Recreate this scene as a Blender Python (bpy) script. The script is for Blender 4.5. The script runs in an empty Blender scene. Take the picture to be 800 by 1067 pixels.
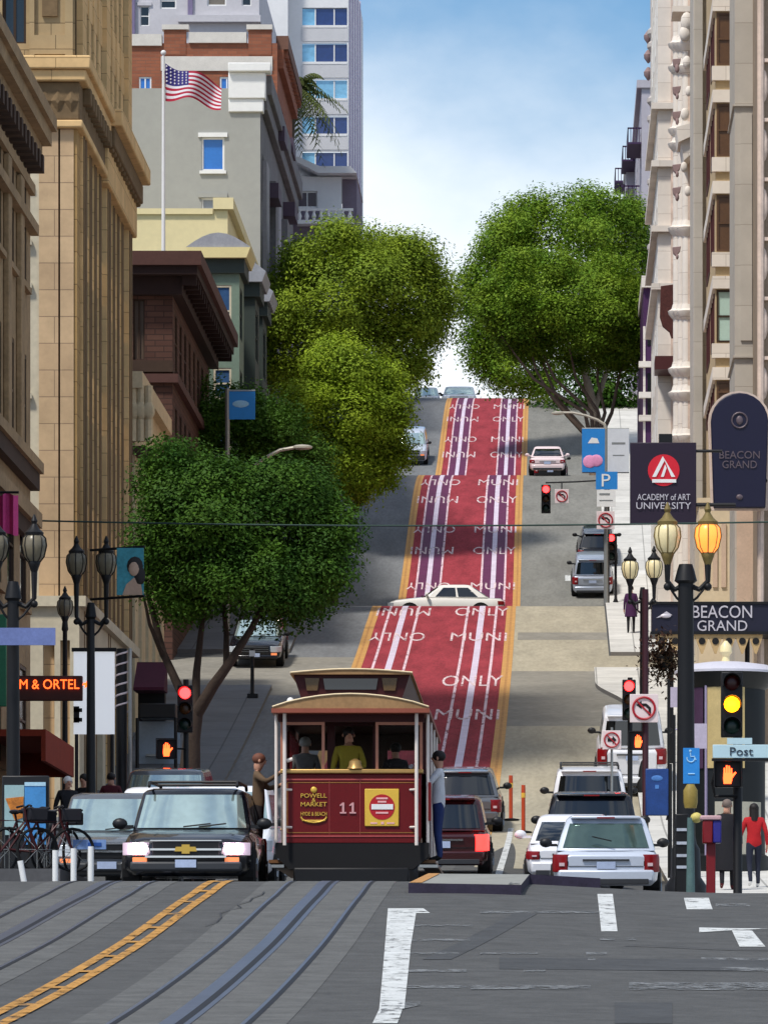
import bpy, bmesh, math, random
from mathutils import Vector, Matrix, noise
random.seed(11)
SC = bpy.context.scene
COL = SC.collection
R = math.radians
PI = math.pi
# ------------------------------------------------------------------ survey: focal length, street axis and eye level
F, X0, YH = 6000.0, 577.0, 1100.0
def wx(x, D): return (x - X0) * D / F
def wz(y, D): return (YH - y) * D / F
def at(x, y, D): return Vector((wx(x, D), D, wz(y, D)))

def pchip(P):
    xs = [p[0] for p in P]; ys = [p[1] for p in P]; n = len(xs)
    h = [xs[i+1]-xs[i] for i in range(n-1)]; d = [(ys[i+1]-ys[i])/h[i] for i in range(n-1)]
    m = [0.0]*n; m[0] = d[0]; m[-1] = d[-1]
    for i in range(1, n-1):
        if d[i-1]*d[i] > 0:
            w1 = 2*h[i]+h[i-1]; w2 = h[i]+2*h[i-1]
            m[i] = (w1+w2)/(w1/d[i-1]+w2/d[i])
    def f(x):
        if x <= xs[0]: return ys[0]+m[0]*(x-xs[0])
        if x >= xs[-1]: return ys[-1]
        lo, hi = 0, n-1
        while hi-lo > 1:
            k = (lo+hi)//2
            if xs[k] <= x: lo = k
            else: hi = k
        t = (x-xs[lo])/h[lo]; t2 = t*t; t3 = t2*t
        return (2*t3-3*t2+1)*ys[lo]+(t3-2*t2+t)*h[lo]*m[lo]+(-2*t3+3*t2)*ys[lo+1]+(t3-t2)*h[lo]*m[lo+1]
    return f
_prof = pchip([(-60,-4.6),(-30,-3.1),(0,-1.7),(20,-.95),(46,.27),(60,1.12),(72,1.98),(78,2.36),(84,2.45),(90,2.52),(97,2.75),(104,3.0),
  (112,3.4),(118,3.8),(130,4.55),(146,5.65),(150,6.05),(165,8.2),(190,12.3),(201,14.1),(212,16.0),(220,17.16),(226,17.35),(240,17.45),
  (248,18.5),(255,19.95),(302,30.4),(308,30.7),(322,30.8),(330,31.9),(343,34.55),(392,44.6),(400,44.9),(430,44.9),(600,42),(4000,20)])
_drop = pchip([(-60,0),(0,0),(46,.05),(78,.16),(90,.3),(118,.3),(150,.05),(190,0),(4000,0)])
def sstep(t): t = max(0., min(1., t)); return t*t*(3-2*t)
def G(X, D): return _prof(D) - _drop(D)*sstep((X+1.5)/4)
_trk = pchip([(-60,-4.45),(100,-4.42),(200,-4.15),(300,-4.3),(400,-4.4),(4000,-4.4)])
def T(D): return _trk(D)
def gp(x, y, d0=30, d1=420):
    """point of the street surface seen at (x, y): first hit of the sight line"""
    D = d0; prev = D
    while D < d1:
        if YH - F*G(wx(x, D), D)/D <= y: break
        prev = D; D += .5
    lo, hi = prev, D
    for _ in range(25):
        m = (lo+hi)/2
        if YH - F*G(wx(x, m), m)/m <= y: hi = m
        else: lo = m
    return (wx(x, hi), hi)

# ------------------------------------------------------------------ materials
def lin(c):
    o = []
    for v in c:
        v /= 255.
        o.append(v/12.92 if v <= .04045 else ((v+.055)/1.055)**2.4)
    return o
MATS = {}
def M(name, c, rough=.75, metal=0., var=.14, scale=2., bump=0., bscale=30., spec=.35, emit=0., ec=None, coat=0., streak=0., ys=0., coord='Object'):
    if name in MATS: return MATS[name]
    m = bpy.data.materials.new(name); m.use_nodes = True; MATS[name] = m
    nt = m.node_tree; N = nt.nodes; L = nt.links; b = N['Principled BSDF']
    col = lin(c)
    b.inputs['Roughness'].default_value = rough; b.inputs['Metallic'].default_value = metal
    b.inputs['Specular IOR Level'].default_value = spec
    b.inputs['Coat Weight'].default_value = coat
    b.inputs['Base Color'].default_value = (*col, 1)
    if var > 0 or bump > 0:
        tc = N.new('ShaderNodeTexCoord')
    if var > 0:
        n1 = N.new('ShaderNodeTexNoise'); n1.inputs['Scale'].default_value = scale; n1.inputs['Detail'].default_value = 6; n1.inputs['Roughness'].default_value = .65
        mp = N.new('ShaderNodeMapping'); L.new(tc.outputs[coord], mp.inputs['Vector']); L.new(mp.outputs['Vector'], n1.inputs['Vector'])
        if streak: mp.inputs['Scale'].default_value = (1, 1, streak)
        if ys: mp.inputs['Scale'].default_value = (1, ys, 1)
        mr = N.new('ShaderNodeMapRange'); mr.inputs[1].default_value = .25; mr.inputs[2].default_value = .75
        mr.inputs[3].default_value = 1-var; mr.inputs[4].default_value = 1+var
        L.new(n1.outputs['Fac'], mr.inputs[0])
        n2 = N.new('ShaderNodeTexNoise'); n2.inputs['Scale'].default_value = scale*9; n2.inputs['Detail'].default_value = 3
        L.new(mp.outputs['Vector'], n2.inputs['Vector'])
        mr2 = N.new('ShaderNodeMapRange'); mr2.inputs[1].default_value = .25; mr2.inputs[2].default_value = .75
        mr2.inputs[3].default_value = 1-var*.6; mr2.inputs[4].default_value = 1+var*.6
        L.new(n2.outputs['Fac'], mr2.inputs[0])
        mu = N.new('ShaderNodeMath'); mu.operation = 'MULTIPLY'; L.new(mr.outputs[0], mu.inputs[0]); L.new(mr2.outputs[0], mu.inputs[1])
        vm = N.new('ShaderNodeVectorMath'); vm.operation = 'SCALE'; vm.inputs[0].default_value = col
        L.new(mu.outputs[0], vm.inputs['Scale']); L.new(vm.outputs[0], b.inputs['Base Color'])
    if bump > 0:
        n3 = N.new('ShaderNodeTexNoise'); n3.inputs['Scale'].default_value = bscale; n3.inputs['Detail'].default_value = 4
        L.new(tc.outputs[coord], n3.inputs['Vector'])
        bp = N.new('ShaderNodeBump'); bp.inputs['Strength'].default_value = bump; bp.inputs['Distance'].default_value = .03
        L.new(n3.outputs['Fac'], bp.inputs['Height']); L.new(bp.outputs[0], b.inputs['Normal'])
    if emit > 0:
        b.inputs['Emission Color'].default_value = (*lin(ec or c), 1); b.inputs['Emission Strength'].default_value = emit
    return m

def brickmat(name, c1, c2, cm, sx=1., bw=.5, rh=.2, ms=.02, rough=.85, var=.12):
    """coursed masonry: brick texture laid on vertical faces (x+y along, z up)"""
    m = bpy.data.materials.new(name); m.use_nodes = True; MATS[name] = m
    nt = m.node_tree; N = nt.nodes; L = nt.links; b = N['Principled BSDF']; b.inputs['Roughness'].default_value = rough
    b.inputs['Specular IOR Level'].default_value = .25
    tc = N.new('ShaderNodeTexCoord'); sp = N.new('ShaderNodeSeparateXYZ'); L.new(tc.outputs['Object'], sp.inputs[0])
    ad = N.new('ShaderNodeMath'); L.new(sp.outputs[0], ad.inputs[0]); L.new(sp.outputs[1], ad.inputs[1])
    cb = N.new('ShaderNodeCombineXYZ'); L.new(ad.outputs[0], cb.inputs[0]); L.new(sp.outputs[2], cb.inputs[1])
    br = N.new('ShaderNodeTexBrick'); L.new(cb.outputs[0], br.inputs['Vector'])
    br.inputs['Color1'].default_value = (*lin(c1), 1); br.inputs['Color2'].default_value = (*lin(c2), 1); br.inputs['Mortar'].default_value = (*lin(cm), 1)
    br.inputs['Scale'].default_value = sx; br.inputs['Brick Width'].default_value = bw; br.inputs['Row Height'].default_value = rh; br.inputs['Mortar Size'].default_value = ms
    n1 = N.new('ShaderNodeTexNoise'); n1.inputs['Scale'].default_value = .6; n1.inputs['Detail'].default_value = 7; n1.inputs['Roughness'].default_value = .7
    L.new(tc.outputs['Object'], n1.inputs['Vector'])
    mr = N.new('ShaderNodeMapRange'); mr.inputs[1].default_value = .25; mr.inputs[2].default_value = .75; mr.inputs[3].default_value = 1-var*1.6; mr.inputs[4].default_value = 1+var
    L.new(n1.outputs['Fac'], mr.inputs[0])
    vm = N.new('ShaderNodeVectorMath'); vm.operation = 'SCALE'; L.new(br.outputs['Color'], vm.inputs[0]); L.new(mr.outputs[0], vm.inputs['Scale'])
    L.new(vm.outputs[0], b.inputs['Base Color'])
    bp = N.new('ShaderNodeBump'); bp.inputs['Strength'].default_value = .35; bp.inputs['Distance'].default_value = .02; bp.invert = True
    L.new(br.outputs['Fac'], bp.inputs['Height']); L.new(bp.outputs[0], b.inputs['Normal'])
    return m

def worn(m, lo, hi, sc=7., ys=.5):
    """paint worn through to the road in ragged patches"""
    nt = m.node_tree; N = nt.nodes; L = nt.links; b = N['Principled BSDF']; out = N['Material Output']
    tc = N.new('ShaderNodeTexCoord'); mp = N.new('ShaderNodeMapping'); mp.inputs['Scale'].default_value = (1, ys, 1); L.new(tc.outputs['Object'], mp.inputs['Vector'])
    n1 = N.new('ShaderNodeTexNoise'); n1.inputs['Scale'].default_value = sc; n1.inputs['Detail'].default_value = 8; n1.inputs['Roughness'].default_value = .75; L.new(mp.outputs['Vector'], n1.inputs['Vector'])
    mr = N.new('ShaderNodeMapRange'); mr.inputs[1].default_value = lo; mr.inputs[2].default_value = hi; L.new(n1.outputs['Fac'], mr.inputs[0])
    tr = N.new('ShaderNodeBsdfTransparent'); ms = N.new('ShaderNodeMixShader'); L.new(mr.outputs[0], ms.inputs[0]); L.new(b.outputs[0], ms.inputs[1]); L.new(tr.outputs[0], ms.inputs[2]); L.new(ms.outputs[0], out.inputs['Surface'])
    return m

def slabmat(name, c, w=1.4, var=.12):
    """paving: cast slabs with tooled joints, laid on x-y"""
    m = M(name, c, .85, 0, 0, bump=0); nt = m.node_tree; N = nt.nodes; L = nt.links; b = N['Principled BSDF']
    tc = N.new('ShaderNodeTexCoord'); br = N.new('ShaderNodeTexBrick'); L.new(tc.outputs['Object'], br.inputs['Vector'])
    br.offset = 0; br.inputs['Scale'].default_value = 1; br.inputs['Brick Width'].default_value = w; br.inputs['Row Height'].default_value = w*1.6; br.inputs['Mortar Size'].default_value = .025
    k = lin(c); br.inputs['Color1'].default_value = (*k, 1); br.inputs['Color2'].default_value = (*[v*.88 for v in k], 1); br.inputs['Mortar'].default_value = (*[v*.5 for v in k], 1)
    n1 = N.new('ShaderNodeTexNoise'); n1.inputs['Scale'].default_value = .9; n1.inputs['Detail'].default_value = 7; n1.inputs['Roughness'].default_value = .7; L.new(tc.outputs['Object'], n1.inputs['Vector'])
    mr = N.new('ShaderNodeMapRange'); mr.inputs[1].default_value = .3; mr.inputs[2].default_value = .7; mr.inputs[3].default_value = 1-var*1.5; mr.inputs[4].default_value = 1+var
    L.new(n1.outputs['Fac'], mr.inputs[0]); vm = N.new('ShaderNodeVectorMath'); vm.operation = 'SCALE'; L.new(br.outputs['Color'], vm.inputs[0]); L.new(mr.outputs[0], vm.inputs['Scale']); L.new(vm.outputs[0], b.inputs['Base Color'])
    return m

def leafmat(name, c, c2, trans=.25):
    m = bpy.data.materials.new(name); m.use_nodes = True; MATS[name] = m
    nt = m.node_tree; N = nt.nodes; L = nt.links; b = N['Principled BSDF']; out = N['Material Output']
    ge = N.new('ShaderNodeNewGeometry'); tc = N.new('ShaderNodeTexCoord')
    n1 = N.new('ShaderNodeTexNoise'); n1.inputs['Scale'].default_value = .9; n1.inputs['Detail'].default_value = 3
    L.new(tc.outputs['Object'], n1.inputs['Vector'])
    ad = N.new('ShaderNodeMath'); ad.operation = 'MULTIPLY_ADD'; ad.inputs[1].default_value = .22
    L.new(ge.outputs['Random Per Island'], ad.inputs[0])
    mr = N.new('ShaderNodeMapRange'); mr.inputs[1].default_value = .3; mr.inputs[2].default_value = .7; mr.inputs[3].default_value = 0.; mr.inputs[4].default_value = .7
    L.new(n1.outputs['Fac'], mr.inputs[0]); L.new(mr.outputs[0], ad.inputs[2])
    mx = N.new('ShaderNodeMix'); mx.data_type = 'RGBA'
    mx.inputs[6].default_value = (*lin(c), 1); mx.inputs[7].default_value = (*lin(c2), 1)
    L.new(ad.outputs[0], mx.inputs[0]); L.new(mx.outputs[2], b.inputs['Base Color'])
    b.inputs['Roughness'].default_value = .65; b.inputs['Specular IOR Level'].default_value = .2
    tr = N.new('ShaderNodeBsdfTranslucent'); L.new(mx.outputs[2], tr.inputs['Color'])
    ms = N.new('ShaderNodeMixShader'); ms.inputs[0].default_value = trans
    L.new(b.outputs[0], ms.inputs[1]); L.new(tr.outputs[0], ms.inputs[2]); L.new(ms.outputs[0], out.inputs['Surface'])
    return m

# common
black = M('black_iron', (26,26,28), .5, .3, .1)
dark = M('dark_shadow_metal', (16,16,18), .7, 0, .1)
steel = M('galvanised_steel', (150,152,150), .4, .6, .1)
chrome = M('chrome', (205,208,210), .15, 1, 0)
white = M('white_paint', (226,226,224), .55, 0, .05, 4)
rubber = M('tyre_rubber', (22,22,23), .9, 0, .1)
rimm = M('alloy_rim', (130,132,134), .3, .8, .05)
glass = M('dark_window_glass', (22,27,32), .06, 0, 0, spec=.8)
carglass = M('car_glass', (14,18,20), .05, 0, 0, spec=.9)
glass_b = M('blue_grey_window_glass', (58,70,84), .08, .2, .1, .5, spec=.8)
glass_c = M('curtained_window_glass', (112,104,92), .25, 0, .2, 2, spec=.6)
skyglass = M('reflective_blue_glass', (70,105,150), .08, .35, .2, .5, spec=.8)
plastic = M('black_plastic', (24,24,26), .45, 0, .05)
bark = M('grey_bark', (92,82,70), .9, 0, .25, 3, .5, 12)
barkd = M('dark_bark', (60,48,40), .9, 0, .25, 3, .5, 12)
skin = M('skin', (190,140,115), .6, 0, .05)
hairm = M('dark_hair', (28,22,20), .6, 0, .1)

# ------------------------------------------------------------------ mesh collector
class MB:
    def __init__(s): s.v = []; s.f = []; s.m = []
    def face(s, pts, m=0):
        k = len(s.v); s.v += [tuple(p) for p in pts]; s.f.append(tuple(range(k, k+len(pts)))); s.m.append(m); return s
    def box(s, x0, x1, y0, y1, z0, z1, m=0):
        k = len(s.v)
        s.v += [(x0,y0,z0),(x1,y0,z0),(x1,y1,z0),(x0,y1,z0),(x0,y0,z1),(x1,y0,z1),(x1,y1,z1),(x0,y1,z1)]
        for q in ((0,3,2,1),(4,5,6,7),(0,1,5,4),(1,2,6,5),(2,3,7,6),(3,0,4,7)):
            s.f.append(tuple(k+i for i in q)); s.m.append(m)
        return s
    def loft(s, rings, m=0, cap=True, closed=True):
        k = len(s.v); n = len(rings[0])
        for r in rings: s.v += [tuple(p) for p in r]
        for i in range(len(rings)-1):
            for j in range(n if closed else n-1):
                a = k+i*n+j; b = k+i*n+(j+1) % n
                s.f.append((a, b, b+n, a+n)); s.m.append(m)
        if cap:
            s.f.append(tuple(k+j for j in reversed(range(n)))); s.m.append(m)
            s.f.append(tuple(k+(len(rings)-1)*n+j for j in range(n))); s.m.append(m)
        return s
    def tube(s, pts, r, n=8, m=0, cap=True):
        pts = [Vector(p) for p in pts]; rings = []
        rr = r if isinstance(r, (list, tuple)) else [r]*len(pts)
        up = None
        for i, p in enumerate(pts):
            d = (pts[min(i+1, len(pts)-1)]-pts[max(i-1, 0)]).normalized()
            if up is None: up = Vector((0,0,1)) if abs(d.z) < .9 else Vector((1,0,0))
            a = d.cross(up).normalized(); b = a.cross(d).normalized(); up = b
            rings.append([p+(a*math.cos(2*PI*j/n)+b*math.sin(2*PI*j/n))*rr[i] for j in range(n)])
        return s.loft(rings, m, cap)
    def lathe(s, prof, c=(0,0,0), n=14, m=0, cap=True):
        return s.loft([[(c[0]+r*math.cos(2*PI*j/n), c[1]+r*math.sin(2*PI*j/n), c[2]+z) for j in range(n)] for r, z in prof], m, cap)
    def ball(s, c, rx, ry=None, rz=None, n=10, k=6, m=0):
        ry = ry or rx; rz = rz or rx
        return s.loft([[(c[0]+rx*math.sin(PI*i/k)*math.cos(2*PI*j/n), c[1]+ry*math.sin(PI*i/k)*math.sin(2*PI*j/n), c[2]-rz*math.cos(PI*i/k)) for j in range(n)]
                       for i in [.12]+list(range(1, k))+[k-.12]], m)
    def prism(s, poly, d0, d1, plane='xz', m=0):
        f = {'xz': lambda a, b, d: (a, d, b), 'yz': lambda a, b, d: (d, a, b), 'xy': lambda a, b, d: (a, b, d)}[plane]
        return s.loft([[f(a, b, d0) for a, b in poly], [f(a, b, d1) for a, b in poly]], m)
    def disc(s, c, r, d, axis='y', n=16, m=0):
        c = Vector(c); dv = Vector((0,d,0)) if axis == 'y' else Vector((d,0,0)) if axis == 'x' else Vector((0,0,d))
        rings = []
        for q in (c, c+dv):
            if axis == 'y': rings.append([(q.x+r*math.cos(2*PI*j/n), q.y, q.z+r*math.sin(2*PI*j/n)) for j in range(n)])
            elif axis == 'x': rings.append([(q.x, q.y+r*math.cos(2*PI*j/n), q.z+r*math.sin(2*PI*j/n)) for j in range(n)])
            else: rings.append([(q.x+r*math.cos(2*PI*j/n), q.y+r*math.sin(2*PI*j/n), q.z) for j in range(n)])
        return s.loft(rings, m)
    def build(s, name, mats, parent=None, off=None, smooth=True, bevel=0., fix=True, ang=38, seg=2):
        me = bpy.data.meshes.new(name)
        v = s.v if off is None else [(a[0]-off[0], a[1]-off[1], a[2]-off[2]) for a in s.v]
        me.from_pydata(v, [], s.f)
        if not isinstance(mats, (list, tuple)): mats = [mats]
        for m in mats: me.materials.append(m)
        me.polygons.foreach_set('material_index', s.m)
        if fix:
            bm = bmesh.new(); bm.from_mesh(me); bmesh.ops.recalc_face_normals(bm, faces=bm.faces); bm.to_mesh(me); bm.free()
        if smooth:
            me.shade_smooth(); me.set_sharp_from_angle(angle=R(ang))
        o = bpy.data.objects.new(name, me); COL.objects.link(o)
        if parent is not None: o.parent = parent
        if bevel:
            b = o.modifiers.new('bevel', 'BEVEL'); b.width = bevel; b.segments = seg; b.limit_method = 'ANGLE'; b.angle_limit = R(40)
        return o

def tag(o, label=None, cat=None, group=None, kind=None):
    if label: o['label'] = label
    if cat: o['category'] = cat
    if group: o['group'] = group
    if kind: o['kind'] = kind
    return o
def thing(name, label, cat, loc=(0,0,0), rotz=0., group=None, pitch=0.):
    o = bpy.data.objects.new(name, None); COL.objects.link(o); o.empty_display_size = .3
    o.location = loc; o.rotation_euler = (pitch, 0, rotz)
    return tag(o, label, cat, group)
def copy_tree(o, parent=None):
    c = o.copy(); COL.objects.link(c)
    if parent is not None: c.parent = parent
    for ch in o.children: copy_tree(ch, c)
    return c

_tc = {}
def textgeo(s, size=1.):
    if s not in _tc:
        cu = bpy.data.curves.new('lettering', 'FONT'); cu.body = s; cu.align_x = 'CENTER'; cu.align_y = 'CENTER'; cu.resolution_u = 3
        ob = bpy.data.objects.new('lettering', cu); COL.objects.link(ob)
        me = bpy.data.meshes.new_from_object(ob.evaluated_get(bpy.context.evaluated_depsgraph_get()))
        bm = bmesh.new(); bm.from_mesh(me); bmesh.ops.triangulate(bm, faces=bm.faces)
        bm.verts.ensure_lookup_table()
        _tc[s] = ([v.co.copy() for v in bm.verts], [[v.index for v in f.verts] for f in bm.faces])
        bm.free(); bpy.data.objects.remove(ob); bpy.data.curves.remove(cu); bpy.data.meshes.remove(me)
    return _tc[s]
def lettering(s, c, w, h, mat, parent, off=None, name='lettering', facing=-1, thick=.012):
    """upright letters fitted in a w x h box centred at c, facing -y (or +y)"""
    v, f = textgeo(s)
    x0 = min(p.x for p in v); x1 = max(p.x for p in v); y0 = min(p.y for p in v); y1 = max(p.y for p in v)
    mb = MB(); sx = w/(x1-x0); sy = h/(y1-y0); k = 0
    for d in (0, 1):
        mb.v += [(c[0]+(p.x-(x0+x1)/2)*sx*(-facing), c[1]+facing*thick*(1-d), c[2]+(p.y-(y0+y1)/2)*sy) for p in v]
    n = len(v)
    for t in f: mb.f.append(tuple(t)); mb.m.append(0)
    # edge skirt
    from collections import Counter
    ec = Counter()
    for t in f:
        for i in range(len(t)): ec[tuple(sorted((t[i], t[(i+1) % len(t)])))] += 1
    for (a, b), q in ec.items():
        if q == 1: mb.f.append((a, b, b+n, a+n)); mb.m.append(0)
    return mb.build(name, mat, parent, off, smooth=False)
# ------------------------------------------------------------------ ground, roads, markings
asphalt = M('worn_asphalt', (77,77,76), .85, 0, .3, 2.2, .5, 45)
XS = [-1500,-400,-120,-50,-30,-20,-14]+[-12+.5*i for i in range(37)]+[8,12,20,40,120,400,1500]
DS = [-60,-30,-10,0,10,20,30]+[32+.5*i for i in range(820)]+[450,480,520,600,800,1200,2000,4000]
mb = MB()
mb.v = [(X, D, G(X, D)) for D in DS for X in XS]
nx = len(XS)
for i in range(len(DS)-1):
    for j in range(nx-1):
        a = i*nx+j; mb.f.append((a, a+1, a+nx+1, a+nx)); mb.m.append(0)
tag(mb.build('ground', asphalt, fix=False), kind='structure')

def fn(v): return v if callable(v) else (lambda D: v)
def strip(mb, xl, xr, D0, D1, lift=.008, step=.5, m=0, nx=1):
    xl, xr = fn(xl), fn(xr); n = max(1, int(math.ceil((D1-D0)/step))); k = len(mb.v)
    for i in range(n+1):
        D = D0+(D1-D0)*i/n
        for j in range(nx+1):
            X = xl(D)+(xr(D)-xl(D))*j/nx; mb.v.append((X, D, G(X, D)+lift))
    w = nx+1
    for i in range(n):
        for j in range(nx):
            a = k+i*w+j; mb.f.append((a, a+1, a+w+1, a+w)); mb.m.append(m)
def quad(mb, p, lift=.014, n=6, m=0, nx=2):
    """p: four street points (X, D): a-b near edge, d-c far edge, draped on the street"""
    k = len(mb.v); n = max(n, int((max(q[1] for q in p)-min(q[1] for q in p))/.5)+1)
    for i in range(n+1):
        t = i/n
        for j in range(nx+1):
            s = j/nx
            X = (p[0][0]*(1-s)+p[1][0]*s)*(1-t)+(p[3][0]*(1-s)+p[2][0]*s)*t
            D = (p[0][1]*(1-s)+p[1][1]*s)*(1-t)+(p[3][1]*(1-s)+p[2][1]*s)*t
            mb.v.append((X, D, G(X, D)+lift))
    w = nx+1
    for i in range(n):
        for j in range(nx):
            a = k+i*w+j; mb.f.append((a, a+1, a+w+1, a+w)); mb.m.append(m)
def slab(mb, xl, xr, D0, D1, h=.14, step=.5, nx=3, m=0, mside=1):
    xl, xr = fn(xl), fn(xr); strip(mb, xl, xr, D0, D1, h, step, m, nx)
    n = max(1, int(math.ceil((D1-D0)/step)))
    for side in (xl, xr):
        k = len(mb.v)
        for i in range(n+1):
            D = D0+(D1-D0)*i/n; X = side(D); z = G(X, D); mb.v += [(X, D, z-.25), (X, D, z+h)]
        for i in range(n): mb.f.append((k+2*i, k+2*i+1, k+2*i+3, k+2*i+2)); mb.m.append(mside)
    for D in (D0, D1):
        a, b = xl(D), xr(D); q = 8
        for j in range(q):
            u, v = a+(b-a)*j/q, a+(b-a)*(j+1)/q
            mb.face([(u,D,G(u,D)-.25),(v,D,G(v,D)-.25),(v,D,G(v,D)+h),(u,D,G(u,D)+h)], mside)

KL, KR = -9.2, 2.3

walk = slabmat('sunlit_concrete', (206,204,198))  # near-white tone carries the sunlight on the right pavement
walkd = slabmat('shaded_concrete', (108,111,115))  # left pavement darkened in colour to stand for street-level shade
kerbm = M('kerb_stone', (112,108,104), .85, 0, .15, 2)
tan = M('tan_concrete_road', (164,156,136), .88, 0, .22, .9, .2, 40, ys=.12)
tan2 = M('grey_concrete_road', (134,130,120), .88, 0, .24, .5, .2, 40)
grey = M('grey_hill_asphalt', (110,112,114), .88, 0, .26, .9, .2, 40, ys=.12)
redp = M('red_lane_paint', (146,56,64), .9, 0, .34, 1.5, .15, 50, spec=.15, ys=.1)
yel = M('yellow_road_paint', (192,144,80), .75, 0, .16, 3)
yeld = M('worn_yellow_edge_paint', (176,128,74), .8, 0, .2, 2)
wht = M('white_road_paint', (196,198,196), .75, 0, .22, 3)
whtw = M('worn_white_road_paint', (110,112,113), .8, 0, .45, 4)
conc = M('track_bed_concrete', (90,90,88), .85, 0, .3, 2.2, .4, 45)
rail = M('polished_rail_steel', (104,110,124), .35, .7, .2, 3)
slotm = M('dark_cable_slot', (24,24,28), .6, .2, .1)

# pavements
worn(wht, .52, .66, 5.); worn(whtw, .44, .58, 6.)
mb = MB()
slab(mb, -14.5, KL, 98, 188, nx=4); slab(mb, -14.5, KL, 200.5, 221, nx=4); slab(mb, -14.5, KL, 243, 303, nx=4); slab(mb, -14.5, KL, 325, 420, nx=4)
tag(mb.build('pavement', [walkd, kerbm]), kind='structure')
mb = MB()
cut = lambda D: KR-.95*sstep((D-182)/7)
slab(mb, cut, 14, 96, 194, nx=6); slab(mb, 1.95, 14, 199.5, 221, nx=5); slab(mb, KR, 14, 243, 303, nx=5); slab(mb, KR, 14, 325, 420, nx=5)
tag(mb.build('pavement', [walk, kerbm]), kind='structure')
# carriageway surfaces
eR = lambda D: T(D)+2.72
eL = lambda D: T(D)-2.72
mb = MB(); strip(mb, eR, KR, 120, 177, .004, nx=4, m=0); strip(mb, eR, 14, 194, 199.5, .004, nx=6, m=0); strip(mb, eR, KR, 177, 194, .004, nx=4, m=1)
strip(mb, eR, 1.9, 199.5, 219, .004, nx=4, m=0); strip(mb, eR, KR, 243, 300, .004, nx=4, m=2); strip(mb, eR, KR, 325, 398, .004, nx=4, m=2)
quad(mb, [(-1.3, 205), (1.9, 205), (1.9, 207.5), (-1.3, 207.5)], .009, m=1, nx=4)
tag(mb.build('road', [tan, tan2, M('hill_concrete_grey', (122,121,115), .88, 0, .24, .9, .2, 40, ys=.12)], fix=False), kind='structure')
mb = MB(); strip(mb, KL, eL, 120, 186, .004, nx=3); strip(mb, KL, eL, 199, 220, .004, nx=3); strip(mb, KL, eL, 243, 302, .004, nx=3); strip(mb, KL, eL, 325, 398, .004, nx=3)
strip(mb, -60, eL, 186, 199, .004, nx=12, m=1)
tag(mb.build('road', [grey, tan2], fix=False), kind='structure')
# red transit lane with yellow edges
segs = [(125,221),(243,303),(326,394)]
mb = MB()
for a, b in segs: strip(mb, lambda D: T(D)-2.42, lambda D: T(D)+2.42, a, b, .008, nx=6)
tag(mb.build('red_transit_lane', redp, fix=False), kind='structure')
mb = MB()
for a, b in segs:
    for o0, o1 in ((-2.72,-2.6),(-2.52,-2.38),(2.38,2.52),(2.6,2.72)):
        strip(mb, (lambda D, o=o0: T(D)+o), (lambda D, o=o1: T(D)+o), a, b, .013)
    strip(mb, lambda D: T(D)-2.72, lambda D: T(D)-2.38, a, b, .0105, m=1); strip(mb, lambda D: T(D)+2.38, lambda D: T(D)+2.72, a, b, .0105, m=1)
tag(mb.build('lane_edge_lines', [yel, yeld], fix=False), kind='structure')
# track: beds, rails, slot; on the hill the rails and slot strips read white
mb = MB()
for s in (-1.46, 1.46):
    strip(mb, (lambda D, s=s: T(D)+s-.86), (lambda D, s=s: T(D)+s+.86), 30, 125, .004, nx=3)
tag(mb.build('track_bed', conc, fix=False), kind='structure')
mb = MB()
plum = M('plum_worn_strip', (94,34,74), .7, 0, .25, 2)
for s in (-1.46, 1.46):
    for a, b in segs[1:]:
        strip(mb, (lambda D, s=s: T(D)+s-.5), (lambda D, s=s: T(D)+s+.5), a, b, .0105, m=3)
    for r in (-.534, .534):
        strip(mb, (lambda D, q=s+r: T(D)+q-.035), (lambda D, q=s+r: T(D)+q-.0), 30, 125, .009, m=0)
        strip(mb, (lambda D, q=s+r: T(D)+q), (lambda D, q=s+r: T(D)+q+.045), 30, 125, .0085, m=1)
        for a, b in segs:
            strip(mb, (lambda D, q=s+r: T(D)+q-.045), (lambda D, q=s+r: T(D)+q+.045), a, b, .014, m=2)
    strip(mb, (lambda D, q=s: T(D)+q-.15), (lambda D, q=s: T(D)+q-.02), 30, 125, .009, m=0)
    strip(mb, (lambda D, q=s: T(D)+q-.02), (lambda D, q=s: T(D)+q+.05), 30, 125, .0085, m=1)
    strip(mb, (lambda D, q=s: T(D)+q+.05), (lambda D, q=s: T(D)+q+.10), 30, 125, .009, m=0)
    for a, b in segs: strip(mb, (lambda D, q=s: T(D)+q-.11), (lambda D, q=s: T(D)+q+.11), a, b, .014, m=4)
tag(mb.build('cable_track', [rail, slotm, worn(M('worn_rail_paint', (216,188,196), .7, 0, .3, 2), .54, .66, 3., .2), plum, M('slot_plate', (214,200,216), .6, .1, .15, 2)], fix=False), kind='structure')

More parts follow.
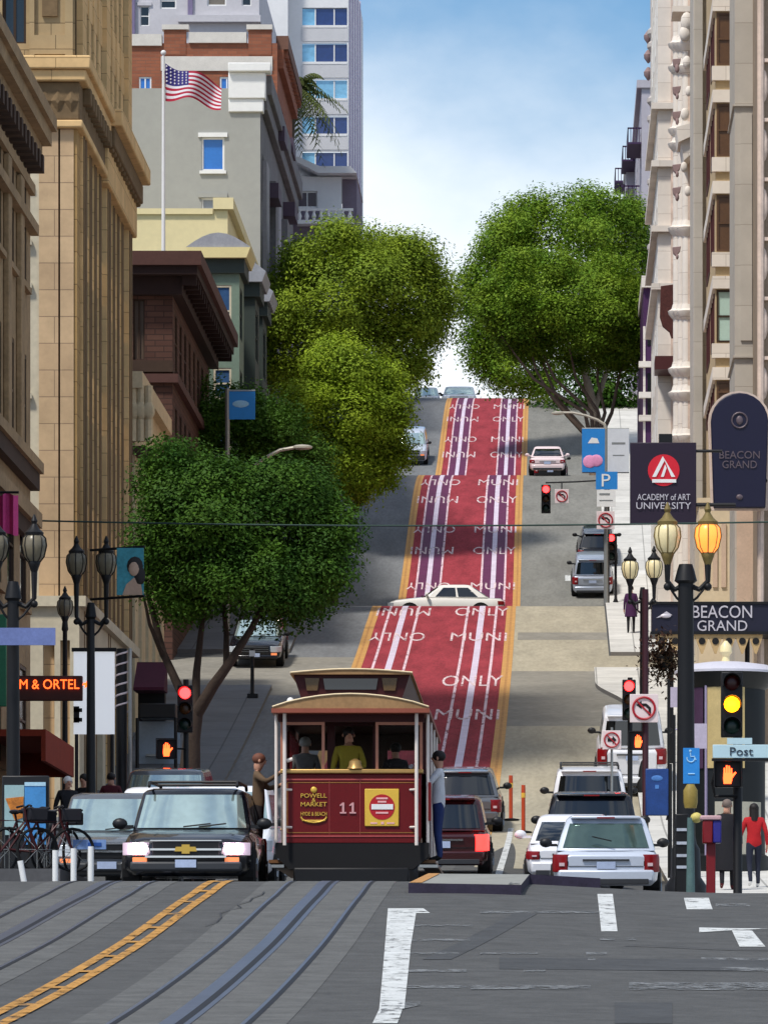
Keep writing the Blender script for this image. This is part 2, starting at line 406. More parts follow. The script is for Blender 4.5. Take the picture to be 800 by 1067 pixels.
# MUNI ONLY words painted on both lanes (far lane reads downhill)
def paint_word(word, c, y0, y1, flip):
    v, f = textgeo(word)
    x0 = min(p.x for p in v); x1 = max(p.x for p in v); b0 = min(p.y for p in v); b1 = max(p.y for p in v)
    bm = bmesh.new(); vs = [bm.verts.new(((p.x-(x0+x1)/2)/(x1-x0)*2.0, (p.y-b0)/(b1-b0), 0)) for p in v]
    for t in f:
        try: bm.faces.new([vs[i] for i in t])
        except ValueError: pass
    for q in (.2,.4,.6,.8):
        bmesh.ops.bisect_plane(bm, geom=bm.verts[:]+bm.edges[:]+bm.faces[:], plane_co=(0,q,0), plane_no=(0,1,0))
    bm.verts.index_update()
    D0 = gp(X0-F*2/200., y1)[1] if False else y1
    mbw = MB()
    for p in bm.verts:
        D = y0+(y1-y0)*((1-p.co.y) if flip else p.co.y); X = T(D)+c+(-p.co.x if flip else p.co.x)
        mbw.v.append((X, D, G(X, D)+.02))
    for t in bm.faces: mbw.f.append(tuple(a.index for a in t.verts)); mbw.m.append(0)
    bm.free(); return mbw
def rowD(y): return gp(505, y, 100)[1]
words = MB()
for i, (yy, hh) in enumerate([(745,11),(710,11),(664,8.5),(638,8),(611,7),(574,7.5),(552,7),(521,7),(503,6),(474,6),(458,5.5),(437,5),(424,4.5)]):
    d0, d1 = rowD(yy+hh/2), rowD(yy-hh/2)
    for s, flip in ((1.46, False), (-1.46, True)):
        if flip and yy > 700: continue
        word = ('MUNI' if i % 2 == 0 else 'ONLY') if not flip else ('ONLY' if i % 2 == 0 else 'MUNI')
        w = paint_word(word, s, d0, d1, flip); k = len(words.v)
        words.v += w.v; words.f += [tuple(a+k for a in t) for t in w.f]; words.m += w.m
tag(words.build('road_lettering', worn(M('white_lane_lettering', (218,196,198), .8, 0, .3, 5), .5, .62, 4., .4), fix=False), kind='structure')

# foreground and lane markings
mb = MB()
CY = lambda o: (lambda D: T(D)-.03+o)
strip(mb, CY(-.16), CY(-.05), 30, 80, .013, m=0); strip(mb, CY(.05), CY(.16), 30, 80, .013, m=0)
D = 30
while D < 79: strip(mb, CY(-.05), CY(.05), D, D+.35, .013, m=0); D += 3.1
tag(mb.build('centre_lines', worn(M('scuffed_yellow_paint', (178,130,62), .8, 0, .32, 2.5), .5, .66, 5.), fix=False), kind='structure')
mb = MB()
def ipoly(a, b, c, d, m=0, lift=.007): quad(mb, [gp(*a), gp(*b), gp(*c), gp(*d)], lift, m=m)
ipoly((388,1067),(414,1067),(420,1050),(396,1050)); ipoly((396,1057),(438,1048),(438,1044),(398,1046), 1); ipoly((395,1052),(421,1052),(428,985),(401,985)); ipoly((401,985),(428,985),(434,948),(404,948))
ipoly((405,952),(448,952),(441,947),(404,947))
for x0, x1, y, h, m in ((424,492,965,1.6,1),(424,490,980,1.8,1),(424,478,994,1.8,1),(500,560,994,1.4,1),(424,486,1012,2.2,1),(545,568,1012,1.6,1),(424,615,1029,2.6,1),
                      (490,600,1030,2.6,1),(500,625,951,2,1),(625,640,979,2,1),(650,662,979,2,1),(610,632,994,2,1),(612,620,1000,2,1)):
    h *= .62; ipoly((x0,y+h),(x1,y+h),(x1,y-h),(x0,y-h), m)
ipoly((626,971),(643,971),(638,932),(622,932))
ipoly((728,972),(760,970),(800,968),(728,967), 0); ipoly((770,987),(797,987),(783,970),(762,970), 0)
ipoly((655,1032),(830,1032),(830,1024),(655,1024), 1); ipoly((715,948),(742,948),(738,936),(712,936), 0); ipoly((745,945),(782,945),(778,942),(745,942), 1)
ipoly((750,1011),(830,1015),(830,1009),(750,1008), 1); ipoly((730,1000),(830,1002),(830,999),(730,998), 1)
ipoly((110,927),(160,923),(166,921),(120,925), 1); ipoly((130,946),(158,932),(164,929),(140,940), 1)
tag(mb.build('crosswalk_markings', [wht, whtw], fix=False), kind='structure')
mb = MB(); strip(mb, -1.18, -1.04, 104, 148, .014)
quad(mb, [(.5,262),(1.4,262),(1.4,263.5),(.5,263.5)], .014)
tag(mb.build('lane_line', wht, fix=False), kind='structure')
# asphalt patches and seams
mb = MB()
for a in (((440,1000),(470,1000),(560,952),(535,952)),
          ((640,1067),(700,1067),(700,1045),(640,1045)),((520,1010),(800,1012),(800,1000),(520,998))):
    quad(mb, [gp(*q) for q in a], .004)
tag(mb.build('road_patches', M('dark_asphalt_patch', (66,67,68), .85, 0, .3, 1.5, .2, 60), fix=False), kind='structure')

# tar-sealed cracks and joints in the near asphalt
mb = MB(); random.seed(21)
for k in range(3):
    x = random.uniform(-5.2, 2.6); D = random.uniform(44, 74); along = k % 3 == 0; pts = [(x, D)]
    for i in range(random.randint(5, 10)):
        if along: D += random.uniform(.5, 1.1); x += random.uniform(-.12, .12)
        else: x += random.uniform(.2, .45); D += random.uniform(-.25, .25)
        pts.append((x, D))
    for (a, b), (c, d) in zip(pts, pts[1:]):
        w = .010
        if along: quad(mb, [(a-w,b),(a+w,b),(c+w,d),(c-w,d)], .0165, n=1, nx=1)
        else: quad(mb, [(a,b-w*4),(c,d-w*4),(c,d+w*4),(a,b+w*4)], .0165, n=1, nx=1)
tag(mb.build('road_cracks', M('tar_seal', (54,54,56), .7, 0, .2, 3), fix=False), kind='structure')
# manhole-free raised island at the stop
mb = MB()
def isl(px, h, m=0):
    P = [gp(*q) for q in px]
    top = [(X, D, G(X, D)+h) for X, D in P]; bot = [(X, D, G(X, D)-.1) for X, D in P]
    n = len(P); mb.face(top, 0)
    for i in range(n): mb.face([bot[i], bot[(i+1) % n], top[(i+1) % n], top[i]], 1)
isl_m = M('island_concrete', (138,138,132), .85, 0, .14, 1.5, .2, 40)
isl_k = M('dark_island_kerb', (46,40,58), .8, 0, .3, 3)
P = [(-1.85,73.2),(-.42,73.2),(-.33,77.2),(.62,77.4),(.62,80),(-1.75,80)]
def hz(X, D): return G(X, D)+.13
top = [(X, D, hz(X, D)) for X, D in P]; bot = [(X, D, G(X, D)-.1) for X, D in P]
mb.face(top, 0)
for i in range(6): mb.face([bot[i], bot[(i+1) % 6], top[(i+1) % 6], top[i]], 1)
o = mb.build('traffic_island', [isl_m, isl_k, yel], bevel=.02)
tag(o, 'low raised concrete traffic island with dark kerb on the near asphalt', 'traffic island')
mb = MB(); mb.face([(-1.84,73.25,hz(-1.84,73.25)+.004),(-1.68,73.25,hz(-1.68,73.25)+.004),(-1.58,79.9,hz(-1.58,79.9)+.004),(-1.74,79.9,hz(-1.74,79.9)+.004)])
mb.build('painted_edge', yeld, o)
mb = MB(); mb.face([(-.58,73.3,hz(-.58,73.3)+.004),(-.44,73.3,hz(-.44,73.3)+.004),(-.35,79.9,hz(-.35,79.9)+.004),(-.5,79.9,hz(-.5,79.9)+.004)])
mb.build('painted_edge', whtw, o)
# ------------------------------------------------------------------ buildings
EZ = Vector((0,0,1))
def facade(mb, O, U, N, W, H, opens, dep=.25, m=0, mr=None):
    """wall plane with recessed openings (u0,u1,v0,v1), reveals included"""
    mr = m if mr is None else mr
    O, U, N = Vector(O), Vector(U), Vector(N)
    us = sorted({0, W} | {o[0] for o in opens} | {o[1] for o in opens}); vs = sorted({0, H} | {o[2] for o in opens} | {o[3] for o in opens})
    P = lambda u, v, d=0: O+U*u+EZ*v-N*d
    for i in range(len(us)-1):
        for j in range(len(vs)-1):
            cu, cv = (us[i]+us[i+1])/2, (vs[j]+vs[j+1])/2
            if any(a < cu < b and c < cv < d for a, b, c, d in opens): continue
            mb.face([P(us[i],vs[j]),P(us[i+1],vs[j]),P(us[i+1],vs[j+1]),P(us[i],vs[j+1])], m)
    for a, b, c, d in opens:
        mb.face([P(a,c),P(a,c,dep),P(a,d,dep),P(a,d)], mr); mb.face([P(b,c),P(b,d),P(b,d,dep),P(b,c,dep)], mr)
        mb.face([P(a,d),P(a,d,dep),P(b,d,dep),P(b,d)], mr); mb.face([P(a,c),P(b,c),P(b,c,dep),P(a,c,dep)], mr)
def obox(mb, O, U, N, u0, u1, v0, v1, d0, d1, m=0):
    """box on a facade: d measured outward from the wall plane"""
    O, U, N = Vector(O), Vector(U), Vector(N)
    P = lambda u, v, d: O+U*u+EZ*v+N*d
    a = [P(u0,v0,d0),P(u1,v0,d0),P(u1,v0,d1),P(u0,v0,d1)]; b = [p+EZ*(v1-v0) for p in a]
    mb.loft([a, b], m)
def window(parent, O, U, N, o, dep, fm, gm, style='sash', sill=None, surround=None, name='window'):
    if gm is glass: gm = random.choice((glass, glass, glass_b, glass_c))
    a, b, c, d = o; w = b-a; h = d-c; t = min(.09, w*.12); mb = MB()
    back = -dep+.002
    obox(mb, O, U, N, a+.003, b-.003, c+.003, d-.003, back, back+.02, 1)
    for q in ((a,a+t,c,d),(b-t,b,c,d),(a+t,b-t,c,c+t),(a+t,b-t,d-t,d)): obox(mb, O, U, N, *q, back+.02, back+.075, 0)
    if style == 'sash': obox(mb, O, U, N, a+t, b-t, (c+d)/2-.03, (c+d)/2+.03, back+.02, back+.07, 0)
    if style in ('pair', 'three'):
        for k in range(1, 2 if style == 'pair' else 3):
            u = a+w*k/(2 if style == 'pair' else 3); obox(mb, O, U, N, u-.035, u+.035, c+t, d-t, back+.02, back+.07, 0)
    mats = [fm, gm]
    if sill is not None: obox(mb, O, U, N, a-.08, b+.08, c-.14, c-.002, -.02, .12, 2); mats.append(sill)
    if surround is not None:
        if sill is None: mats.append(surround)
        k = len(mats)-1
        obox(mb, O, U, N, a-.14, b+.14, d+.002, d+.2, -.02, .1, k)
    return mb.build(name, mats, parent, parent.location, smooth=False)
def cornice(mb, x0, x1, y0, y1, prof, m=0, sides=('s','e')):
    """moulding: prof = list of (out, z) swept round the south (low y) and east/west faces of a block"""
    pass
def block(mb, x0, x1, y0, y1, z0, z1, m=0): mb.box(x0, x1, y0, y1, z0, z1, m)
US, NS = Vector((1,0,0)), Vector((0,-1,0))            # south faces (look at us)
UE, NE = Vector((0,1,0)), Vector((1,0,0))             # east faces of the left row
UW, NW = Vector((0,1,0)), Vector((-1,0,0))            # west faces of the right row
def bld(name, label, x, y): return thing(name, label, 'building', (x, y, G(x, y)))
def part(mb, name, mats, p, **k): return mb.build(name, mats, p, p.location, **k)

brown = M('brown_sandstone', (146,122,90), .9, 0, .3, .9, .3, 12)
brownd = M('dark_brown_trim', (62,46,36), .85, 0, .2, 1)
tanst = brickmat('tan_ashlar', (172,140,92), (160,128,82), (118,92,60), 1, 1.6, .85, .012)
tanf = brickmat('tan_terracotta', (226,190,136), (214,178,126), (166,136,94), 1, 1.1, .62, .012, var=.2)
tand = M('shaded_terracotta', (112,92,66), .9, 0, .22, .8, .3, 10)  # darker copy of the tan: shade put into recesses and street side by colour
pink = brickmat('pinkish_granite', (204,174,136), (194,164,128), (150,126,100), 1, 1.3, .7, .012, var=.2)
paler = M('pale_grey_stone', (196,186,162), .85, 0, .14, .7)
bronze = M('bronze_window_frame', (60,44,32), .5, .3, .1)

# --- A: near left corner building
b = bld('corner_office_building', 'shaded brown stone building with a heavy projecting cornice at the left edge', -14, 128)
zt = 22.3; yA = 137.6; y0 = 112.; zb = 2.0
ops = []
for k in range(8):
    u = 1.2+k*3.1
    for v0, v1 in ((12.2,14.6),(8.6,11.0),(16.2,18.9),(4.6,7.2)): ops.append((u, u+1.7, v0, v1))
mb = MB(); facade(mb, (-12.5, y0, zb), UE, NE, yA-y0, zt-zb, ops, .1, 0, 0)
mb.face([(-12.5,yA,zb),(-34,yA,zb),(-34,yA,zt),(-12.5,yA,zt)]); mb.face([(-12.5,y0,zt),(-12.5,yA,zt),(-34,yA,zt),(-34,y0,zt)]); mb.face([(-34,y0,zb),(-12.5,y0,zb),(-12.5,y0,zt),(-34,y0,zt)])
part(mb, 'wall', [brown], b, smooth=False)
for i, o in enumerate(ops):
    if o[0] > 10: window(b, (-12.5,y0,zb), UE, NE, o, .09, bronze, glass, 'sash', sill=brown)
mb = MB()
for z0, z1, d in ((zt-.9,zt-.55,.28),(zt-.55,zt-.2,.5),(zt-.2,zt+.12,.62)): mb.box(-12.5,-12.5+d,y0,yA+d*.3,z0,z1,0)
k = y0+.4
while k < yA: mb.box(-12.5,-12.12,k,k+.4,zt-1.3,zt-.9,1); k += .9
mb.box(-12.5,-12.38,y0,yA+.05,zt-1.75,zt-1.5,0)
part(mb, 'cornice', [brown, brownd], b)
mb = MB()
for z0, z1, d, m in ((13.9,14.15,.32,0),(13.5,13.9,.22,1),(12.6,12.95,.28,0),(12.2,12.6,.15,1),(19.6,19.85,.2,0)): mb.box(-12.5,-12.5+d,y0,yA+.1,z0,z1,m)
part(mb, 'balcony_ledge', [brown, brownd], b)
mb = MB()
for k in range(8): mb.box(-12.5,-12.36,y0+.2+k*3.1,y0+.95+k*3.1,14.3,zt-1.8,0)
part(mb, 'pilaster', [brown], b, bevel=.03)
o = MB().box(-12.5,-11.2,127,134.5,7.05,7.2,0).box(-11.3,-11.2,127,134.5,6.5,7.05,0).box(-12.5,-11.25,134.3,134.5,6.5,7.05,0)
part(o, 'awning', [M('rust_red_canvas', (132,48,28), .9, 0, .15)], b)

# --- tan terracotta tower
b = bld('terracotta_tower', 'tall tan terracotta tower with fluted piers and shade-coloured street side', -14, 160)
xs, y0, y1, zb, zm, zt = -12.5, 150.6, 169.8, 4., 26.0, 46.
gx = wx(19, y0)
mb = MB()
cols = [(19,21.5,0),(30.5,41,4),(41,61,2),(61,63,3),(63,77,2),(77,80.5,0)]
wv = []                                        # window column x 21.5..30.5
for ya, yb in ((187,150),(250,218),(295,258),(410,330),(470,430),(560,500),(630,585)):
    wv.append((wx(21.5,y0), wx(30.5,y0), wz(ya,y0), wz(yb,y0)))
ops = [(a-gx, b_-gx, c-zb, d-zb) for a, b_, c, d in wv]
facade(mb, (gx,y0,zb), US, NS, wx(30.5,y0)-gx, zm-zb, ops, .3, 4, 4)
for a, c_, m in cols[1:]:
    dd = {2:.0, 3:-.18, 4:-.04, 0:-.05}[m]
    mb.box(wx(a,y0), wx(c_,y0), y0-dd, y0+1.2, zb, zm, m)
mb.box(-30, gx, y0+.1, y0+1, zb, zm, 0)
part(mb, 'wall', [tanst, tanf, pink, tand, paler], b, smooth=False)
for o in ops: window(b, (gx,y0,zb), US, NS, o, .28, bronze, glass, 'sash', sill=paler)
# street side: fluted piers between window slots
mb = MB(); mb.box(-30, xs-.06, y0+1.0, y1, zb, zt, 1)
n = 11; st = (y1-y0-1.2)/n
for i in range(n):
    ya = y0+1.1+i*st
    big = i in (0, 5, 10)
    w = st*(.8 if big else .5); pr = .1 if big else 0.
    mb.box(xs-.5, xs+pr, ya, ya+w, zb, zt, 0)
    for q in range(2): mb.box(xs+pr, xs+pr+.03, ya+w*(.12+.5*q), ya+w*(.36+.5*q), zb, zm-1.2, 1)
    k = zb+6
    while k < zt-2: mb.box(xs-.5, xs-.025, ya+w, ya+st, k, k+1.2, 0); k += 3.6
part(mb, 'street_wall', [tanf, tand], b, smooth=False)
for i in range(n):
    ya = y0+1.1+i*st; w = st*(.82 if i in (0,5,10) else .5); k = zb+7.2
    while k < 34:
        part(MB().box(xs-.06, xs-.04, ya+w+.03, ya+st-.03, k, k+2.4, 0), 'window', [glass], b, smooth=False); k += 3.6
# upper front above the belt course
gx2 = wx(0, y0); mb = MB()
ops2 = [(wx(-6,y0)-gx2+.0, wx(27,y0)-gx2, .6, 3.6),(wx(0,y0)-gx2, wx(27,y0)-gx2, 6.2, 9.4)]
ops2 = [(0.05, wx(27,y0)-gx2, .5, 3.4), (.05, wx(27,y0)-gx2, 5.2, 8.2)]
facade(mb, (gx2,y0+.15,zm), US, NS, wx(78,y0)-gx2, zt-zm, ops2, .3, 0, 0)
mb.box(-30, gx2, y0+.2, y0+1, zm, zt, 0)
for a, c_, z0, z1 in ((31,36,zm,zt),(36,68,zm+.2,zm+.7),(68,76,zm,zt),(36,68,zm+7.4,zm+8)): mb.box(wx(a,y0), wx(c_,y0), y0+.02, y0+.3, z0, z1, 0)
mb.box(wx(44,y0), wx(60,y0), y0+.06, y0+.3, zm+1.2, zm+7, 1)
mb.face([(-30,y0,zt),(xs,y0,zt),(xs,y1,zt),(-30,y1,zt)], 0); mb.face([(-30,y1,zb),(xs-.3,y1,zb),(xs-.3,y1,zt),(-30,y1,zt)], 0)
part(mb, 'upper_wall', [brickmat('olive_tan_stone', (178,154,116), (168,146,110), (120,104,78), 1, 1.4, .7, .012, var=.16), tand], b, smooth=False)
for o in ops2: window(b, (gx2,y0+.15,zm), US, NS, o, .28, bronze, glass, 'pair')
mb = MB()
def wrap(mb, z0, z1, d, m=0, ya=y0, yb=y1, x0=-15.2): mb.box(x0, xs+d, ya-d, ya+.8, z0, z1, m); mb.box(xs-.4, xs+d, ya+.8, yb, z0, z1, m)
wrap(mb, zm-.25, zm+.1, .42); wrap(mb, zm-.55, zm-.25, .3); wrap(mb, zm-1.55, zm-.55, .12, 1); wrap(mb, zm-1.75, zm-1.55, .2)
k = y0+.9
while k < y1: mb.box(xs+.1, xs+.34, k, k+.35, zm-1.0, zm-.55, 1); k += .85
mb.box(xs-.3, xs+.62, y0+8.2, y0+19.2, zm-.35, zm+.12, 0); mb.box(xs-.3, xs+.4, y0+8.3, y0+19.2, zm-.9, zm-.35, 1); mb.box(xs-.3, xs+.22, y0+8.4, y0+19.2, zm-1.9, zm-.9, 0)
part(mb, 'belt_cornice', [tanf, tand], b, bevel=.04)
mb = MB()
for k in range(3): mb.loft([[(wx(47+k*14,y0)+a*.2,y0-.12-(.1 if r<1 else 0),zm-1.05+b_*.3) for a, b_ in ((-r,0),(0,-r),(r,0),(0,r))] for r in (1,.3)])
part(mb, 'carved_frieze', [tand], b)
# pale ground-floor base
mb = MB(); zs = wz(632, y0); so = [(wx(46,y0)+16, wx(58,y0)+16, .0, zs-5.5-.9),(wx(64,y0)+16, wx(74,y0)+16, .0, zs-5.5-.9)]
facade(mb, (-16,y0-.25,5.5), US, NS, 16+xs+.12, zs-5.5, so, .4, 0, 0); facade(mb, (xs+.12,y0-.25,5.5), UE, NE, 18.5, zs-5.5, [(2+k*3.4,4.4+k*3.4,0.,zs-6.6) for k in range(5)], .5, 0, 0)
mb.box(-16,xs+.3,y0-.4,y0+.3,zs-.02,zs+.25,0); mb.box(xs-.2,xs+.3,y0+.3,y1,zs-.02,zs+.25,0)
mb.box(-16,xs-.4,y0+.3,y0+.5,5,zs,1); mb.box(xs-.45,xs-.38,y0,y1,5,zs,1)
part(mb, 'shopfront_base', [paler, dark], b, smooth=False)

# --- cream carved corner building at the lane
b = bld('carved_stone_building', 'pale carved stone corner building half hidden between the tan tower and the trees', -14.5, 176)
y0, y1 = 174., 187.; xs = -12.65; zt = wz(388,y0); zb = 8
mb = MB(); ops = [(2.6,3.5,zt-zb-9,zt-zb-6.2),(5.2,6.1,zt-zb-9,zt-zb-6.2)]
facade(mb, (-22,y0,zb), US, NS, 22+xs, zt-zb, ops, .3); facade(mb, (xs,y0,zb), UE, NE, y1-y0, zt-zb, [(1.5+k*3,2.9+k*3,3,6) for k in range(4)]+[(1.5+k*3,2.9+k*3,7,9.6) for k in range(4)], .3)
mb.face([(-22,y0,zt),(xs,y0,zt),(xs,y1,zt),(-22,y1,zt)]); mb.face([(-22,y1,zb),(xs,y1,zb),(xs,y1,zt),(-22,y1,zt)])
cream = M('cream_carved_stone', (206,186,150), .85, 0, .16, 1)
part(mb, 'wall', [cream], b, smooth=False)
mb = MB(); mb.box(-22,xs+.25,y0-.3,y0+.5,zt-.5,zt,0); mb.box(xs-.3,xs+.25,y0+.5,y1,zt-.5,zt,0); mb.box(-22,xs+.35,y0-.4,y0+.5,wz(474,y0),wz(466,y0),1); mb.box(xs,xs+.45,y0+.5,y1,wz(474,y0),wz(464,y0),1)
for x in (139,147,155):
    mb.tube([at(x,402,y0-.1),at(x,460,y0-.1)], .13, 8, 0); mb.ball(at(x,428,y0-.16), .2, .14, .3, 8, 5, 0)
part(mb, 'carved_ornament', [cream, brownd], b)

# --- dark red-brown eaves building
b = bld('red_brown_building', 'dark red-brown block with a deep overhanging flat eave beside the tan tower', -15, 205)
y0, y1, xs = 198., 219., -13.1; zt = wz(281,y0); zb = 12.5
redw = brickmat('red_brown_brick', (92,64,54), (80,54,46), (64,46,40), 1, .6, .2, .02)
mb = MB()
so = [(wx(139,y0)+24, wx(151,y0)+24, wz(375,y0)-zb, wz(312,y0)-zb)]
eo = [(1.2+k*2.5, 2.4+k*2.5, v, v+2.1) for k in range(8) for v in (zt-zb-3.4, zt-zb-6.6, zt-zb-9.8)]
facade(mb, (-24,y0,zb), US, NS, 24+xs, zt-zb, so, .2); facade(mb, (xs,y0,zb), UE, NE, y1-y0, zt-zb, eo, .09)
mb.face([(-24,y1,zb),(xs,y1,zb),(xs,y1,zt),(-24,y1,zt)])
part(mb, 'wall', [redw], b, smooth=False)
for o in eo: window(b, (xs,y0,zb), UE, NE, o, .085, brownd, glass, 'sash', sill=brownd)
window(b, (-24,y0,zb), US, NS, so[0], .18, brownd, M('brown_blind_glass', (88,72,60), .4, 0, .15), 'pair')
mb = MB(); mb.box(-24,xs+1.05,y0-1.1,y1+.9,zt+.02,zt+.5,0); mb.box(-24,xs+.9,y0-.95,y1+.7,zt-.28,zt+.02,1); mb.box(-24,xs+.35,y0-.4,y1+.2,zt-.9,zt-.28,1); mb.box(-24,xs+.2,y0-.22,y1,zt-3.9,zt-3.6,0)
k = y0-.6
while k < y1+.5: mb.box(xs+.36,xs+.85,k,k+.25,zt-.6,zt-.28,1); k += 1.2
part(mb, 'eave', [M('oxblood_cornice', (80,52,46), .8, 0, .15, 1), M('shaded_eave_soffit', (44,28,26), .85, 0, .15)], b)  # second material paints the shadow under the eave
mb = MB(); mb.box(-24,xs+.02,y0-.18,y0+.2,wz(388,y0),wz(376,y0),0); mb.box(xs-.3,xs+.5,y0-.3,y1,zt-7.6,zt-7.3,0); part(mb, 'ledge', [brownd], b)
mb = MB()
for k in range(3): mb.box(xs-.1,xs+.75,y0+3+k*5,y0+6+k*5,zt-10.3,zt-10.2,0); mb.tube([(xs+.75,y0+3+k*5,zt-9.3),(xs+.75,y0+6+k*5,zt-9.3)],.04,6,0); mb.tube([(xs+.75,y0+3+k*5,zt-10.2),(xs+.75,y0+3+k*5,zt-9.3)],.04,6,0)
part(mb, 'fire_escape', [black], b)

# --- green bay-fronted house
b = bld('green_bay_house', 'grey-green bay-windowed house with pale yellow soffit and curved grey cornices', -13.5, 228)
y0, y1 = 224., 240.; xs = -13.2; zb = 16.5; zt = wz(278,y0)
gg = M('grey_green_paint', (110,128,112), .7, 0, .12, 1); gd = M('dark_green_trim', (52,62,58), .7, 0, .1); soff = M('pale_yellow_soffit', (220,206,150), .8, 0, .06); lead = M('grey_lead_roof', (150,152,158), .6, .1, .15, 1)
mb = MB(); facade(mb, (-20,y0,zb), US, NS, 20+xs, zt-zb, [], .2); facade(mb, (xs,y0,zb), UE, NE, y1-y0, zt-zb, [], .3); mb.face([(-20,y0,zt),(xs,y0,zt),(xs,y1,zt),(-20,y1,zt)])
part(mb, 'wall', [gg], b, smooth=False)
for k, (ya, xr) in enumerate(((y0-1.4, 1.05),(y0+5.5, 1.3),(y0+11.5, 1.3))):
    mb = MB(); xa = wx(203,ya) if k == 0 else xs-.1; xb = xs+xr; za = zt-9.5; wops = []
    rows = ((zt-2.9,zt-.9),(zt-5.3,zt-4.1),(zt-7.6,zt-6.3))
    for v0, v1 in rows:
        if k == 0: wops += [(.12,.5,v0-za,v1-za),(.72,1.42,v0-za,v1-za)]
        else: wops += [(.3,.95,v0-za,v1-za)]
    facade(mb, (xa,ya,za), US, NS, xb-xa, zt-za, wops, .12); wo2 = [(.4,2.2,v0-za,v1-za) for v0, v1 in rows]
    facade(mb, (xb,ya,za), UE, NE, 3.2, zt-za, wo2, .12)
    mb.face([(xa,ya,za),(xb,ya,za),(xb,ya+3.2,za),(xa,ya+3.2,za)]); mb.face([(xa,ya,zt),(xb,ya,zt),(xb,ya+3.2,zt),(xa,ya+3.2,zt)])
    bay = part(mb, 'bay', [gg if k == 0 else gd], b, smooth=False)
    for o in wops:
        w = window(b, (xa,ya,za), US, NS, o, .1, paler, skyglass if k == 0 else glass, 'sash'); w.parent = bay; 
        w.location = (0,0,0)
    for o in wo2:
        w = window(b, (xb,ya,za), UE, NE, o, .1, gd, glass, 'sash'); w.parent = bay
    mb = MB()
    mb.prism([(xa-.3,zt+.5),(xb+.45,zt+.5),(xb+.3,zt+.1),(xa-.15,zt+.1)], ya-.5, ya+3.4, 'xz', 0)
    arc = [(xa-.3+(xb-xa+.75)*t/8, zt+.52+.55*math.sin(PI*t/8)) for t in range(9)]
    mb.prism([(xa-.3,zt+.51)]+arc+[(xb+.45,zt+.51)], ya-.45, ya+3.3, 'xz', 1); mb.box(xa-.2,xb+.2,ya-.2,ya+3.2,zt-.45,zt+.1,2)
    part(mb, 'bay_roof', [soff if k == 0 else lead, lead, gd], b)

# --- cream rooftop block
b = bld('cream_building', 'plain pale yellow rooftop block behind the dark flat eave, below the flag', -17, 245)
y0, y1, xs = 242., 262., -13.7; zt = wz(219,y0); zb = 18
cy = M('pale_yellow_stucco', (226,210,162), .85, 0, .07, .5)
mb = MB(); facade(mb, (-26,y0,zb), US, NS, 26+xs-.0, zt-zb, [], .2); facade(mb, (xs,y0,zb), UE, NE, y1-y0, zt-zb, [(1+k*3,2.6+k*3,v,v+2) for k in range(6) for v in (4,8,12)], .3)
mb.face([(-26,y0,zt),(xs,y0,zt),(xs,y1,zt),(-26,y1,zt)]); mb.face([(-26,y1,zb),(xs,y1,zb),(xs,y1,zt),(-26,y1,zt)])
part(mb, 'wall', [cy], b, smooth=False)
mb = MB(); mb.box(-26,xs-.62,y0-.12,y0+.2,zt-.18,zt+.06,0); mb.box(xs-.6,xs+.25,y0-.2,y1,zt+.02,zt+.5,0); part(mb, 'parapet', [cy], b)
mb = MB()
for z, m in ((zt-1.2,1),(zt-4.2,1)):
    mb.box(xs,xs+.9,y0+1,y0+7,z-.5,z-.2,0); mb.box(xs,xs+.75,y0+1.1,y0+7,z-2.4,z-.5,1); mb.box(xs+.1,xs+.62,y0+1.05,y0+1.1,z-2.1,z-.8,2)
part(mb, 'stepped_bay', [lead, M('mauve_grey_paint', (120,112,118), .75, 0, .1), glass], b)

# --- grey plain building with white-framed window
b = bld('grey_stucco_building', 'plain grey party-wall building with one white-framed blue window', -18, 270)
y0, y1, xs = 264., 297., -13.45; zt = wz(92,y0); zb = 19
gs = M('grey_stucco', (158,158,152), .85, 0, .06, .4); sg = M('dark_grey_stone_front', (112,110,112), .85, 0, .22, .8, .3, 6)
so = [(wx(210,y0)+26,wx(234,y0)+26,wz(178,y0)-zb,wz(143,y0)-zb),(wx(210,y0)+26,wx(234,y0)+26,wz(228,y0)-zb,wz(206,y0)-zb)]
eo = [(1.5+k*4.,3.6+k*4.,v,v+2.2) for k in range(8) for v in (6,9.6,13.2,16.8,20.4)]
mb = MB(); facade(mb, (-26,y0,zb), US, NS, 26+xs, zt-zb, so, .18); mb.face([(-26,y0,zt),(xs,y0,zt),(xs,y1,zt),(-26,y1,zt)]); mb.face([(-26,y1,zb),(xs,y1,zb),(xs,y1,zt),(-26,y1,zt)])
part(mb, 'wall', [gs], b, smooth=False)
mb = MB(); facade(mb, (xs,y0,zb), UE, NE, y1-y0, zt-zb, eo, .1); part(mb, 'street_wall', [sg], b, smooth=False)
bluepane = M('blue_pane', (46,112,190), .15, 0, .1, 1, spec=.6); greypane = M('grey_pane', (150,156,164), .3, 0, .1)
window(b, (-26,y0,zb), US, NS, so[0], .16, white, bluepane, 'none', sill=white, surround=sg); window(b, (-26,y0,zb), US, NS, so[1], .16, white, greypane, 'none', surround=gs)
for o in eo: window(b, (xs,y0,zb), UE, NE, o, .095, sg, glass, 'pair')
mb = MB()
for z0, z1, d in ((zt-.5,zt+.7,.05),(zt+.7,zt+1.1,.3),(zt-1.1,zt-.5,-.05)): mb.box(-14.9,xs+d+.2,y0-.2-d,y0+.6,z0,z1,0)
mb.box(xs,xs+.5,y0+.6,y1,zt-.2,zt+.7,1); mb.box(xs,xs+.3,y0+.6,y1,zt-.9,zt-.2,1)
part(mb, 'cornice', [white, sg], b, bevel=.04)
mb = MB()
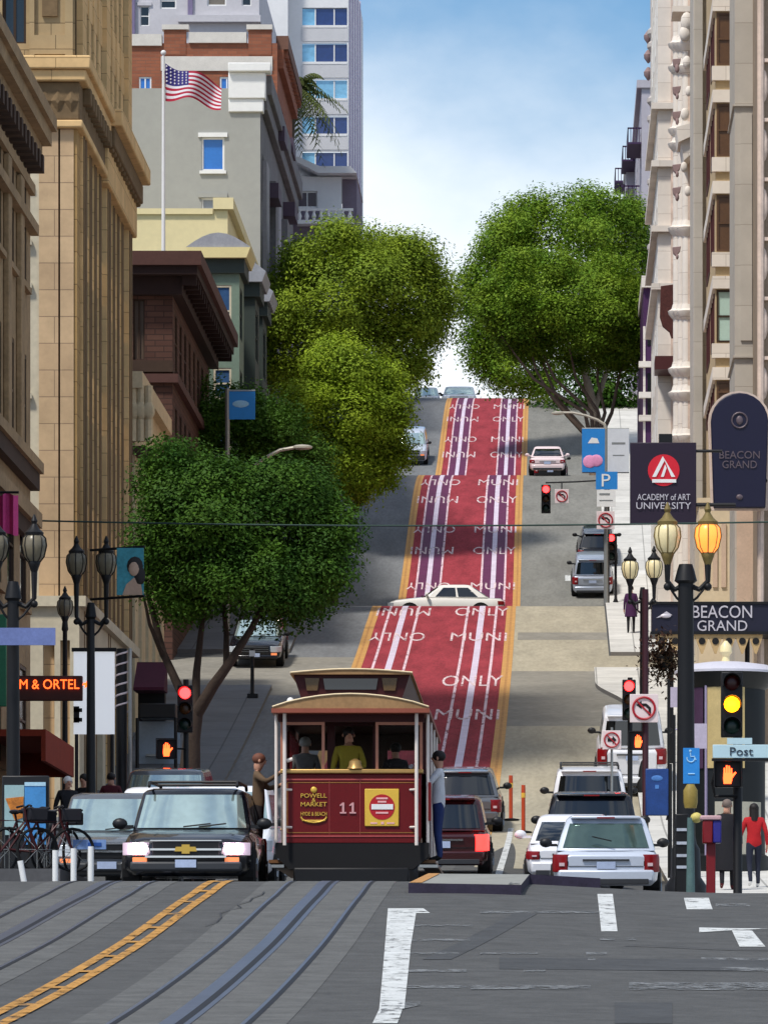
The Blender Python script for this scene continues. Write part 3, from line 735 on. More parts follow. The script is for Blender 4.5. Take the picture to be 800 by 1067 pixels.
for z, k in ((wz(168,288),20),(wz(206,270),5),(wz(228,288),22),(wz(140,274),11)):
    mb = MB(); mb.box(xs,xs+.6,y0+k,y0+k+3,z-.15,z,0); mb.box(xs+.54,xs+.6,y0+k,y0+k+3,z,z+.55,0); mb.box(xs,xs+.54,y0+k,y0+k+.06,z,z+.55,0)
    part(mb, 'balcony', [M('dark_mauve_iron', (78,64,78), .6, .2, .1)], b)
mb = MB()
for k in range(5): part(MB().box(xs,xs+(.2,.32,.16,.3,.22)[k],y0+2+k*6.2,y0+4.6+k*6.2,zb+5,zt-3,0), 'street_bay', [sg if k % 2 else M('light_grey_bay', (148,146,150), .8, 0, .15)], b)

# --- brick building with stepped white parapet
b = bld('brick_building', 'orange-brown brick building with a stepped white-capped parapet behind the grey wall', -18, 305)
y0, y1, xs = 300., 317., -14.4; zt = wz(45,y0); zb = 29
bk = brickmat('orange_brown_brick', (156,96,70), (140,84,62), (130,92,74), 1, .5, .17, .015)
st_ = M('pale_coping', (206,200,190), .8, 0, .1)
so = [(wx(145,y0)+28,wx(158,y0)+28,wz(94,y0)-zb,wz(80,y0)-zb),(wx(229,y0)+28,wx(244,y0)+28,wz(94,y0)-zb,wz(80,y0)-zb)]
mb = MB(); facade(mb, (-28,y0,zb), US, NS, 28+xs, zt-zb, so, .15)
facade(mb, (xs,y0,zb), UE, NE, y1-y0, zt-zb, [(1+k*3.4,2.8+k*3.4,v,v+2.1) for k in range(4) for v in (12,15.5,19)], .1)
mb.face([(-28,y0,zt-1.2),(xs,y0,zt-1.2),(xs,y1,zt-1.2),(-28,y1,zt-1.2)]); mb.face([(-28,y1,zb),(xs,y1,zb),(xs,y1,zt),(-28,y1,zt)])
for a, c_ in ((171,194),(259,283)): mb.box(wx(a,y0),wx(c_,y0),y0-.04,y0+.5,zt-.6,wz(30,y0),0)
part(mb, 'wall', [bk], b, smooth=False)
for o in so: window(b, (-28,y0,zb), US, NS, o, .13, white, bluepane, 'pair')
mb = MB()
for a, c_, ya, yb in ((130,169,48,36),(169,197,31,26),(197,257,45,34),(257,284,31,26)): mb.box(wx(a,y0)+.003,wx(c_,y0)-.003,y0-.16,y0+.6,wz(ya,y0),wz(yb,y0),0)
mb.box(wx(168,y0),wx(284,y0),y0-.1,y0,wz(74,y0),wz(59,y0),0)
part(mb, 'parapet_coping', [st_], b)
mb = MB(); mb.box(xs-.1,xs+.55,y0+.65,y1,zt-.2,zt+.5,0); mb.box(xs-.1,xs+.3,y0+.65,y1,zt-1.2,zt-.2,1)
k = y0+1
while k < y1: mb.box(xs+.3,xs+.5,k,k+.3,zt-.6,zt-.2,1); k += 1.3
part(mb, 'cornice', [M('brown_cornice', (112,80,66), .8, 0, .12), bk], b)

# --- lavender mansard building far left
b = bld('lavender_building', 'pale lavender-grey building with dormer windows above the brick parapet, top left', -22, 352)
y0, y1, xs = 350., 380., -17.9; zt = wz(-30,y0); zb = 36
lav = M('lavender_grey_stucco', (192,190,194), .8, 0, .08, .5)
mb = MB(); so = [(wx(a,y0)+34,wx(c_,y0)+34,wz(ya,y0)-zb,wz(yb,y0)-zb) for a, c_, ya, yb in ((146,156,27,6),(167,184,9,-8),(216,236,6,-12),(252,262,6,-12))]
facade(mb, (-34,y0,zb), US, NS, 34+xs, zt-zb, so, .25); facade(mb, (xs,y0,zb), UE, NE, y1-y0, zt-zb, [], .2); mb.face([(-34,y0,zt),(xs,y0,zt),(xs,y1,zt),(-34,y1,zt)])
part(mb, 'wall', [lav], b, smooth=False)
for o in so: window(b, (-34,y0,zb), US, NS, o, .2, white, glass, 'sash', surround=lav)
mb = MB(); mb.box(wx(186,y0),wx(272,y0),y0-.5,y0+.4,wz(24,y0),wz(17,y0),0); mb.box(wx(137,y0),wx(141,y0),y0-.3,y0+.3,zb,zt,1); mb.box(wx(196,y0),wx(201,y0),y0-.2,y0+.3,wz(17,y0),zt,1)
part(mb, 'ledge', [lav, M('mauve_pipe', (120,110,140), .7, 0, .1)], b)

# --- white high-rise
b = bld('white_highrise', 'white high-rise apartment tower with rows of blue windows behind the palm', -16, 395)
y0, y1, xs = 391., 421., -13.95; zt = wz(-60,y0); zb = 42
hw = M('white_tower_concrete', (216,216,216), .75, 0, .05, .4)
rows = [(8,27),(45,65),(83,103),(121,140),(158,175),(-30,-11),(-68,-49)]
so = [(wx(315,y0)+26,wx(362,y0)+26-.02,wz(b_,y0)-zb,wz(a,y0)-zb) for a, b_ in rows[:6]]
mb = MB(); facade(mb, (-26,y0,zb), US, NS, 26+xs, zt-zb, so, .2)
facade(mb, (xs,y0,zb), UE, NE, y1-y0, zt-zb, [(2+k*5,5+k*5,wz(b_,y0)-zb,wz(a,y0)-zb) for a, b_ in rows[:6] for k in range(5)], .25)
mb.face([(-26,y0,zt),(xs,y0,zt),(xs,y1,zt),(-26,y1,zt)])
mb.box(-26,wx(301,y0),y0-1.5,y0-.0,zb,zt,0)
part(mb, 'wall', [hw], b, smooth=False)
bg2 = M('pale_blue_glass', (120,175,205), .08, .2, .25, .4, spec=.8); dg2 = M('deep_blue_glass', (36,58,110), .08, .2, .2, .4, spec=.8)
for i, o in enumerate(so):
    mb = MB(); w = o[1]-o[0]
    for k in range(3):
        a = o[0]+w*(0, .30, .72)[k]; e = o[0]+w*(.28, .70, 1)[k]
        obox(mb, (-26,y0,zb), US, NS, a, e, o[2]+.05, o[3]-.05, -.19, -.15, 1 if (k == 0 or i == 2) else 2)
    obox(mb, (-26,y0,zb), US, NS, o[0], o[1], o[2]-.12, o[2]+.04, -.15, .06, 0)
    for k in (.29, .71): obox(mb, (-26,y0,zb), US, NS, o[0]+w*k-.04, o[0]+w*k+.04, o[2]+.05, o[3]-.05, -.15, -.08, 0)
    part(mb, 'window', [hw, bg2, dg2], b, smooth=False)
for ya, yb in ((43,30),(81,68),(119,106),(156,143)): part((lambda q: (obox(q, (-26,y0,zb), US, NS, wx(314,y0)+26, wx(363,y0)+26, wz(ya,y0)-zb, wz(yb,y0)-zb, -.02, .05, 0), q)[1])(MB()), 'spandrel', [M('light_grey_spandrel', (190,190,192), .75, 0, .05)], b)
mb = MB()
for k in range(5):
    mb = MB(); obox(mb, (xs,y0,zb), UE, NE, 1.8+k*5, 2.0+k*5, 0, zt-zb, 0, .1, 0); part(mb, 'fin', [M('lilac_fin', (196,184,204), .7, 0, .05)], b)

# --- white house with balustrade below it
b = bld('white_balcony_house', 'white house with a slanted roof slab and balustraded balcony above the left trees', -15, 380)
y0, y1 = 376., 388.; xl, xr = wx(303,y0), wx(371,y0); zb = 43; zt = wz(184,y0)
mb = MB(); so = [(wx(309,y0)-xl,wx(331,y0)-xl,wz(216,y0)-zb,wz(199,y0)-zb)]
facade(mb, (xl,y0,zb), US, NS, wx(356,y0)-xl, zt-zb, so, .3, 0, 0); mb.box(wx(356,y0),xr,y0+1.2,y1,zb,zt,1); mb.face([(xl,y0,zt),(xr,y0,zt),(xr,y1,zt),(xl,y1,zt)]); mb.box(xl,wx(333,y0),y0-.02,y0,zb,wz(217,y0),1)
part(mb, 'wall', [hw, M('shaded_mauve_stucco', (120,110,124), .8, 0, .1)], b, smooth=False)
window(b, (xl,y0,zb), US, NS, so[0], .28, white, M('purple_black_glass', (40,22,50), .1, 0, .1), 'pair')
mb = MB(); mb.prism([(wx(305,y0),wz(169,y0)),(wx(332,y0),wz(183,y0)),(wx(372,y0),wz(183,y0)),(wx(366,y0),wz(176,y0)),(wx(334,y0),wz(176,y0)),(wx(311,y0),wz(166,y0))], y0-1.2, y1, 'xz', 0)
part(mb, 'roof', [hw], b)
mb = MB(); yb_ = y0-1.3; mb.box(wx(309,yb_),wx(368,yb_),yb_,y0+.3,wz(233,yb_),wz(229,yb_),0); mb.box(wx(309,yb_),wx(368,yb_),yb_,yb_+.2,wz(219.5,yb_),wz(217,yb_),0)
for k in range(8): mb.lathe([(.08,0),(.16,.25),(.07,.5),(.13,.62)], (wx(312+k*7.5,yb_), yb_+.1, wz(229,yb_)+.0), 8, 0)
part(mb, 'balustrade', [white], b)
# ------------------------------------------------------------------ right-hand row
hotel = brickmat('pale_hotel_stone', (204,190,166), (196,182,158), (166,150,128), 1, 1.2, .6, .01, var=.12)
hpier = brickmat('grey_pier_stone', (190,182,170), (184,176,164), (160,150,138), 1, 2.4, 1.2, .01, var=.1)
spand = M('tan_spandrel', (192,168,130), .85, 0, .12, 1.5)
wst = brickmat('white_terracotta', (230,221,210), (222,212,200), (190,178,166), 1, 1.6, .8, .01, var=.1)
pinkst = M('pinkish_white_stone', (212,190,174), .8, 0, .16, 1)
brownw = M('brown_blind_window', (92,64,40), .35, 0, .2, 1.5, spec=.5)
redfr = M('dark_red_window_frame', (76,34,34), .5, 0, .1)
aqua = M('aqua_reflection_pane', (176,200,188), .3, 0, .06)  # pane colour paints a greenish reflection
b = bld('grand_hotel', 'tall pale stone hotel with brown-blinded bay windows on the right', 8, 185)
b['category'] = 'hotel'
zb, zt = 6., 47.
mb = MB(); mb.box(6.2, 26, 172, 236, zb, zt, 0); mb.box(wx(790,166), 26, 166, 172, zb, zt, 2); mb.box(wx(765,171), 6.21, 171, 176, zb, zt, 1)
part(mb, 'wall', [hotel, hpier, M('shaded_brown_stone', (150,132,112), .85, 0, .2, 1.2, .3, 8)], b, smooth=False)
mb = MB()
for y in (372, 110): mb.box(wx(765,171)-.06, wx(790,171), 170.9, 176, wz(y+1,171), wz(y-1,171), 0)
mb.box(wx(771,171), wx(783,171), 170.94, 171, wz(355,171), wz(118,171), 0)
for k in range(7): mb.ball((wx(794,166), 165.9, wz(90+k*62,166)), .16, .14, .5, 8, 5, 1); mb.box(wx(788,166)+.02, wx(800,166), 165.8, 166, wz(62+k*62,166)-.1, wz(62+k*62,166), 1)
mb.tube([(wx(792,165.8),165.8,zb),(wx(792,165.8),165.8,zt)], .1, 8, 1)
part(mb, 'pier_moulding', [hpier, pinkst], b)
# canted bay with front windows
D0, D1 = 186., 197.2; xa, xb = wx(745,D0), wx(766,D0)+.4
rows = [(13,68),(108,163),(203,262),(302,357),(397,420)]
fo = [(wx(746,D0)-xa, wx(764.6,D0)-xa, wz(b_,D0)-zb, wz(a,D0)-zb) for a, b_ in rows]
so = [(u, u+3.6, wz(b_-6,D0)-zb, wz(a-12,D0)-zb) for a, b_ in rows for u in (1.2, 6.4)]
mb = MB(); facade(mb, (xa,D0,zb), US, NS, xb-xa, zt-zb, fo, .07, 1, 0); facade(mb, (xa,D0,zb), UW, NW, D1-D0, zt-zb, so, .05, 1, 0); mb.face([(xa,D1,zb),(6.2,D1,zb),(6.2,D1,zt),(xa,D1,zt)])
bay = part(mb, 'bay', [hotel, spand], b, smooth=False)
for i, o in enumerate(fo): w = window(b, (xa,D0,zb), US, NS, o, .06, brownw if i != 3 else bronze, brownw if i != 3 else aqua, 'sash'); w.parent = bay
for o in so: w = window(b, (xa,D0,zb), UW, NW, o, .045, redfr, glass, 'three'); w.parent = bay
mb = MB()
for a, b_ in rows[:4]:
    mb.box(xa-.12, xb, D0-.14, D0+.2, wz(b_-2+10+3,D0)-.36+.2, wz(b_+2,D0)+.02, 0)
for a, b_ in rows: mb.box(xa-.1, xb, D0-.12, D1, wz(a-1,D0), wz(a-14,D0), 0); mb.box(xa-.08, xb, D0+.2, D1, wz(a+3-12,D0)+.1, wz(a-14,D0)+.0, 0)
part(mb, 'sill_band', [wst], b, smooth=False)
mb = MB(); mb.box(wx(722,199), wx(732,199), 199, 204, zb, zt, 0); mb.box(wx(732,199)-.01, 6.2, 200, 204, zb, zt, 0)
part(mb, 'flat_pier', [hpier], b, bevel=.03)
# engaged columns with capitals
mb = MB()
for i, D in enumerate((208., 214., 222.)):
    x = wx(716-i*5, D)
    mb.tube([(x,D,zb+4),(x,D,zt)], .2, 10, 0)
    for y in (46,70,135,150,238,325,385,410,455): mb.lathe([(.2,-.3),(.36,-.12),(.4,.02),(.26,.1),(.2,.3)], (x,D,wz(y,D)), 10, 0)
    mb.box(x, 6.2, D-.2, D+2.2, zb, zt, 1)
part(mb, 'column', [wst, pinkst], b)
mb = MB()
D = 206.
mb.prism([(wx(706,D),wz(150,D)),(wx(736,D),wz(136,D)),(wx(736,D),wz(126,D)),(wx(704,D),wz(134,D))], D-.4, D+2, 'xz', 0)
part(mb, 'carved_corbel', [wst], b); mb = MB()
mb.prism([(wx(712,D),wz(168,D)),(wx(732,D),wz(150,D)),(wx(732,D),wz(140,D)),(wx(708,D),wz(146,D))], D-.2, D+2, 'xz', 0)
part(mb, 'carved_corbel', [wst], b); mb = MB()
mb.box(wx(700,D), wx(735,D), D, D+2, wz(12,D), wz(6,D), 0)
for y, r in ((24,.3),(36,.26),(66,.2),(96,.16),(120,.2),(175,.16),(200,.16)): part(MB().ball((wx(712+(y % 7),D), D-.2, wz(y,D)), r*.8, r*.7, r*1.2, 9, 6, 0), 'carved_boss', [wst], b)
part(mb, 'head_band', [wst], b)
for y, r in ((66,1.),(95,.7),(121,.8),(176,.7),(200,.9),(262,.6)):
    mb = MB(); mb.prism([(wx(700,D),wz(y-4,D)),(wx(709,D),wz(y-5,D)),(wx(708,D),wz(y,D)),(wx(704,D),wz(y+3+3*r,D)),(wx(701,D),wz(y+2,D))], D-.1, D+.2, 'xz'); mb.ball((wx(705,D),D-.1,wz(y+6,D)), .09*r, .08, .16*r, 7, 5); part(mb, 'bracket', [M('mauve_bracket', (146,122,120), .8, 0, .1)], b, bevel=.02)
# pale panelled base
mb = MB(); bo = [(.35,.85,6.6,9.9),(1.25,1.75,6.6,9.9)]
mb.box(wx(728,181), 6.3, 181, 186, zb, wz(522,181), 0); mb.box(wx(726,181), 6.3, 180.9, 186, wz(524,181), wz(519,181), 0)
pp = M('pale_pink_panel', (206,180,158), .85, 0, .1)
for k in range(3): part(MB().box(wx(733+k*9,180.9), wx(738+k*9,180.9), 180.94, 181, wz(612,181), wz(545,181)), 'wall_panel', [pp], b)
part(MB().box(wx(767,170.9), wx(785,170.9), 170.92, 171, wz(640,171), wz(430,171)), 'wall_panel', [pp], b)
mb2 = mb; part(mb, 'panelled_base', [M('cream_base_stone', (214,196,166), .85, 0, .08, .8)], b, smooth=False)
mb = MB(); mb.box(wx(728,180), 6.1, 180.6, 181, zb, wz(700,181), 0); part(mb, 'entrance_glass', [glass], b, smooth=False)

# white terracotta building
b = bld('white_terracotta_building', 'bright white terracotta-fronted building past the hotel with narrow dark windows', 6, 265)
y0, y1, xs = 246., 263., wx(685,246); zb, zt = 18, 60
ops = [(1.2+k*4.,2.5+k*4.,v,v+2.4) for k in range(4) for v in (4,7.6,11.2,14.8,18.4,22,25.6,29.2)]
mb = MB(); facade(mb, (xs,y0,zb), UW, NW, y1-y0, zt-zb, ops, .07, 0, 1); facade(mb, (xs,y0,zb), US, NS, .55, zt-zb, [], .2, 0); mb.box(xs+.55, 24, y0-.15, y0+.3, zb, zt, 1)
part(mb, 'wall', [wst, pinkst], b, smooth=False)
for i, o in enumerate(ops):
    if i < 72 : window(b, (xs,y0,zb), UW, NW, o, .065, white, glass, 'sash')
mb = MB()
for y in (112,172,240,300): mb.box(xs-.28, xs+1.4, y0-.3, y1, wz(y,y0)-.1, wz(y-4,y0), 0)
for k in range(9): mb.ball((xs+.75, y0-.2, wz(135+k*28,y0)), .14, .12, .24, 8, 5, 1)
part(mb, 'string_course', [wst, pinkst], b)
mb = MB(); mb.box(wx(682,244), wx(704,244), 243.6, 246, wz(386,244), wz(372,244), 0); part(mb, 'dark_ledge', [redfr], b)
# corner turret building
b = bld('turret_building', 'grey-beige building with a ringed round corner turret beyond the white facade', 6, 310)
y0, y1, xs = 300., 314., wx(682,302); zb, zt = 28, 70
gb = M('grey_beige_stone', (188,180,174), .85, 0, .08, .6)
mb = MB(); facade(mb, (xs+.2,y0+2,zb), UW, NW, y1-y0-2, zt-zb, [(3+k*4,4.4+k*4,v,v+2.3) for k in range(3) for v in (8,12,16,20,24)], .07); mb.box(xs+.2, 26, y0+1.9, y0+2.2, zb, zt, 0)
part(mb, 'wall', [gb], b, smooth=False)
mb = MB(); c = (wx(688,302), 302.0, 0); mb.lathe([(.55,wz(300,302)),(.55,zt)], c, 16, 0)
for y in (34,48,105,124,190,258): mb.lathe([(.56,wz(y,302)-.3),(.72,wz(y,302)-.1),(.72,wz(y,302)+.1),(.56,wz(y,302)+.25)], c, 16, 0)
part(mb, 'turret', [gb], b)
mb = MB()
for y in (38,58,76): mb.lathe([(.04,-.4),(.22,-.15),(.24,.05),(.06,.3)], (wx(675,303), 303, wz(y,303)), 8, 0)
part(mb, 'bracket', [M('mauve_bracket', (146,122,120))], b)
mb = MB(); mb.box(wx(683,301.3), wx(687,301.3), 301.35, 301.5, wz(168,301.4), wz(136,301.4)); part(mb, 'window', [glass], b)
# far apartment building with fire escapes
b = bld('fire_escape_building', 'distant lilac-grey building with purple iron balconies above the right trees', 7, 400)
y0, y1, xs = 372., 440., wx(668,372); zb, zt = 42, wz(92,372)
lg = M('lilac_grey_stucco', (176,172,180), .8, 0, .08, .4)
mb = MB(); facade(mb, (xs,y0,zb), UW, NW, y1-y0, zt-zb, [(3+k*5,5+k*5,v,v+2.2) for k in range(12) for v in (4,8,12,16)], .3); mb.box(xs, 28, y0-.1, y0, zb, zt, 0); mb.box(xs-.3,28,y0-.3,y1,zt,zt+.5,0)
part(mb, 'wall', [lg], b, smooth=False)
mb = MB()
for y, D, w in ((140,372,.9),(158,400,.9),(180,430,1.1),(200,380,1.3),(215,420,1.0)):
    mb = MB(); x1 = xs; x0 = xs-w; z = wz(y+8, D)
    mb.box(x0,x1,D,D+6,z-.12,z,0); mb.box(x0,x0+.06,D,D+6,z,z+.95,0); mb.box(x0,x1,D,D+.06,z+.85,z+.95,0)
    for k in range(5): mb.box(x0+k*w/5,x0+k*w/5+.05,D,D+.06,z,z+.95,0)
    part(mb, 'balcony', [M('purple_black_iron', (64,44,76), .6, .2, .1)], b)
mb = MB(); mb.box(wx(652,405), xs+.1, 405, 412, wz(196,405), wz(172,405), 0); mb.box(wx(650,405), xs+.1, 404.8, 412, wz(176,405), wz(170,405), 1); part(mb, 'oriel', [lg, white], b)
# purple shopfront side under the trees
b = bld('purple_shop_house', 'low purple-sided house with white bands between the right trees and the white facade', 5.5, 320)
D = 299.; mb = MB(); mb.box(wx(670,D), 12, D, D+22, 27, wz(296,D), 0); mb.box(wx(668,D), 12, D-.3, D+22, wz(300,D), wz(288,D), 1); mb.box(wx(670,D)-.02, wx(672,D), D-.05, D+.1, 27, wz(340,D), 1)
for y in (380,412,436): mb.box(wx(665,D), wx(680,D), D-.3, D+.2, wz(y+3,D), wz(y-3,D), 1)
part(mb, 'wall', [M('deep_purple_paint', (70,36,76), .7, 0, .1), wst], b, smooth=False)
mb = MB()
for y in (346,395,420): mb.box(wx(674,D), wx(680,D), D-.04, D+.02, wz(y+14,D), wz(y-6,D), 0)
part(mb, 'window', [glass], b)

# --- hanging signs
def sign_text(s, x, y, D, wpx, hpx, m, p, d=.03): return lettering(s, (wx(x,D), D-d, wz(y,D)), wpx*D/F, hpx*D/F, m, p, p.location)
navy = M('navy_blue_sign', (20,18,46), .45, 0, .06, 3); plumb = M('plum_black_sign', (34,20,40), .5, 0, .08, 3)
silver = M('silver_lettering', (196,190,196), .4, .2, .05); dimlet = M('dim_bronze_lettering', (96,84,90), .5, .2, .1)
D = 152.; s = thing('university_sign', 'black hanging sign with a red triangle-letter emblem, left of the hotel sign', 'sign', at(690,503,D))
mb = MB(); mb.box(wx(656,D), wx(725,D), D, D+.16, wz(546,D), wz(461,D)); part(mb, 'panel', [plumb], s, bevel=.02)
mb = MB(); mb.disc((wx(691,D), D-.02, wz(490,D)), 16.5*D/F, .02, 'y', 28); part(mb, 'emblem_disc', [M('emblem_red', (176,22,38), .5, 0, .1, emit=.25)], s)
mb = MB(); A = lambda pts: mb.prism([(wx(x,D), wz(y,D)) for x, y in pts], D-.045, D-.021, 'xz')
A([(679,497),(683,497),(692,480),(690,475.5)]); A([(690,475.5),(692,480),(699,497),(703,497)]); A([(688,497),(691,497),(694,488),(692.5,484)]); A([(679,503),(704,503),(704,499.5),(679,499.5)])
part(mb, 'emblem_letter', [white], s)
sign_text('ACADEMY of ART', 691, 518, D, 55, 6.5, silver, s); sign_text('UNIVERSITY', 691, 527, D, 57, 7, silver, s)
mb = MB(); mb.tube([at(725,526,D+.08), at(766,526,D+.08)], .05, 8); mb.tube([at(725,470,D+.08), at(752,470,D+.08)], .04, 8); mb.box(wx(686,D), wx(700,D), D+.02, D+.14, wz(461,D), wz(452,D)); part(mb, 'bracket', [black], s)
D = 165.; s = thing('hotel_blade_sign', 'arched navy blue hotel blade sign with bronze lettering, on the pale hotel base', 'sign', at(770,470,D))
arc = [(wx(770,D)+.82*math.cos(PI*t/12), wz(439,D)+.82*math.sin(PI*t/12)) for t in range(13)]
mb = MB(); mb.prism([(wx(743,D),wz(529,D)),(wx(797,D),wz(529,D))]+arc, D, D+.25, 'xz'); part(mb, 'panel', [navy], s, bevel=.03)
arc2 = [(wx(770,D)+.9*math.cos(PI*t/12), wz(439,D)+.9*math.sin(PI*t/12)) for t in range(13)]
mb = MB(); mb.prism([(wx(740.3,D),wz(531,D)),(wx(799.7,D),wz(531,D))]+arc2, D+.25, D+.35, 'xz'); part(mb, 'rim', [pinkst], s)
q = D
for t, y, w, h in (('BEACON',474,42,8),('GRAND',484,36,8)): lettering(t, (wx(770,D), q-.02, wz(y,D)), w*D/F, h*D/F, dimlet, s, s.location)
mb = MB(); mb.tube([(wx(770,D)+.22*math.cos(2*PI*k/16), q-.02, wz(438,D)+.22*math.sin(2*PI*k/16)) for k in range(17)], .025, 6); mb.ball((wx(770,D), q-.02, wz(438,D)), .1, .03, .13, 8, 5); mb.ball((wx(770,D), q-.02, wz(518,D)), .1, .03, .08, 8, 5); part(mb, 'crest', [dimlet], s)
mb = MB(); mb.tube([(wx(797,D),q+.2,wz(500,D)),(6.3,D+1.5,wz(500,D))], .06, 8); mb.tube([(wx(797,D),q+.2,wz(450,D)),(6.3,D+1.5,wz(450,D))], .06, 8); part(mb, 'bracket', [black], s)
D = 164.; s = thing('hotel_marquee', 'dark hotel entrance marquee with large pale letters and tan gothic cresting below', 'marquee', at(738,650,D))
mb = MB(); mb.box(wx(679,D), 6.3, D, D+1.9, wz(659,D), wz(628,D), 0); mb.box(wx(679,D)-.05, 6.35, D-.05, D+1.9, wz(661,D), wz(658,D), 1); mb.box(wx(679,D)-.05, 6.35, D-.05, D+1.9, wz(629.5,D), wz(627,D), 1); part(mb, 'fascia', [M('blue_black_fascia', (24,24,44), .5, 0, .08), black], s)
for t, y, w, h in (('BEACON',637.5,62,13),('GRAND',652,52,11)): sign_text(t, 752, y, D, w, h, silver, s)
mb = MB(); mb.ball((wx(693,D), D-.03, wz(642,D)), .16, .03, .06, 8, 5); mb.prism([(wx(683,D),wz(644,D)),(wx(700,D),wz(641,D)),(wx(694,D),wz(637,D))], D-.03, D-.005, 'xz'); part(mb, 'bird_emblem', [silver], s)
mb = MB()
for k in range(8):
    x = 682+k*14
    mb.prism([(wx(x,D),wz(661,D)),(wx(x+14,D),wz(661,D)),(wx(x+14,D),wz(664,D)),(wx(x+8,D),wz(681,D)),(wx(x+6,D),wz(681,D)),(wx(x,D),wz(664,D))], D+.02, D+.12, 'xz', 0)
    mb.disc((wx(x+7,D), D-.0, wz(668,D)), .1, .02, 'y', 10, 1)
part(mb, 'cresting', [M('tan_cresting', (188,158,112), .8, 0, .12), dark], s)
mb = MB(); mb.tube([(wx(700,D),D+1.6,G(3.4,D+1.6)),(wx(700,D),D+1.6,wz(660,D))], .07, 8); mb.tube([(wx(780,D),D+1.6,G(5.5,D+1.6)),(wx(780,D),D+1.6,wz(660,D))], .07, 8); part(mb, 'post', [black], s)
# projecting ornamental bracket (rust brown)
D = 243.; s = thing('rusty_ornate_sign', 'rust brown ornate projecting sign on the white terracotta facade', 'sign', at(696,320,D))
mb = MB(); mb.prism([(wx(x,D),wz(y,D)) for x, y in ((688,298),(703,296),(704,338),(703,352),(699,352),(697,346),(690,340),(687,330))], D, D+.25, 'xz'); part(mb, 'panel', [M('rust_brown_iron', (82,44,40), .8, .1, .4, 6, .6, 20)], s, bevel=.02)
mb = MB(); mb.tube([(wx(690,D),D+.12,wz(300,D)),(wx(697,D)+.3,D+3,wz(300,D))], .05, 6); part(mb, 'bracket', [black], s)
# ------------------------------------------------------------------ vehicles
def paint(name, c, rough=.25, metal=.25, coat=.6): return M(name, c, rough, metal, .04, 2, coat=coat, spec=.5)
P_black = paint('black_car_paint', (16,18,26)); P_white = paint('white_car_paint', (222,222,226), .35, 0, .4)
P_silver = paint('silver_car_paint', (168,176,190), .3, .35); P_maroon = paint('maroon_car_paint', (58,14,18))
P_cream = paint('cream_car_paint', (234,230,222), .35, 0); P_pinkw = paint('pinkish_white_paint', (226,206,206), .35, 0)
P_grey = paint('grey_car_paint', (92,96,102)); P_lsil = paint('light_silver_paint', (196,204,218), .35, .2)
lampw = M('lit_headlamp', (255,222,232), .2, 0, 0, emit=16); lampo = M('unlit_headlamp', (206,212,218), .12, .3, .05)
redoff = M('red_lamp_lens', (128,14,20), .25, 0, .05); redon = M('lit_red_lamp', (255,40,36), .3, 0, 0, emit=5)
platem = M('pale_number_plate', (172,186,214), .5, 0, .12, 12); trim = M('grey_bumper_trim', (52,54,58), .55, 0, .08)
orange = M('amber_indicator', (226,130,80), .3, 0, 0, emit=.6)

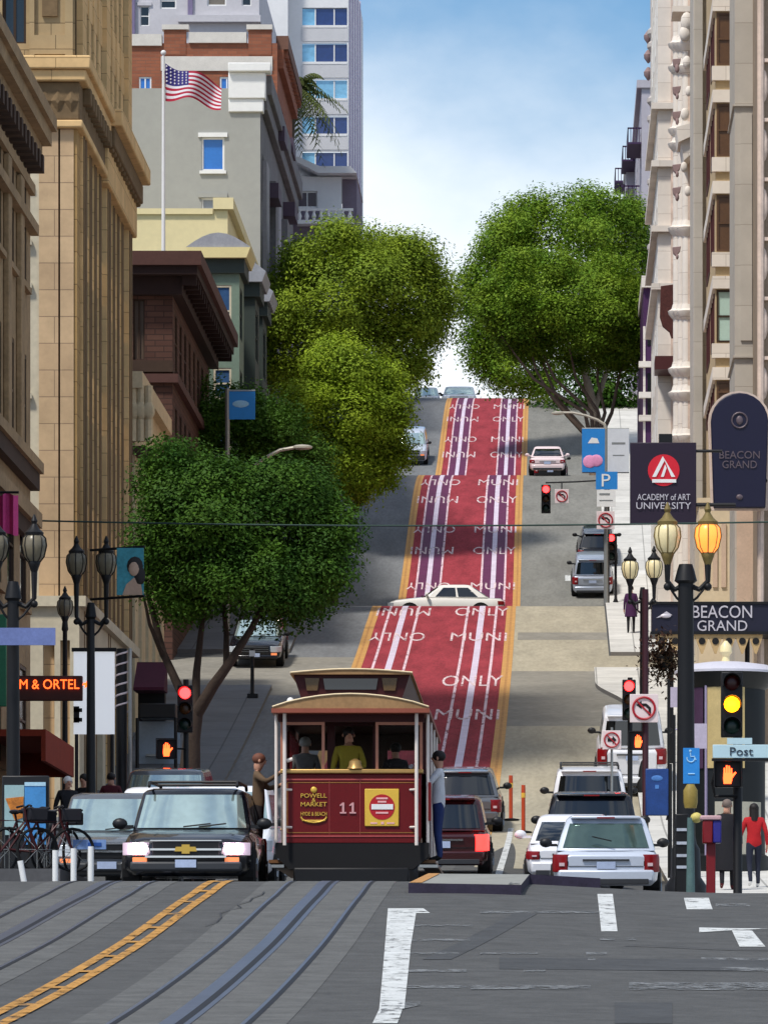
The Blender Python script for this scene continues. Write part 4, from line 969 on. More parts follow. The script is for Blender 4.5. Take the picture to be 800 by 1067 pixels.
scr = M('sky_reflection_windscreen', (196,216,210), .1, .8, .1, .8)  # pale sky reflection put into the glass colour of cars facing us
def carpitch(D, X):
    return math.atan2(G(X, D+2)-G(X, D-2), 4)
def car(label, x, D, away, W=1.85, L=4.7, H=1.6, mat=P_black, kind='suv', cat='car', X=None, name='parked_car', heading=None, lit=False, group=None, front=True, glassm=None, low=None, clad=False, frac=None, roofmat=None):
    gm = glassm or carglass
    Xc = wx(x, D) if X is None else X
    yc = D+L/2 if heading is None else D
    rz = (PI if away else 0.) if heading is None else heading
    pt = carpitch(yc, Xc)
    if heading is not None: pt = 0
    root = thing(name, label, cat, (Xc, yc, G(Xc, yc)), rz, group, (-pt if away else pt))
    hw = W/2; f, r = -L/2, L/2
    belt = H*(.60 if kind in ('suv','van','wagon') else .64)
    hood = belt-.04; cl = {'suv': .25, 'sedan': .28, 'van': .20, 'wagon': .25, 'pickup': .25}[kind]*L
    yA = f+cl; yB = yA+(.62 if kind != 'van' else .75); 
    yC = {'suv': r-.28, 'wagon': r-.5, 'van': r-.15, 'sedan': r-1.25, 'pickup': f+cl+2.0}[kind]; yD = {'suv': r-.06, 'wagon': r-.08, 'van': r-.03, 'sedan': r-.55, 'pickup': f+cl+2.3}[kind]
    tail = belt if kind not in ('sedan',) else belt-.03
    if kind == 'pickup': tail = belt-.05
    zb = .27
    def ring(y, k, zt, zlo=zb):
        w = hw*k; zm = zlo+(zt-zlo)*.5
        pts = [(w*.86,zlo),(w*.97,zlo+.1),(w,zm),(w*.985,zt-.13),(w*.93,zt-.03),(w*.7,zt+.015)]
        return [(a, y, b) for a, b in pts]+[(-a, y, b) for a, b in reversed(pts)]
    mb = MB()
    st = [(f,.86,hood-.24,.36),(f+.06,.93,hood-.14,.3),(f+.3,.985,hood-.06,zb),(f+cl*.6,1.,hood-.01,zb),(yA,1.,belt,zb),(0,1.,belt,zb),(r-.5,1.,tail,zb),(r-.12,.975,tail-.02,zb),(r,.92,tail-.12,.34)]
    mb.loft([ring(*s) for s in st], 0)
    # greenhouse
    gw = hw*.93; tw = hw*(.80 if kind in ('van','suv') else .74)
    if roofmat: mb.build('body', mat, root, bevel=.035); mb = MB()
    def plan(w, ya, yd, z, cf, cr): return [(w,ya+cf,z),(w*1.0,(ya+yd)/2,z),(w,yd-cr,z),(w*.8,yd-cr*.2,z),(w*.35,yd,z),(-w*.35,yd,z),(-w*.8,yd-cr*.2,z),(-w,yd-cr,z),(-w,(ya+yd)/2,z),(-w,ya+cf,z),(-w*.8,ya+cf*.25,z),(-w*.35,ya,z),(w*.35,ya,z),(w*.8,ya+cf*.25,z)]
    e0 = plan(gw,yA,yD,belt-.02,.2,.13); e1 = plan(tw,yB,yC,H-.075,.16,.1)
    mid = [tuple(p*.45+q_*.55 for p, q_ in zip(a_, b_)) for a_, b_ in zip(e0, e1)]; mid = [(x_*1.012, y_, z_) for x_, y_, z_ in mid]
    mb.loft([e0, mid, e1, plan(tw*.93,yB+.06,yC-.05,H-.03,.16,.1), plan(tw*.8,yB+.2,yC-.2,H,.12,.1)], 0)
    e = [[(gw,yA+.2,belt-.02),(gw,yD-.13,tail-.02),(-gw,yD-.13,tail-.02),(-gw,yA+.2,belt-.02)], [(tw,yB+.16,H-.075),(tw,yC-.1,H-.075),(-tw,yC-.1,H-.075),(-tw,yB+.16,H-.075)]]
    mb.build('roof' if roofmat else 'body', roofmat or mat, root, bevel=.035)
    def pane(q, u0, u1, v0, v1, nm, m, off=.012):
        q = [Vector(p) for p in q]
        P = lambda u, v: (q[0]*(1-u)+q[1]*u)*(1-v)+(q[3]*(1-u)+q[2]*u)*v
        n = (q[1]-q[0]).cross(q[3]-q[0]).normalized()
        c = (q[0]+q[1]+q[2]+q[3])/4
        if n.dot(c-Vector((0,(yB+yC)/2,belt))) < 0: n = -n
        pts = [P(u0,v0),P(u1,v0),P(u1,v1),P(u0,v1)]
        return MB().loft([[p-n*.02 for p in pts],[p+n*off for p in pts]]).build(nm, m, root, smooth=False)
    B, Tp = e[0], e[1]
    def curved(b_, t_, sgn, v0, v1, mg, nm, m):
        """glass following the curved plan between the belt line b_ and the roof line t_"""
        b_ = [Vector(p) for p in b_]; t_ = [Vector(p) for p in t_]; n = len(b_)
        b_[0] = b_[0].lerp(b_[1], mg); t_[0] = t_[0].lerp(t_[1], mg); b_[-1] = b_[-1].lerp(b_[-2], mg); t_[-1] = t_[-1].lerp(t_[-2], mg)
        o_ = Vector((0, sgn*.014, .006)); i_ = Vector((0, -sgn*.03, 0)); r0 = [p.lerp(q_, v0) for p, q_ in zip(b_, t_)]; r1 = [p.lerp(q_, v1) for p, q_ in zip(b_, t_)]
        return MB().loft([[p+o_ for p in r0]+[p+i_ for p in reversed(r0)], [p+o_ for p in r1]+[p+i_ for p in reversed(r1)]]).build(nm, m, root, ang=50)
    curved([e0[i] for i in (9,10,11,12,13,0)], [e1[i] for i in (9,10,11,12,13,0)], -1, .08, .94, .35, 'windscreen', scr if not away and heading is None else gm)
    rb = {'sedan': .1, 'pickup': .25}.get(kind, .08)
    curved([e0[i] for i in (2,3,4,5,6,7)], [e1[i] for i in (2,3,4,5,6,7)], 1, rb+.02, .88, .55, 'rear_window', gm)
    if kind in ('suv','wagon','van') and away:
        MB().prism([(-tw*.9,H-.05),(tw*.9,H-.05),(tw*.86,H-.0),(-tw*.86,H-.0)], yC-.22, yC+.1, 'xz').build('spoiler', mat, root, bevel=.015)
        MB().box(-.16,.16,yC+.1,yC+.112,H-.045,H-.02).build('brake_light', redoff, root)
    if away: MB().box(-hw*.8,hw*.8,r+.05,r+.08,.3,.4).build('valance', trim, root, bevel=.01)
    if away: MB().box(-hw*.70,hw*.70,r-.02,r+.012,.62,.63).box(-hw*.72,-hw*.71,r-.02,r+.012,.63,tail-.2).box(hw*.71,hw*.72,r-.02,r+.012,.63,tail-.2).build('tailgate_seam', dark, root)
    for s in (0, 1):
        q = [B[0],B[1],Tp[1],Tp[0]] if s == 0 else [B[3],B[2],Tp[2],Tp[3]]
        cuts = [(.12,.40),(.44,.70),(.74,.95)] if kind in ('suv','van','wagon') else [(.14,.50),(.54,.88)]
        for a, c in cuts: pane(q, a, c, .1, .88, 'side_window', gm)
    # wheels
    R0 = .36 if H > 1.6 else .32
    for s in (-1, 1):
        for y in (f+L*.185, r-L*.20):
            mb = MB(); mb.disc((s*(hw+.012)-(s*.24), y, R0+.03), R0+.06, s*.24, 'x', 20); mb.build('wheel_arch', dark, root, smooth=False)
            mb = MB(); mb.lathe([(R0-.05,-.1),(R0,-.07),(R0,.07),(R0-.05,.1),(R0*.6,.1),(R0*.6,-.1)], (0,0,0), 20, 0, False)
            mb.v = [(a[2]*s*1.+s*(hw-.06), y+a[0], R0+a[1]) for a in mb.v]
            w = mb.build('wheel', rubber, root)
            mb = MB(); mb.disc((s*(hw-.02), y, R0), R0*.6, s*.05, 'x', 16)
            for k in range(5): mb.tube([(s*(hw+.035), y, R0),(s*(hw+.035), y+R0*.55*math.cos(k*2*PI/5), R0+R0*.55*math.sin(k*2*PI/5))], .03, 4)
            mb.build('rim', rimm, w)
        mb = MB(); mb.ball((s*(hw+.13), yA+.25, belt+.1), .12, .07, .09, 10, 6); mb.box(min(s*(hw-.08),s*(hw+.1)), max(s*(hw-.08),s*(hw+.1)), yA+.22, yA+.3, belt+.03, belt+.08); mb.build('wing_mirror', plastic if kind != 'sedan' else mat, root)
    # front
    mb = MB(); mb.box(-hw*.52,hw*.52,f-.025,f+.1,hood-.40,hood-.16)
    if kind == 'suv':
        gr = mb.build('grille', plastic, root, bevel=.015)
        mb = MB(); mb.box(-hw*.55,hw*.55,f-.05,f-.02,hood-.295,hood-.265); mb.box(-hw*.55,hw*.55,f-.04,f,hood-.15,hood-.135); mb.build('grille_bar', chrome, gr)
    else:
        gr = mb.build('grille', plastic, root, bevel=.015); mb = MB()
        for k in range(3): mb.box(-hw*.5,hw*.5,f-.04,f-.02,hood-.36+k*.07,hood-.335+k*.07)
        mb.build('grille_bar', chrome, gr)
    for s in (-1, 1):
        mb = MB(); z = hood-.27
        pl_ = [(.60,f-.045),(.80,f-.04),(.90,f+.01),(.99,f+.16)]; rg = lambda zz_: [(s*hw*a,b_,zz_) for a, b_ in pl_]+[(s*hw*a*.9,b_+.12,zz_) for a, b_ in reversed(pl_)]; mb.loft([rg(z-.1), rg(z+.095)])
        hl = mb.build('headlight', M('glowing_lamp_housing', (232,206,222), .2, .3, .05, emit=.22) if lit else lampo, root, bevel=.01)
        if lit:
            for xo in (.67, .80): MB().ball((s*hw*xo, f-.05, z), .088, .03, .085, 12, 8).build('lens', lampw, hl)
        mb = MB(); mb.box(min(s*hw*.60,s*hw*.82), max(s*hw*.60,s*hw*.82), f-.05, f+.1, z-.2, z-.13); mb.build('indicator', orange, hl)
    mb = MB(); mb.box(-hw*.86,hw*.86,f-.07,f+.15,.34,hood-.46); mb.build('front_bumper', trim if kind == 'suv' else mat, root, bevel=.04)
    mb = MB(); mb.box(-.16,.16,f-.09,f-.06,.40,.52); mb.build('number_plate', platem, root)
    mb = MB()
    for s in (-1, 1): mb.tube([(s*.12,yA-.0,belt+.05),(s*.12+.42,yA+.06,belt+.1)], .012, 5)
    mb.build('wiper', plastic, root)
    # rear
    for s in (-1, 1):
        mb = MB(); z = tail-.24 if kind != 'sedan' else tail-.2
        hgt = .20 if kind in ('suv','wagon') else (.26 if kind == 'van' else .1)
        pl_ = [(.74,r+.03),(.88,r+.025),(.965,r-.04),(1.01,r-.2)]; rg = lambda zz_, kk=1.: [(s*hw*a*kk,b_-(1-kk),zz_) for a, b_ in pl_]+[(s*hw*a*.88,b_-.12,zz_) for a, b_ in reversed(pl_)]; mb.loft([rg(z-hgt*.8), rg(z+hgt*.45), rg(z+hgt*.8, .985)])
        mb.build('tail_light', redon if low == 'lit' else redoff, root, bevel=.01)
        if low != 'lit' and away: MB().box(min(s*hw*.78,s*hw*.88),max(s*hw*.78,s*hw*.88),r+.02,r+.045,z-hgt*.25,z+hgt*.05).build('reversing_lamp', M('pale_lamp_lens', (214,186,190), .2, 0, .05), root)
    mb = MB(); mb.box(-hw*.9,hw*.9,r-.1,r+.07,.34,.56); mb.build('rear_bumper', mat if not clad else trim, root, bevel=.04)
    mb = MB(); mb.box(-.17,.17,r+.02,r+.04,tail-.34,tail-.21); mb.build('number_plate', platem, root)
    mb = MB(); mb.box(-.42,.42,r-.0,r+.035,tail-.2,tail-.165); mb.build('tailgate_handle', trim if mat is P_lsil or mat is P_white else chrome, root)
    return root

def wiper_rack(root, W, L, H, y0, y1, m=plastic):
    mb = MB()
    for s in (-1, 1): mb.tube([(s*W*.36,y0,H+.02),(s*W*.36,y0+.1,H+.09),(s*W*.36,y1-.1,H+.09),(s*W*.36,y1,H+.02)], .025, 6)
    for y in (y0+.4, y1-.4): mb.tube([(-W*.36,y,H+.1),(W*.36,y,H+.1)], .025, 6)
    mb.build('roof_rack', m, root)

gline = 'cars waiting in the oncoming lanes'; gpark = 'cars ahead in the right-hand lanes'
c = car('large black SUV with headlights on and a roof rack facing us beside the cable car', 194, 88, False, 1.98, 5.0, 1.66, P_black, 'suv', name='black_suv', lit=True, cat='suv', group=gline)
wiper_rack(c, 1.9, 5.0, 1.66, -.7, 2.0)
mb = MB(); z = 1.66*.60-.04-.275
mb.prism([(-.17,z-.035),(-.06,z-.035),(-.06,z-.07),(.06,z-.07),(.06,z-.035),(.17,z-.035),(.15,z+.035),(.06,z+.035),(.06,z+.07),(-.06,z+.07),(-.06,z+.035),(-.15,z+.035)], -2.5-.075, -2.5-.04, 'xz'); mb.build('badge', M('gold_badge', (214,176,84), .3, .7, 0), c)
mb = MB(); mb.box(-.62,.62,-2.58,-2.5,.55,.58); mb.build('bumper_chrome_strip', chrome, c)
car('silver-grey SUV facing us at the far left beside the bike racks', 112, 95.5, False, 1.9, 4.7, 1.68, P_grey, 'suv', name='silver_suv', cat='suv', group=gline)
car('white car with a pale windscreen facing us, half hidden between black SUV and cable car', 229, 100.5, False, 1.85, 4.6, 1.86, P_white, 'van', name='white_car', group=gline)
car('white car showing only its roof corner between the silver and the black SUVs', 160, 107, False, 1.8, 4.5, 1.84, P_white, 'wagon', name='white_car', group=gline)
car('dark van with a bright windscreen rising behind the black SUV roof', 168, 121, False, 1.95, 4.9, 2.0, P_grey, 'van', name='dark_van', cat='van', group=gline)
c = car('silver-white minivan seen from behind just beyond the crest', 631, 104, True, 1.92, 4.7, 1.53, P_lsil, 'wagon', name='silver_minivan', glassm=M('green_reflection_glass', (84,104,100), .08, .6, .15, .8), cat='minivan', group=gpark)  # rear glass colour paints a pale green reflection
mb = MB(); mb.tube([(-.1,2.32,1.08),(.25,2.26,1.16)], .012, 5); mb.tube([(0,1.8,1.52),(0,1.78,1.6)], .01, 5); mb.build('rear_wiper', plastic, c)
car('white low sedan squeezed in front-left of the silver minivan', 598, 110.3, True, 1.84, 4.6, 1.42, P_white, 'sedan', name='white_sedan', group=gpark)
c = car('black SUV with dark rear glass between the minivan and the white SUV', 616, 117, True, 2.0, 4.8, 1.76, P_black, 'suv', name='black_suv', cat='suv', group=gpark)
c = car('tall white SUV with dark rear window and roof rack ahead of the black SUV', 614, 141, True, 1.96, 4.9, 1.8, P_white, 'suv', name='white_suv', cat='suv', group=gpark)
wiper_rack(c, 1.96, 4.9, 1.8, -.6, 1.9)
car('dark red SUV with lit tail lights queued right ahead of the cable car', 460, 113, True, 1.85, 4.5, 1.6, P_maroon, 'suv', name='red_suv', cat='suv', low='lit', group=gpark)
car('grey car with a wing mirror ahead of the dark red SUV', 484, 146, True, 1.85, 4.6, 1.56, P_grey, 'wagon', name='grey_car', group=gpark)
car('white parked delivery van partly hidden behind street signs on the right', 658, 158, True, 1.9, 5.2, 2.25, P_white, 'van', name='white_van', cat='van')
car('pinkish white sedan seen from behind stopped near the second crossing', 570, 297, True, 1.84, 4.6, 1.5, P_pinkw, 'sedan', name='pink_white_sedan', group='cars far up the hill')
car('black SUV just ahead of the pinkish white sedan', 573, 338, True, 1.95, 4.8, 1.85, P_black, 'suv', name='black_suv', cat='suv', group='cars far up the hill')
car('silver SUV parked at the right kerb above the first crossing', 617, 257, True, 1.8, 4.6, 1.75, P_silver, 'suv', name='silver_suv', cat='suv', group='cars far up the hill')
car('black car parked directly ahead of the silver SUV at the right kerb', 622, 265, True, 1.8, 4.6, 1.6, P_black, 'wagon', name='black_car', group='cars far up the hill')
car('white jeep with pale headlights facing down the hill on the left', 428, 348, False, 1.95, 4.4, 1.9, P_lsil, 'suv', name='white_jeep', cat='jeep', lit=False, group='cars far up the hill')
car('bluish white van peeking over the hilltop against the sky', 478, 399, False, 2.4, 5.2, 1.7, P_silver, 'van', name='hilltop_van', cat='van', group='cars far up the hill')
car('white car at the hilltop beside the left trees', 444, 400, False, 1.9, 4.6, 1.75, P_white, 'wagon', name='hilltop_car', group='cars far up the hill')
car('black car stopped on the left at the lane below the trees', 266, 195, False, 1.8, 4.6, 1.6, P_black, 'wagon', name='black_car')
car('white car crossing sideways at the first hilltop intersection', 465, 231, False, 1.8, 4.6, 1.46, P_cream, 'sedan', name='crossing_car', heading=-PI/2)

# ------------------------------------------------------------------ bicycles
def bicycle():
    root = thing('bicycle', '', 'bicycle', (0,0,0)); b_ = M('bike_black', (26,24,30), .5, .2, .1); rd = M('bike_dark_red', (60,18,22), .45, .1, .1)
    MB().tube([(-.5,0,.34),(-.12,0,.3),(.3,0,.78),(-.2,0,.78),(-.12,0,.3)], .022, 6).tube([(-.5,0,.34),(-.2,0,.78),(-.24,0,.9)], .02, 6).tube([(.5,0,.34),(.32,0,.78),(.29,0,.98)], .022, 6).build('frame', rd, root)
    for x in (-.5, .5):
        w = MB().tube([(x+.33*math.cos(2*PI*k/20),0,.34+.33*math.sin(2*PI*k/20)) for k in range(21)], .025, 6).build('wheel', rubber, root)
        m_ = MB()
        for k in range(8): m_.tube([(x,0,.34),(x+.31*math.cos(k*PI/4),0,.34+.31*math.sin(k*PI/4))], .006, 3)
        m_.build('spokes', steel, w)
    MB().ball((-.25,0,.93), .13, .06, .04, 8, 5).build('saddle', b_, root)
    MB().tube([(.28,-.28,1.0),(.32,-.1,1.02),(.29,0,.98),(.32,.1,1.02),(.28,.28,1.0)], .018, 6).build('handlebar', b_, root)
    MB().box(.32,.62,-.16,.16,.78,.98).build('front_basket', b_, root, bevel=.02)
    return root
b0 = bicycle(); blabels = ['first bicycle of the rack, leftmost at the picture edge below the blue ad panel','second bicycle of the rack, turned towards the kerb below the pizza poster','third bicycle of the rack, standing before the blue ad panel','fourth bicycle of the rack, nearest to the silver SUV']
for i, (x, D, rz) in enumerate(((8,89,.5),(26,90,1.0),(43,89.5,.3),(62,91.5,1.25))):
    o = b0 if i == 0 else copy_tree(b0)
    X = wx(x, D); o.location = (X, D, G(X, D)+.35); o.rotation_euler = (0,0,rz); o['label'] = blabels[i]; o['group'] = 'bicycles in the dark street rack'
mb = MB()
X0_ = wx(-10,90.5); mb.box(X0_, wx(76,90.5), 88.2, 93.5, G(-8.5,90)-.3, G(-8.5,90)+.345)
tag(mb.build('bike_rack_platform', [M('grey_platform', (84,84,86), .85, 0, .15)]), 'low grey platform under the parked bicycles at the left', 'platform')
# posts at the rack
pl = ['white rack post at the picture left beside the bicycles, tilted','white flexible post below the silver SUV bumper, left of the pair','white flexible post below the silver SUV bumper, right of the pair','white flexible post nearest the black SUV, beside its wheel']
for i, (x, yt) in enumerate(((27,897),(58,886),(77,884),(95,882),)):
    D = 86.; X = wx(x, D); zt = wz(yt, D); g = G(X, D)
    r = thing('flexible_post', pl[i], 'post', (X, D, g), 0, 'white flexible posts by the bicycle rack')
    MB().tube([(0,0,0),((-.08 if i == 0 else 0),0,zt-g)], .045, 10).build('tube', white, r)
    MB().lathe([(.12,0),(.12,.03),(.05,.06)], (0,0,0), 12).build('base', plastic, r)
D = 92.; o = thing('blue_notice_board', 'small blue and white notice board before the silver SUV bumper', 'notice board', (wx(93,D), D, G(-7.4,D)))
mb = MB(); mb.box(wx(75,D), wx(111,D), D-.03, D, wz(885,D), wz(875,D)); mb.build('board', M('blue_white_board', (120,150,200), .5, 0, .25, 6), o, o.location)
mb = MB(); mb.box(wx(92,D), wx(106,D), D-.04, D-.03, wz(882,D), wz(878,D)); mb.build('panel', M('deep_blue_panel', (40,84,160), .5, 0, .1), o, o.location)
mb = MB(); mb.tube([(wx(93,D),D,G(-7.4,D)),(wx(93,D),D,wz(880,D))], .03, 8); mb.build('post', steel, o, o.location)

# ------------------------------------------------------------------ cable car
DC = 89.6; XC = wx(366, DC)+0.; g0 = G(XC, DC+3)
cc = thing('cable_car', 'maroon and cream cable car number 11 seen from behind with riders on its sides', 'cable car', (XC, DC, g0))
mar = M('maroon_coach_paint', (98,10,15), .5, 0, .12, 2, spec=.25); mard = M('dark_maroon_paint', (58,15,17), .55, 0, .12, 2, spec=.25); ctan = M('cream_roof_canvas', (150,116,78), .75, 0, .2, 2); brass = M('aged_brass', (176,140,84), .4, .5, .1); wood = M('varnished_wood', (120,82,48), .45, 0, .2, 4, streak=.2); warm = M('gold_lettering', (216,176,72), .45, .2, .1); ivory = M('ivory_pole', (226,214,204), .4, 0, .05)
q = lambda x: (x-366)*DC/F
zz = lambda y: wz(y, DC)-g0
def cp(mb, n, m, par=cc, **k): return mb.build(n, m, par, **k)
mb = MB(); n = 10
rp = [(q(285)+(q(447)-q(285))*t/n, zz(738)+.0+.2*math.sin(PI*t/n)**.8) for t in range(n+1)]
mb.prism([(q(285),zz(742))]+rp+[(q(447),zz(742))], -.35, 8.5, 'xz', 0); roof = cp(mb, 'roof', [ctan])
mb = MB(); mb.box(q(284),q(448),-.37,8.5,zz(744),zz(739.5)); mb.build('roof_edge', M('red_brown_roof_edge', (140,74,56), .6, 0, .1), roof)
mb = MB(); arc = [(q(303)+(q(430)-q(303))*t/n, zz(702)+.055*math.sin(PI*t/n)) for t in range(n+1)]
mb.prism([(q(303),zz(703.5))]+arc+[(q(430),zz(703.5))], -.2, 8.0, 'xz', 0); mb.build('clerestory_roof', ctan, roof)
MB().tube([(a_,-.21,b_+.006) for a_, b_ in arc], .014, 5).build('cream_edge', M('cream_trim', (222,200,160), .5, 0, .1), roof)
MB().tube([(a_,-.36,b_+.004) for a_, b_ in rp], .014, 5).build('cream_edge', M('cream_trim', (222,200,160)), roof)
mb = MB(); mb.prism([(q(306),zz(703.5)),(q(427),zz(703.5)),(q(418),zz(731)),(q(315),zz(731))], -.08, 7.9, 'xz', 0); mb.build('clerestory', mard, roof)
mb = MB(); mb.prism([(q(337),zz(707.5)),(q(394),zz(707.5)),(q(392),zz(719)),(q(339),zz(719))], -.11, -.07, 'xz', 0)
mb.build('clerestory_window', glass, roof)
for xa, xb in ((318,333),(398,414)): MB().prism([(q(xa),zz(707)),(q(xb),zz(707)),(q(xb-2),zz(720)),(q(xa+2),zz(720))], -.11, -.07, 'xz').build('clerestory_window', M('amber_dark_glass', (84,62,30), .2, 0, .3, 6), roof)
# dash panel with rounded corners
mb = MB(); x0, x1, z0, z1 = q(294), q(439), zz(880), zz(806)
mb.prism([(x0+.05,z0),(x1-.05,z0),(x1,z0+.1),(x1,z1),(x0,z1),(x0,z0+.1)], 0, .08, 'xz'); dash = cp(mb, 'dash_panel', [mar], bevel=.02)
mb = MB(); mb.box(x0-.03,x1+.03,-.05,.12,zz(806),zz(801.5)); cp(mb, 'hand_rail', [brass], bevel=.015)
mb = MB(); mb.box(x0+.04,x1-.04,-.012,.0,zz(813),zz(811.5)); mb.box(x0+.04,x1-.04,-.012,.0,zz(872),zz(870.5)); mb.box(q(343),q(343.4),-.006,.0,zz(870),zz(813)); mb.box(q(375),q(375.4),-.006,.0,zz(870),zz(813)); mb.build('coach_line', M('faded_red_line', (168,72,70), .5, 0, .1), dash)
mb = MB(); gz0, gz1 = zz(868), zz(815)
for xa in (q(299), q(433.5)): mb.box(xa,xa+.012,-.006,.0,gz0,gz1)
mb.box(q(299),q(434),-.006,.0,gz0,gz0+.012); mb.box(q(299),q(434),-.006,.0,gz1-.012,gz1); mb.build('gold_pinstripe', M('dull_gold_line', (150,104,48), .5, .2, .2, 8), dash)
for xo in (357.5, 367.5):
    MB().prism([(q(xo)+a, zz(842)+b_) for a, b_ in ((-.05,-.085),(.05,-.085),(.05,-.062),(.018,-.062),(.018,.085),(-.01,.085),(-.055,.045),(-.045,.028),(-.015,.048),(-.015,-.062),(-.05,-.062))], -.02, -.001, 'xz').build('number', M('pale_rose_number', (204,150,150), .5, 0, .05), dash)
for t, y, w, h in (('POWELL',829,27,4.4),('&',833.5,4,4),('MARKET',838,27,4.4),('HYDE & BEACH',848,27,4)): lettering(t, (q(327),-.008,zz(y)), w*DC/F, h*DC/F, warm, dash)
mb = MB(); mb.tube([(q(327)+.2*math.cos(PI+PI*k/8),-.015,zz(851)+.09*math.sin(PI+PI*k/8)) for k in range(9)], .013, 5); mb.tube([(q(315),-.015,zz(855)),(q(339),-.015,zz(855))], .01, 5); mb.ball((q(327),-.01,zz(823)), .05, .02, .05, 8, 5); mb.build('crest', warm, dash)
mb = MB(); mb.box(q(380),q(415.5),-.03,-.001,zz(861),zz(822)); ad = mb.build('yellow_sign', M('yellow_sign_board', (216,176,64), .5, 0, .08, 4), dash, bevel=.01)
mb = MB(); mb.disc((q(398),-.035,zz(841)), 13.3*DC/F, .005, 'y', 28); mb.build('red_disc', M('sign_red', (172,24,34), .5, 0, .05), ad)
mb = MB(); mb.box(q(387),q(409.5),-.045,-.036,zz(843.5),zz(838)); mb.build('white_bar', white, ad)
mb = MB(); 
for y, w in ((832,12),(835.5,9),(847,13)): mb.box(q(398-w/2),q(398+w/2),-.043,-.036,zz(y+.9),zz(y-.9))
mb.box(q(386),q(393),-.036,-.031,zz(858.5),zz(857)); mb.box(q(397),q(400),-.036,-.031,zz(859),zz(856.5)); mb.box(q(403),q(411),-.036,-.031,zz(858.5),zz(857)); mb.build('small_print', M('pink_print', (226,170,170)), ad)
# uprights and frames of the rear bulkhead (0.9 m in)
YB = 1.15
mb = MB(); mb.box(q(290),q(442),YB,YB+.08,zz(752),zz(742)); mb.box(q(290),q(296),YB,YB+.08,zz(880),zz(752)); mb.box(q(436),q(442),YB,YB+.08,zz(880),zz(752))
mb.box(q(338),q(346),YB,YB+.08,zz(880),zz(752)); mb.box(q(386),q(392),YB,YB+.08,zz(880),zz(752)); mb.box(q(290),q(338),YB,YB+.08,zz(880),zz(803)); mb.box(q(392),q(442),YB,YB+.08,zz(880),zz(803)); cp(mb, 'rear_bulkhead', [mard])
for xa, xb in ((292,338),(391,440)):
    mb = MB(); mb.box(q(xa),q(xa+3),.08,.14,zz(804),zz(752)); mb.box(q(xb-3),q(xb),.08,.14,zz(804),zz(752)); mb.box(q(xa+3),q(xb-3),.08,.14,zz(755),zz(752)); wf = cp(mb, 'window_frame', [M('rose_brown_frame', (176,116,92), .5, 0, .1)])
    mb = MB(); mb.box(q(xa+3),q(xb-3),.1,.11,zz(803),zz(755)); 
    gl = M('clear_glass', (235,240,240), .02, 0, 0); gl.node_tree.nodes['Principled BSDF'].inputs['Transmission Weight'].default_value = 1.; gl.node_tree.nodes['Principled BSDF'].inputs['IOR'].default_value = 1.05
    mb.build('pane', gl, wf)
mb = MB(); mb.box(q(290),q(442),.05,.16,zz(752),zz(744)); cp(mb, 'header_beam', [mard])
for x in (297, 434):
    mb = MB(); mb.tube([(q(x),-.12,zz(881)),(q(x),-.12,zz(744))], .028, 8)
    for y in (823, 862): mb.tube([(q(x),-.12,zz(y)),(q(x)+(.1 if x < 366 else -.1),.0,zz(y))], .02, 6)
    cp(mb, 'grab_pole', [ivory])
for x in (287.5, 445.5):
    for y in (.1, 2.3, 4.4, 6.5):
        mb = MB(); mb.tube([(q(x),y,.55),(q(x),y,zz(744))], .025, 8); cp(mb, 'grab_pole', [ivory])
# cabin: floor, side walls with windows, seats, roof lining, front open section
mb = MB(); mb.box(-1.08,1.08,0.1,8.3,.72,.82); cp(mb, 'floor', [wood])
for s in (-1, 1):
    a, b_ = sorted((s*1.02, s*1.08))
    mb = MB(); ops = [(.3+k*.85,.95+k*.85,.85,1.72) for k in range(4)]
    facade(mb, (s*1.08, YB, .82), Vector((0,1,0)), Vector((s,0,0)), 3.8, 2.02, ops, .06); cp(mb, 'side_wall', [mar], smooth=False)
    mb = MB(); mb.box(min(s*1.05,s*1.3),max(s*1.05,s*1.3),.3,8.0,.42,.47); rb_ = cp(mb, 'running_board', [wood])
    mb = MB(); mb.box(min(s*.7,s*1.0),max(s*.7,s*1.0),5.1,7.9,.82,1.25); mb.box(min(s*.62,s*.7),max(s*.62,s*.7),5.1,7.9,1.25,1.75); cp(mb, 'bench', [wood])
mb = MB(); facade(mb, (-1.04,4.9,.82), Vector((1,0,0)), Vector((0,-1,0)), 2.08, 2.0, [(.12,.62,.95,1.6),(1.46,1.96,.95,1.6)], .05); cp(mb, 'added_dark_partition', [M('dark_varnished_wood', (58,36,24), .5, 0, .2, 4)], smooth=False)  # partition added to make the cabin interior darker
mb = MB(); mb.box(-1.02,1.02,4.95,5.0,.82,1.75); mb.box(-1.08,1.08,7.95,8.05,.82,1.75); cp(mb, 'front_panel', [mar])
mb = MB(); mb.box(-1.04,1.04,.1,8.3,zz(745)-.03,zz(744)+.02); cp(mb, 'roof_lining', [M('dark_varnished_wood', (58,36,24))])
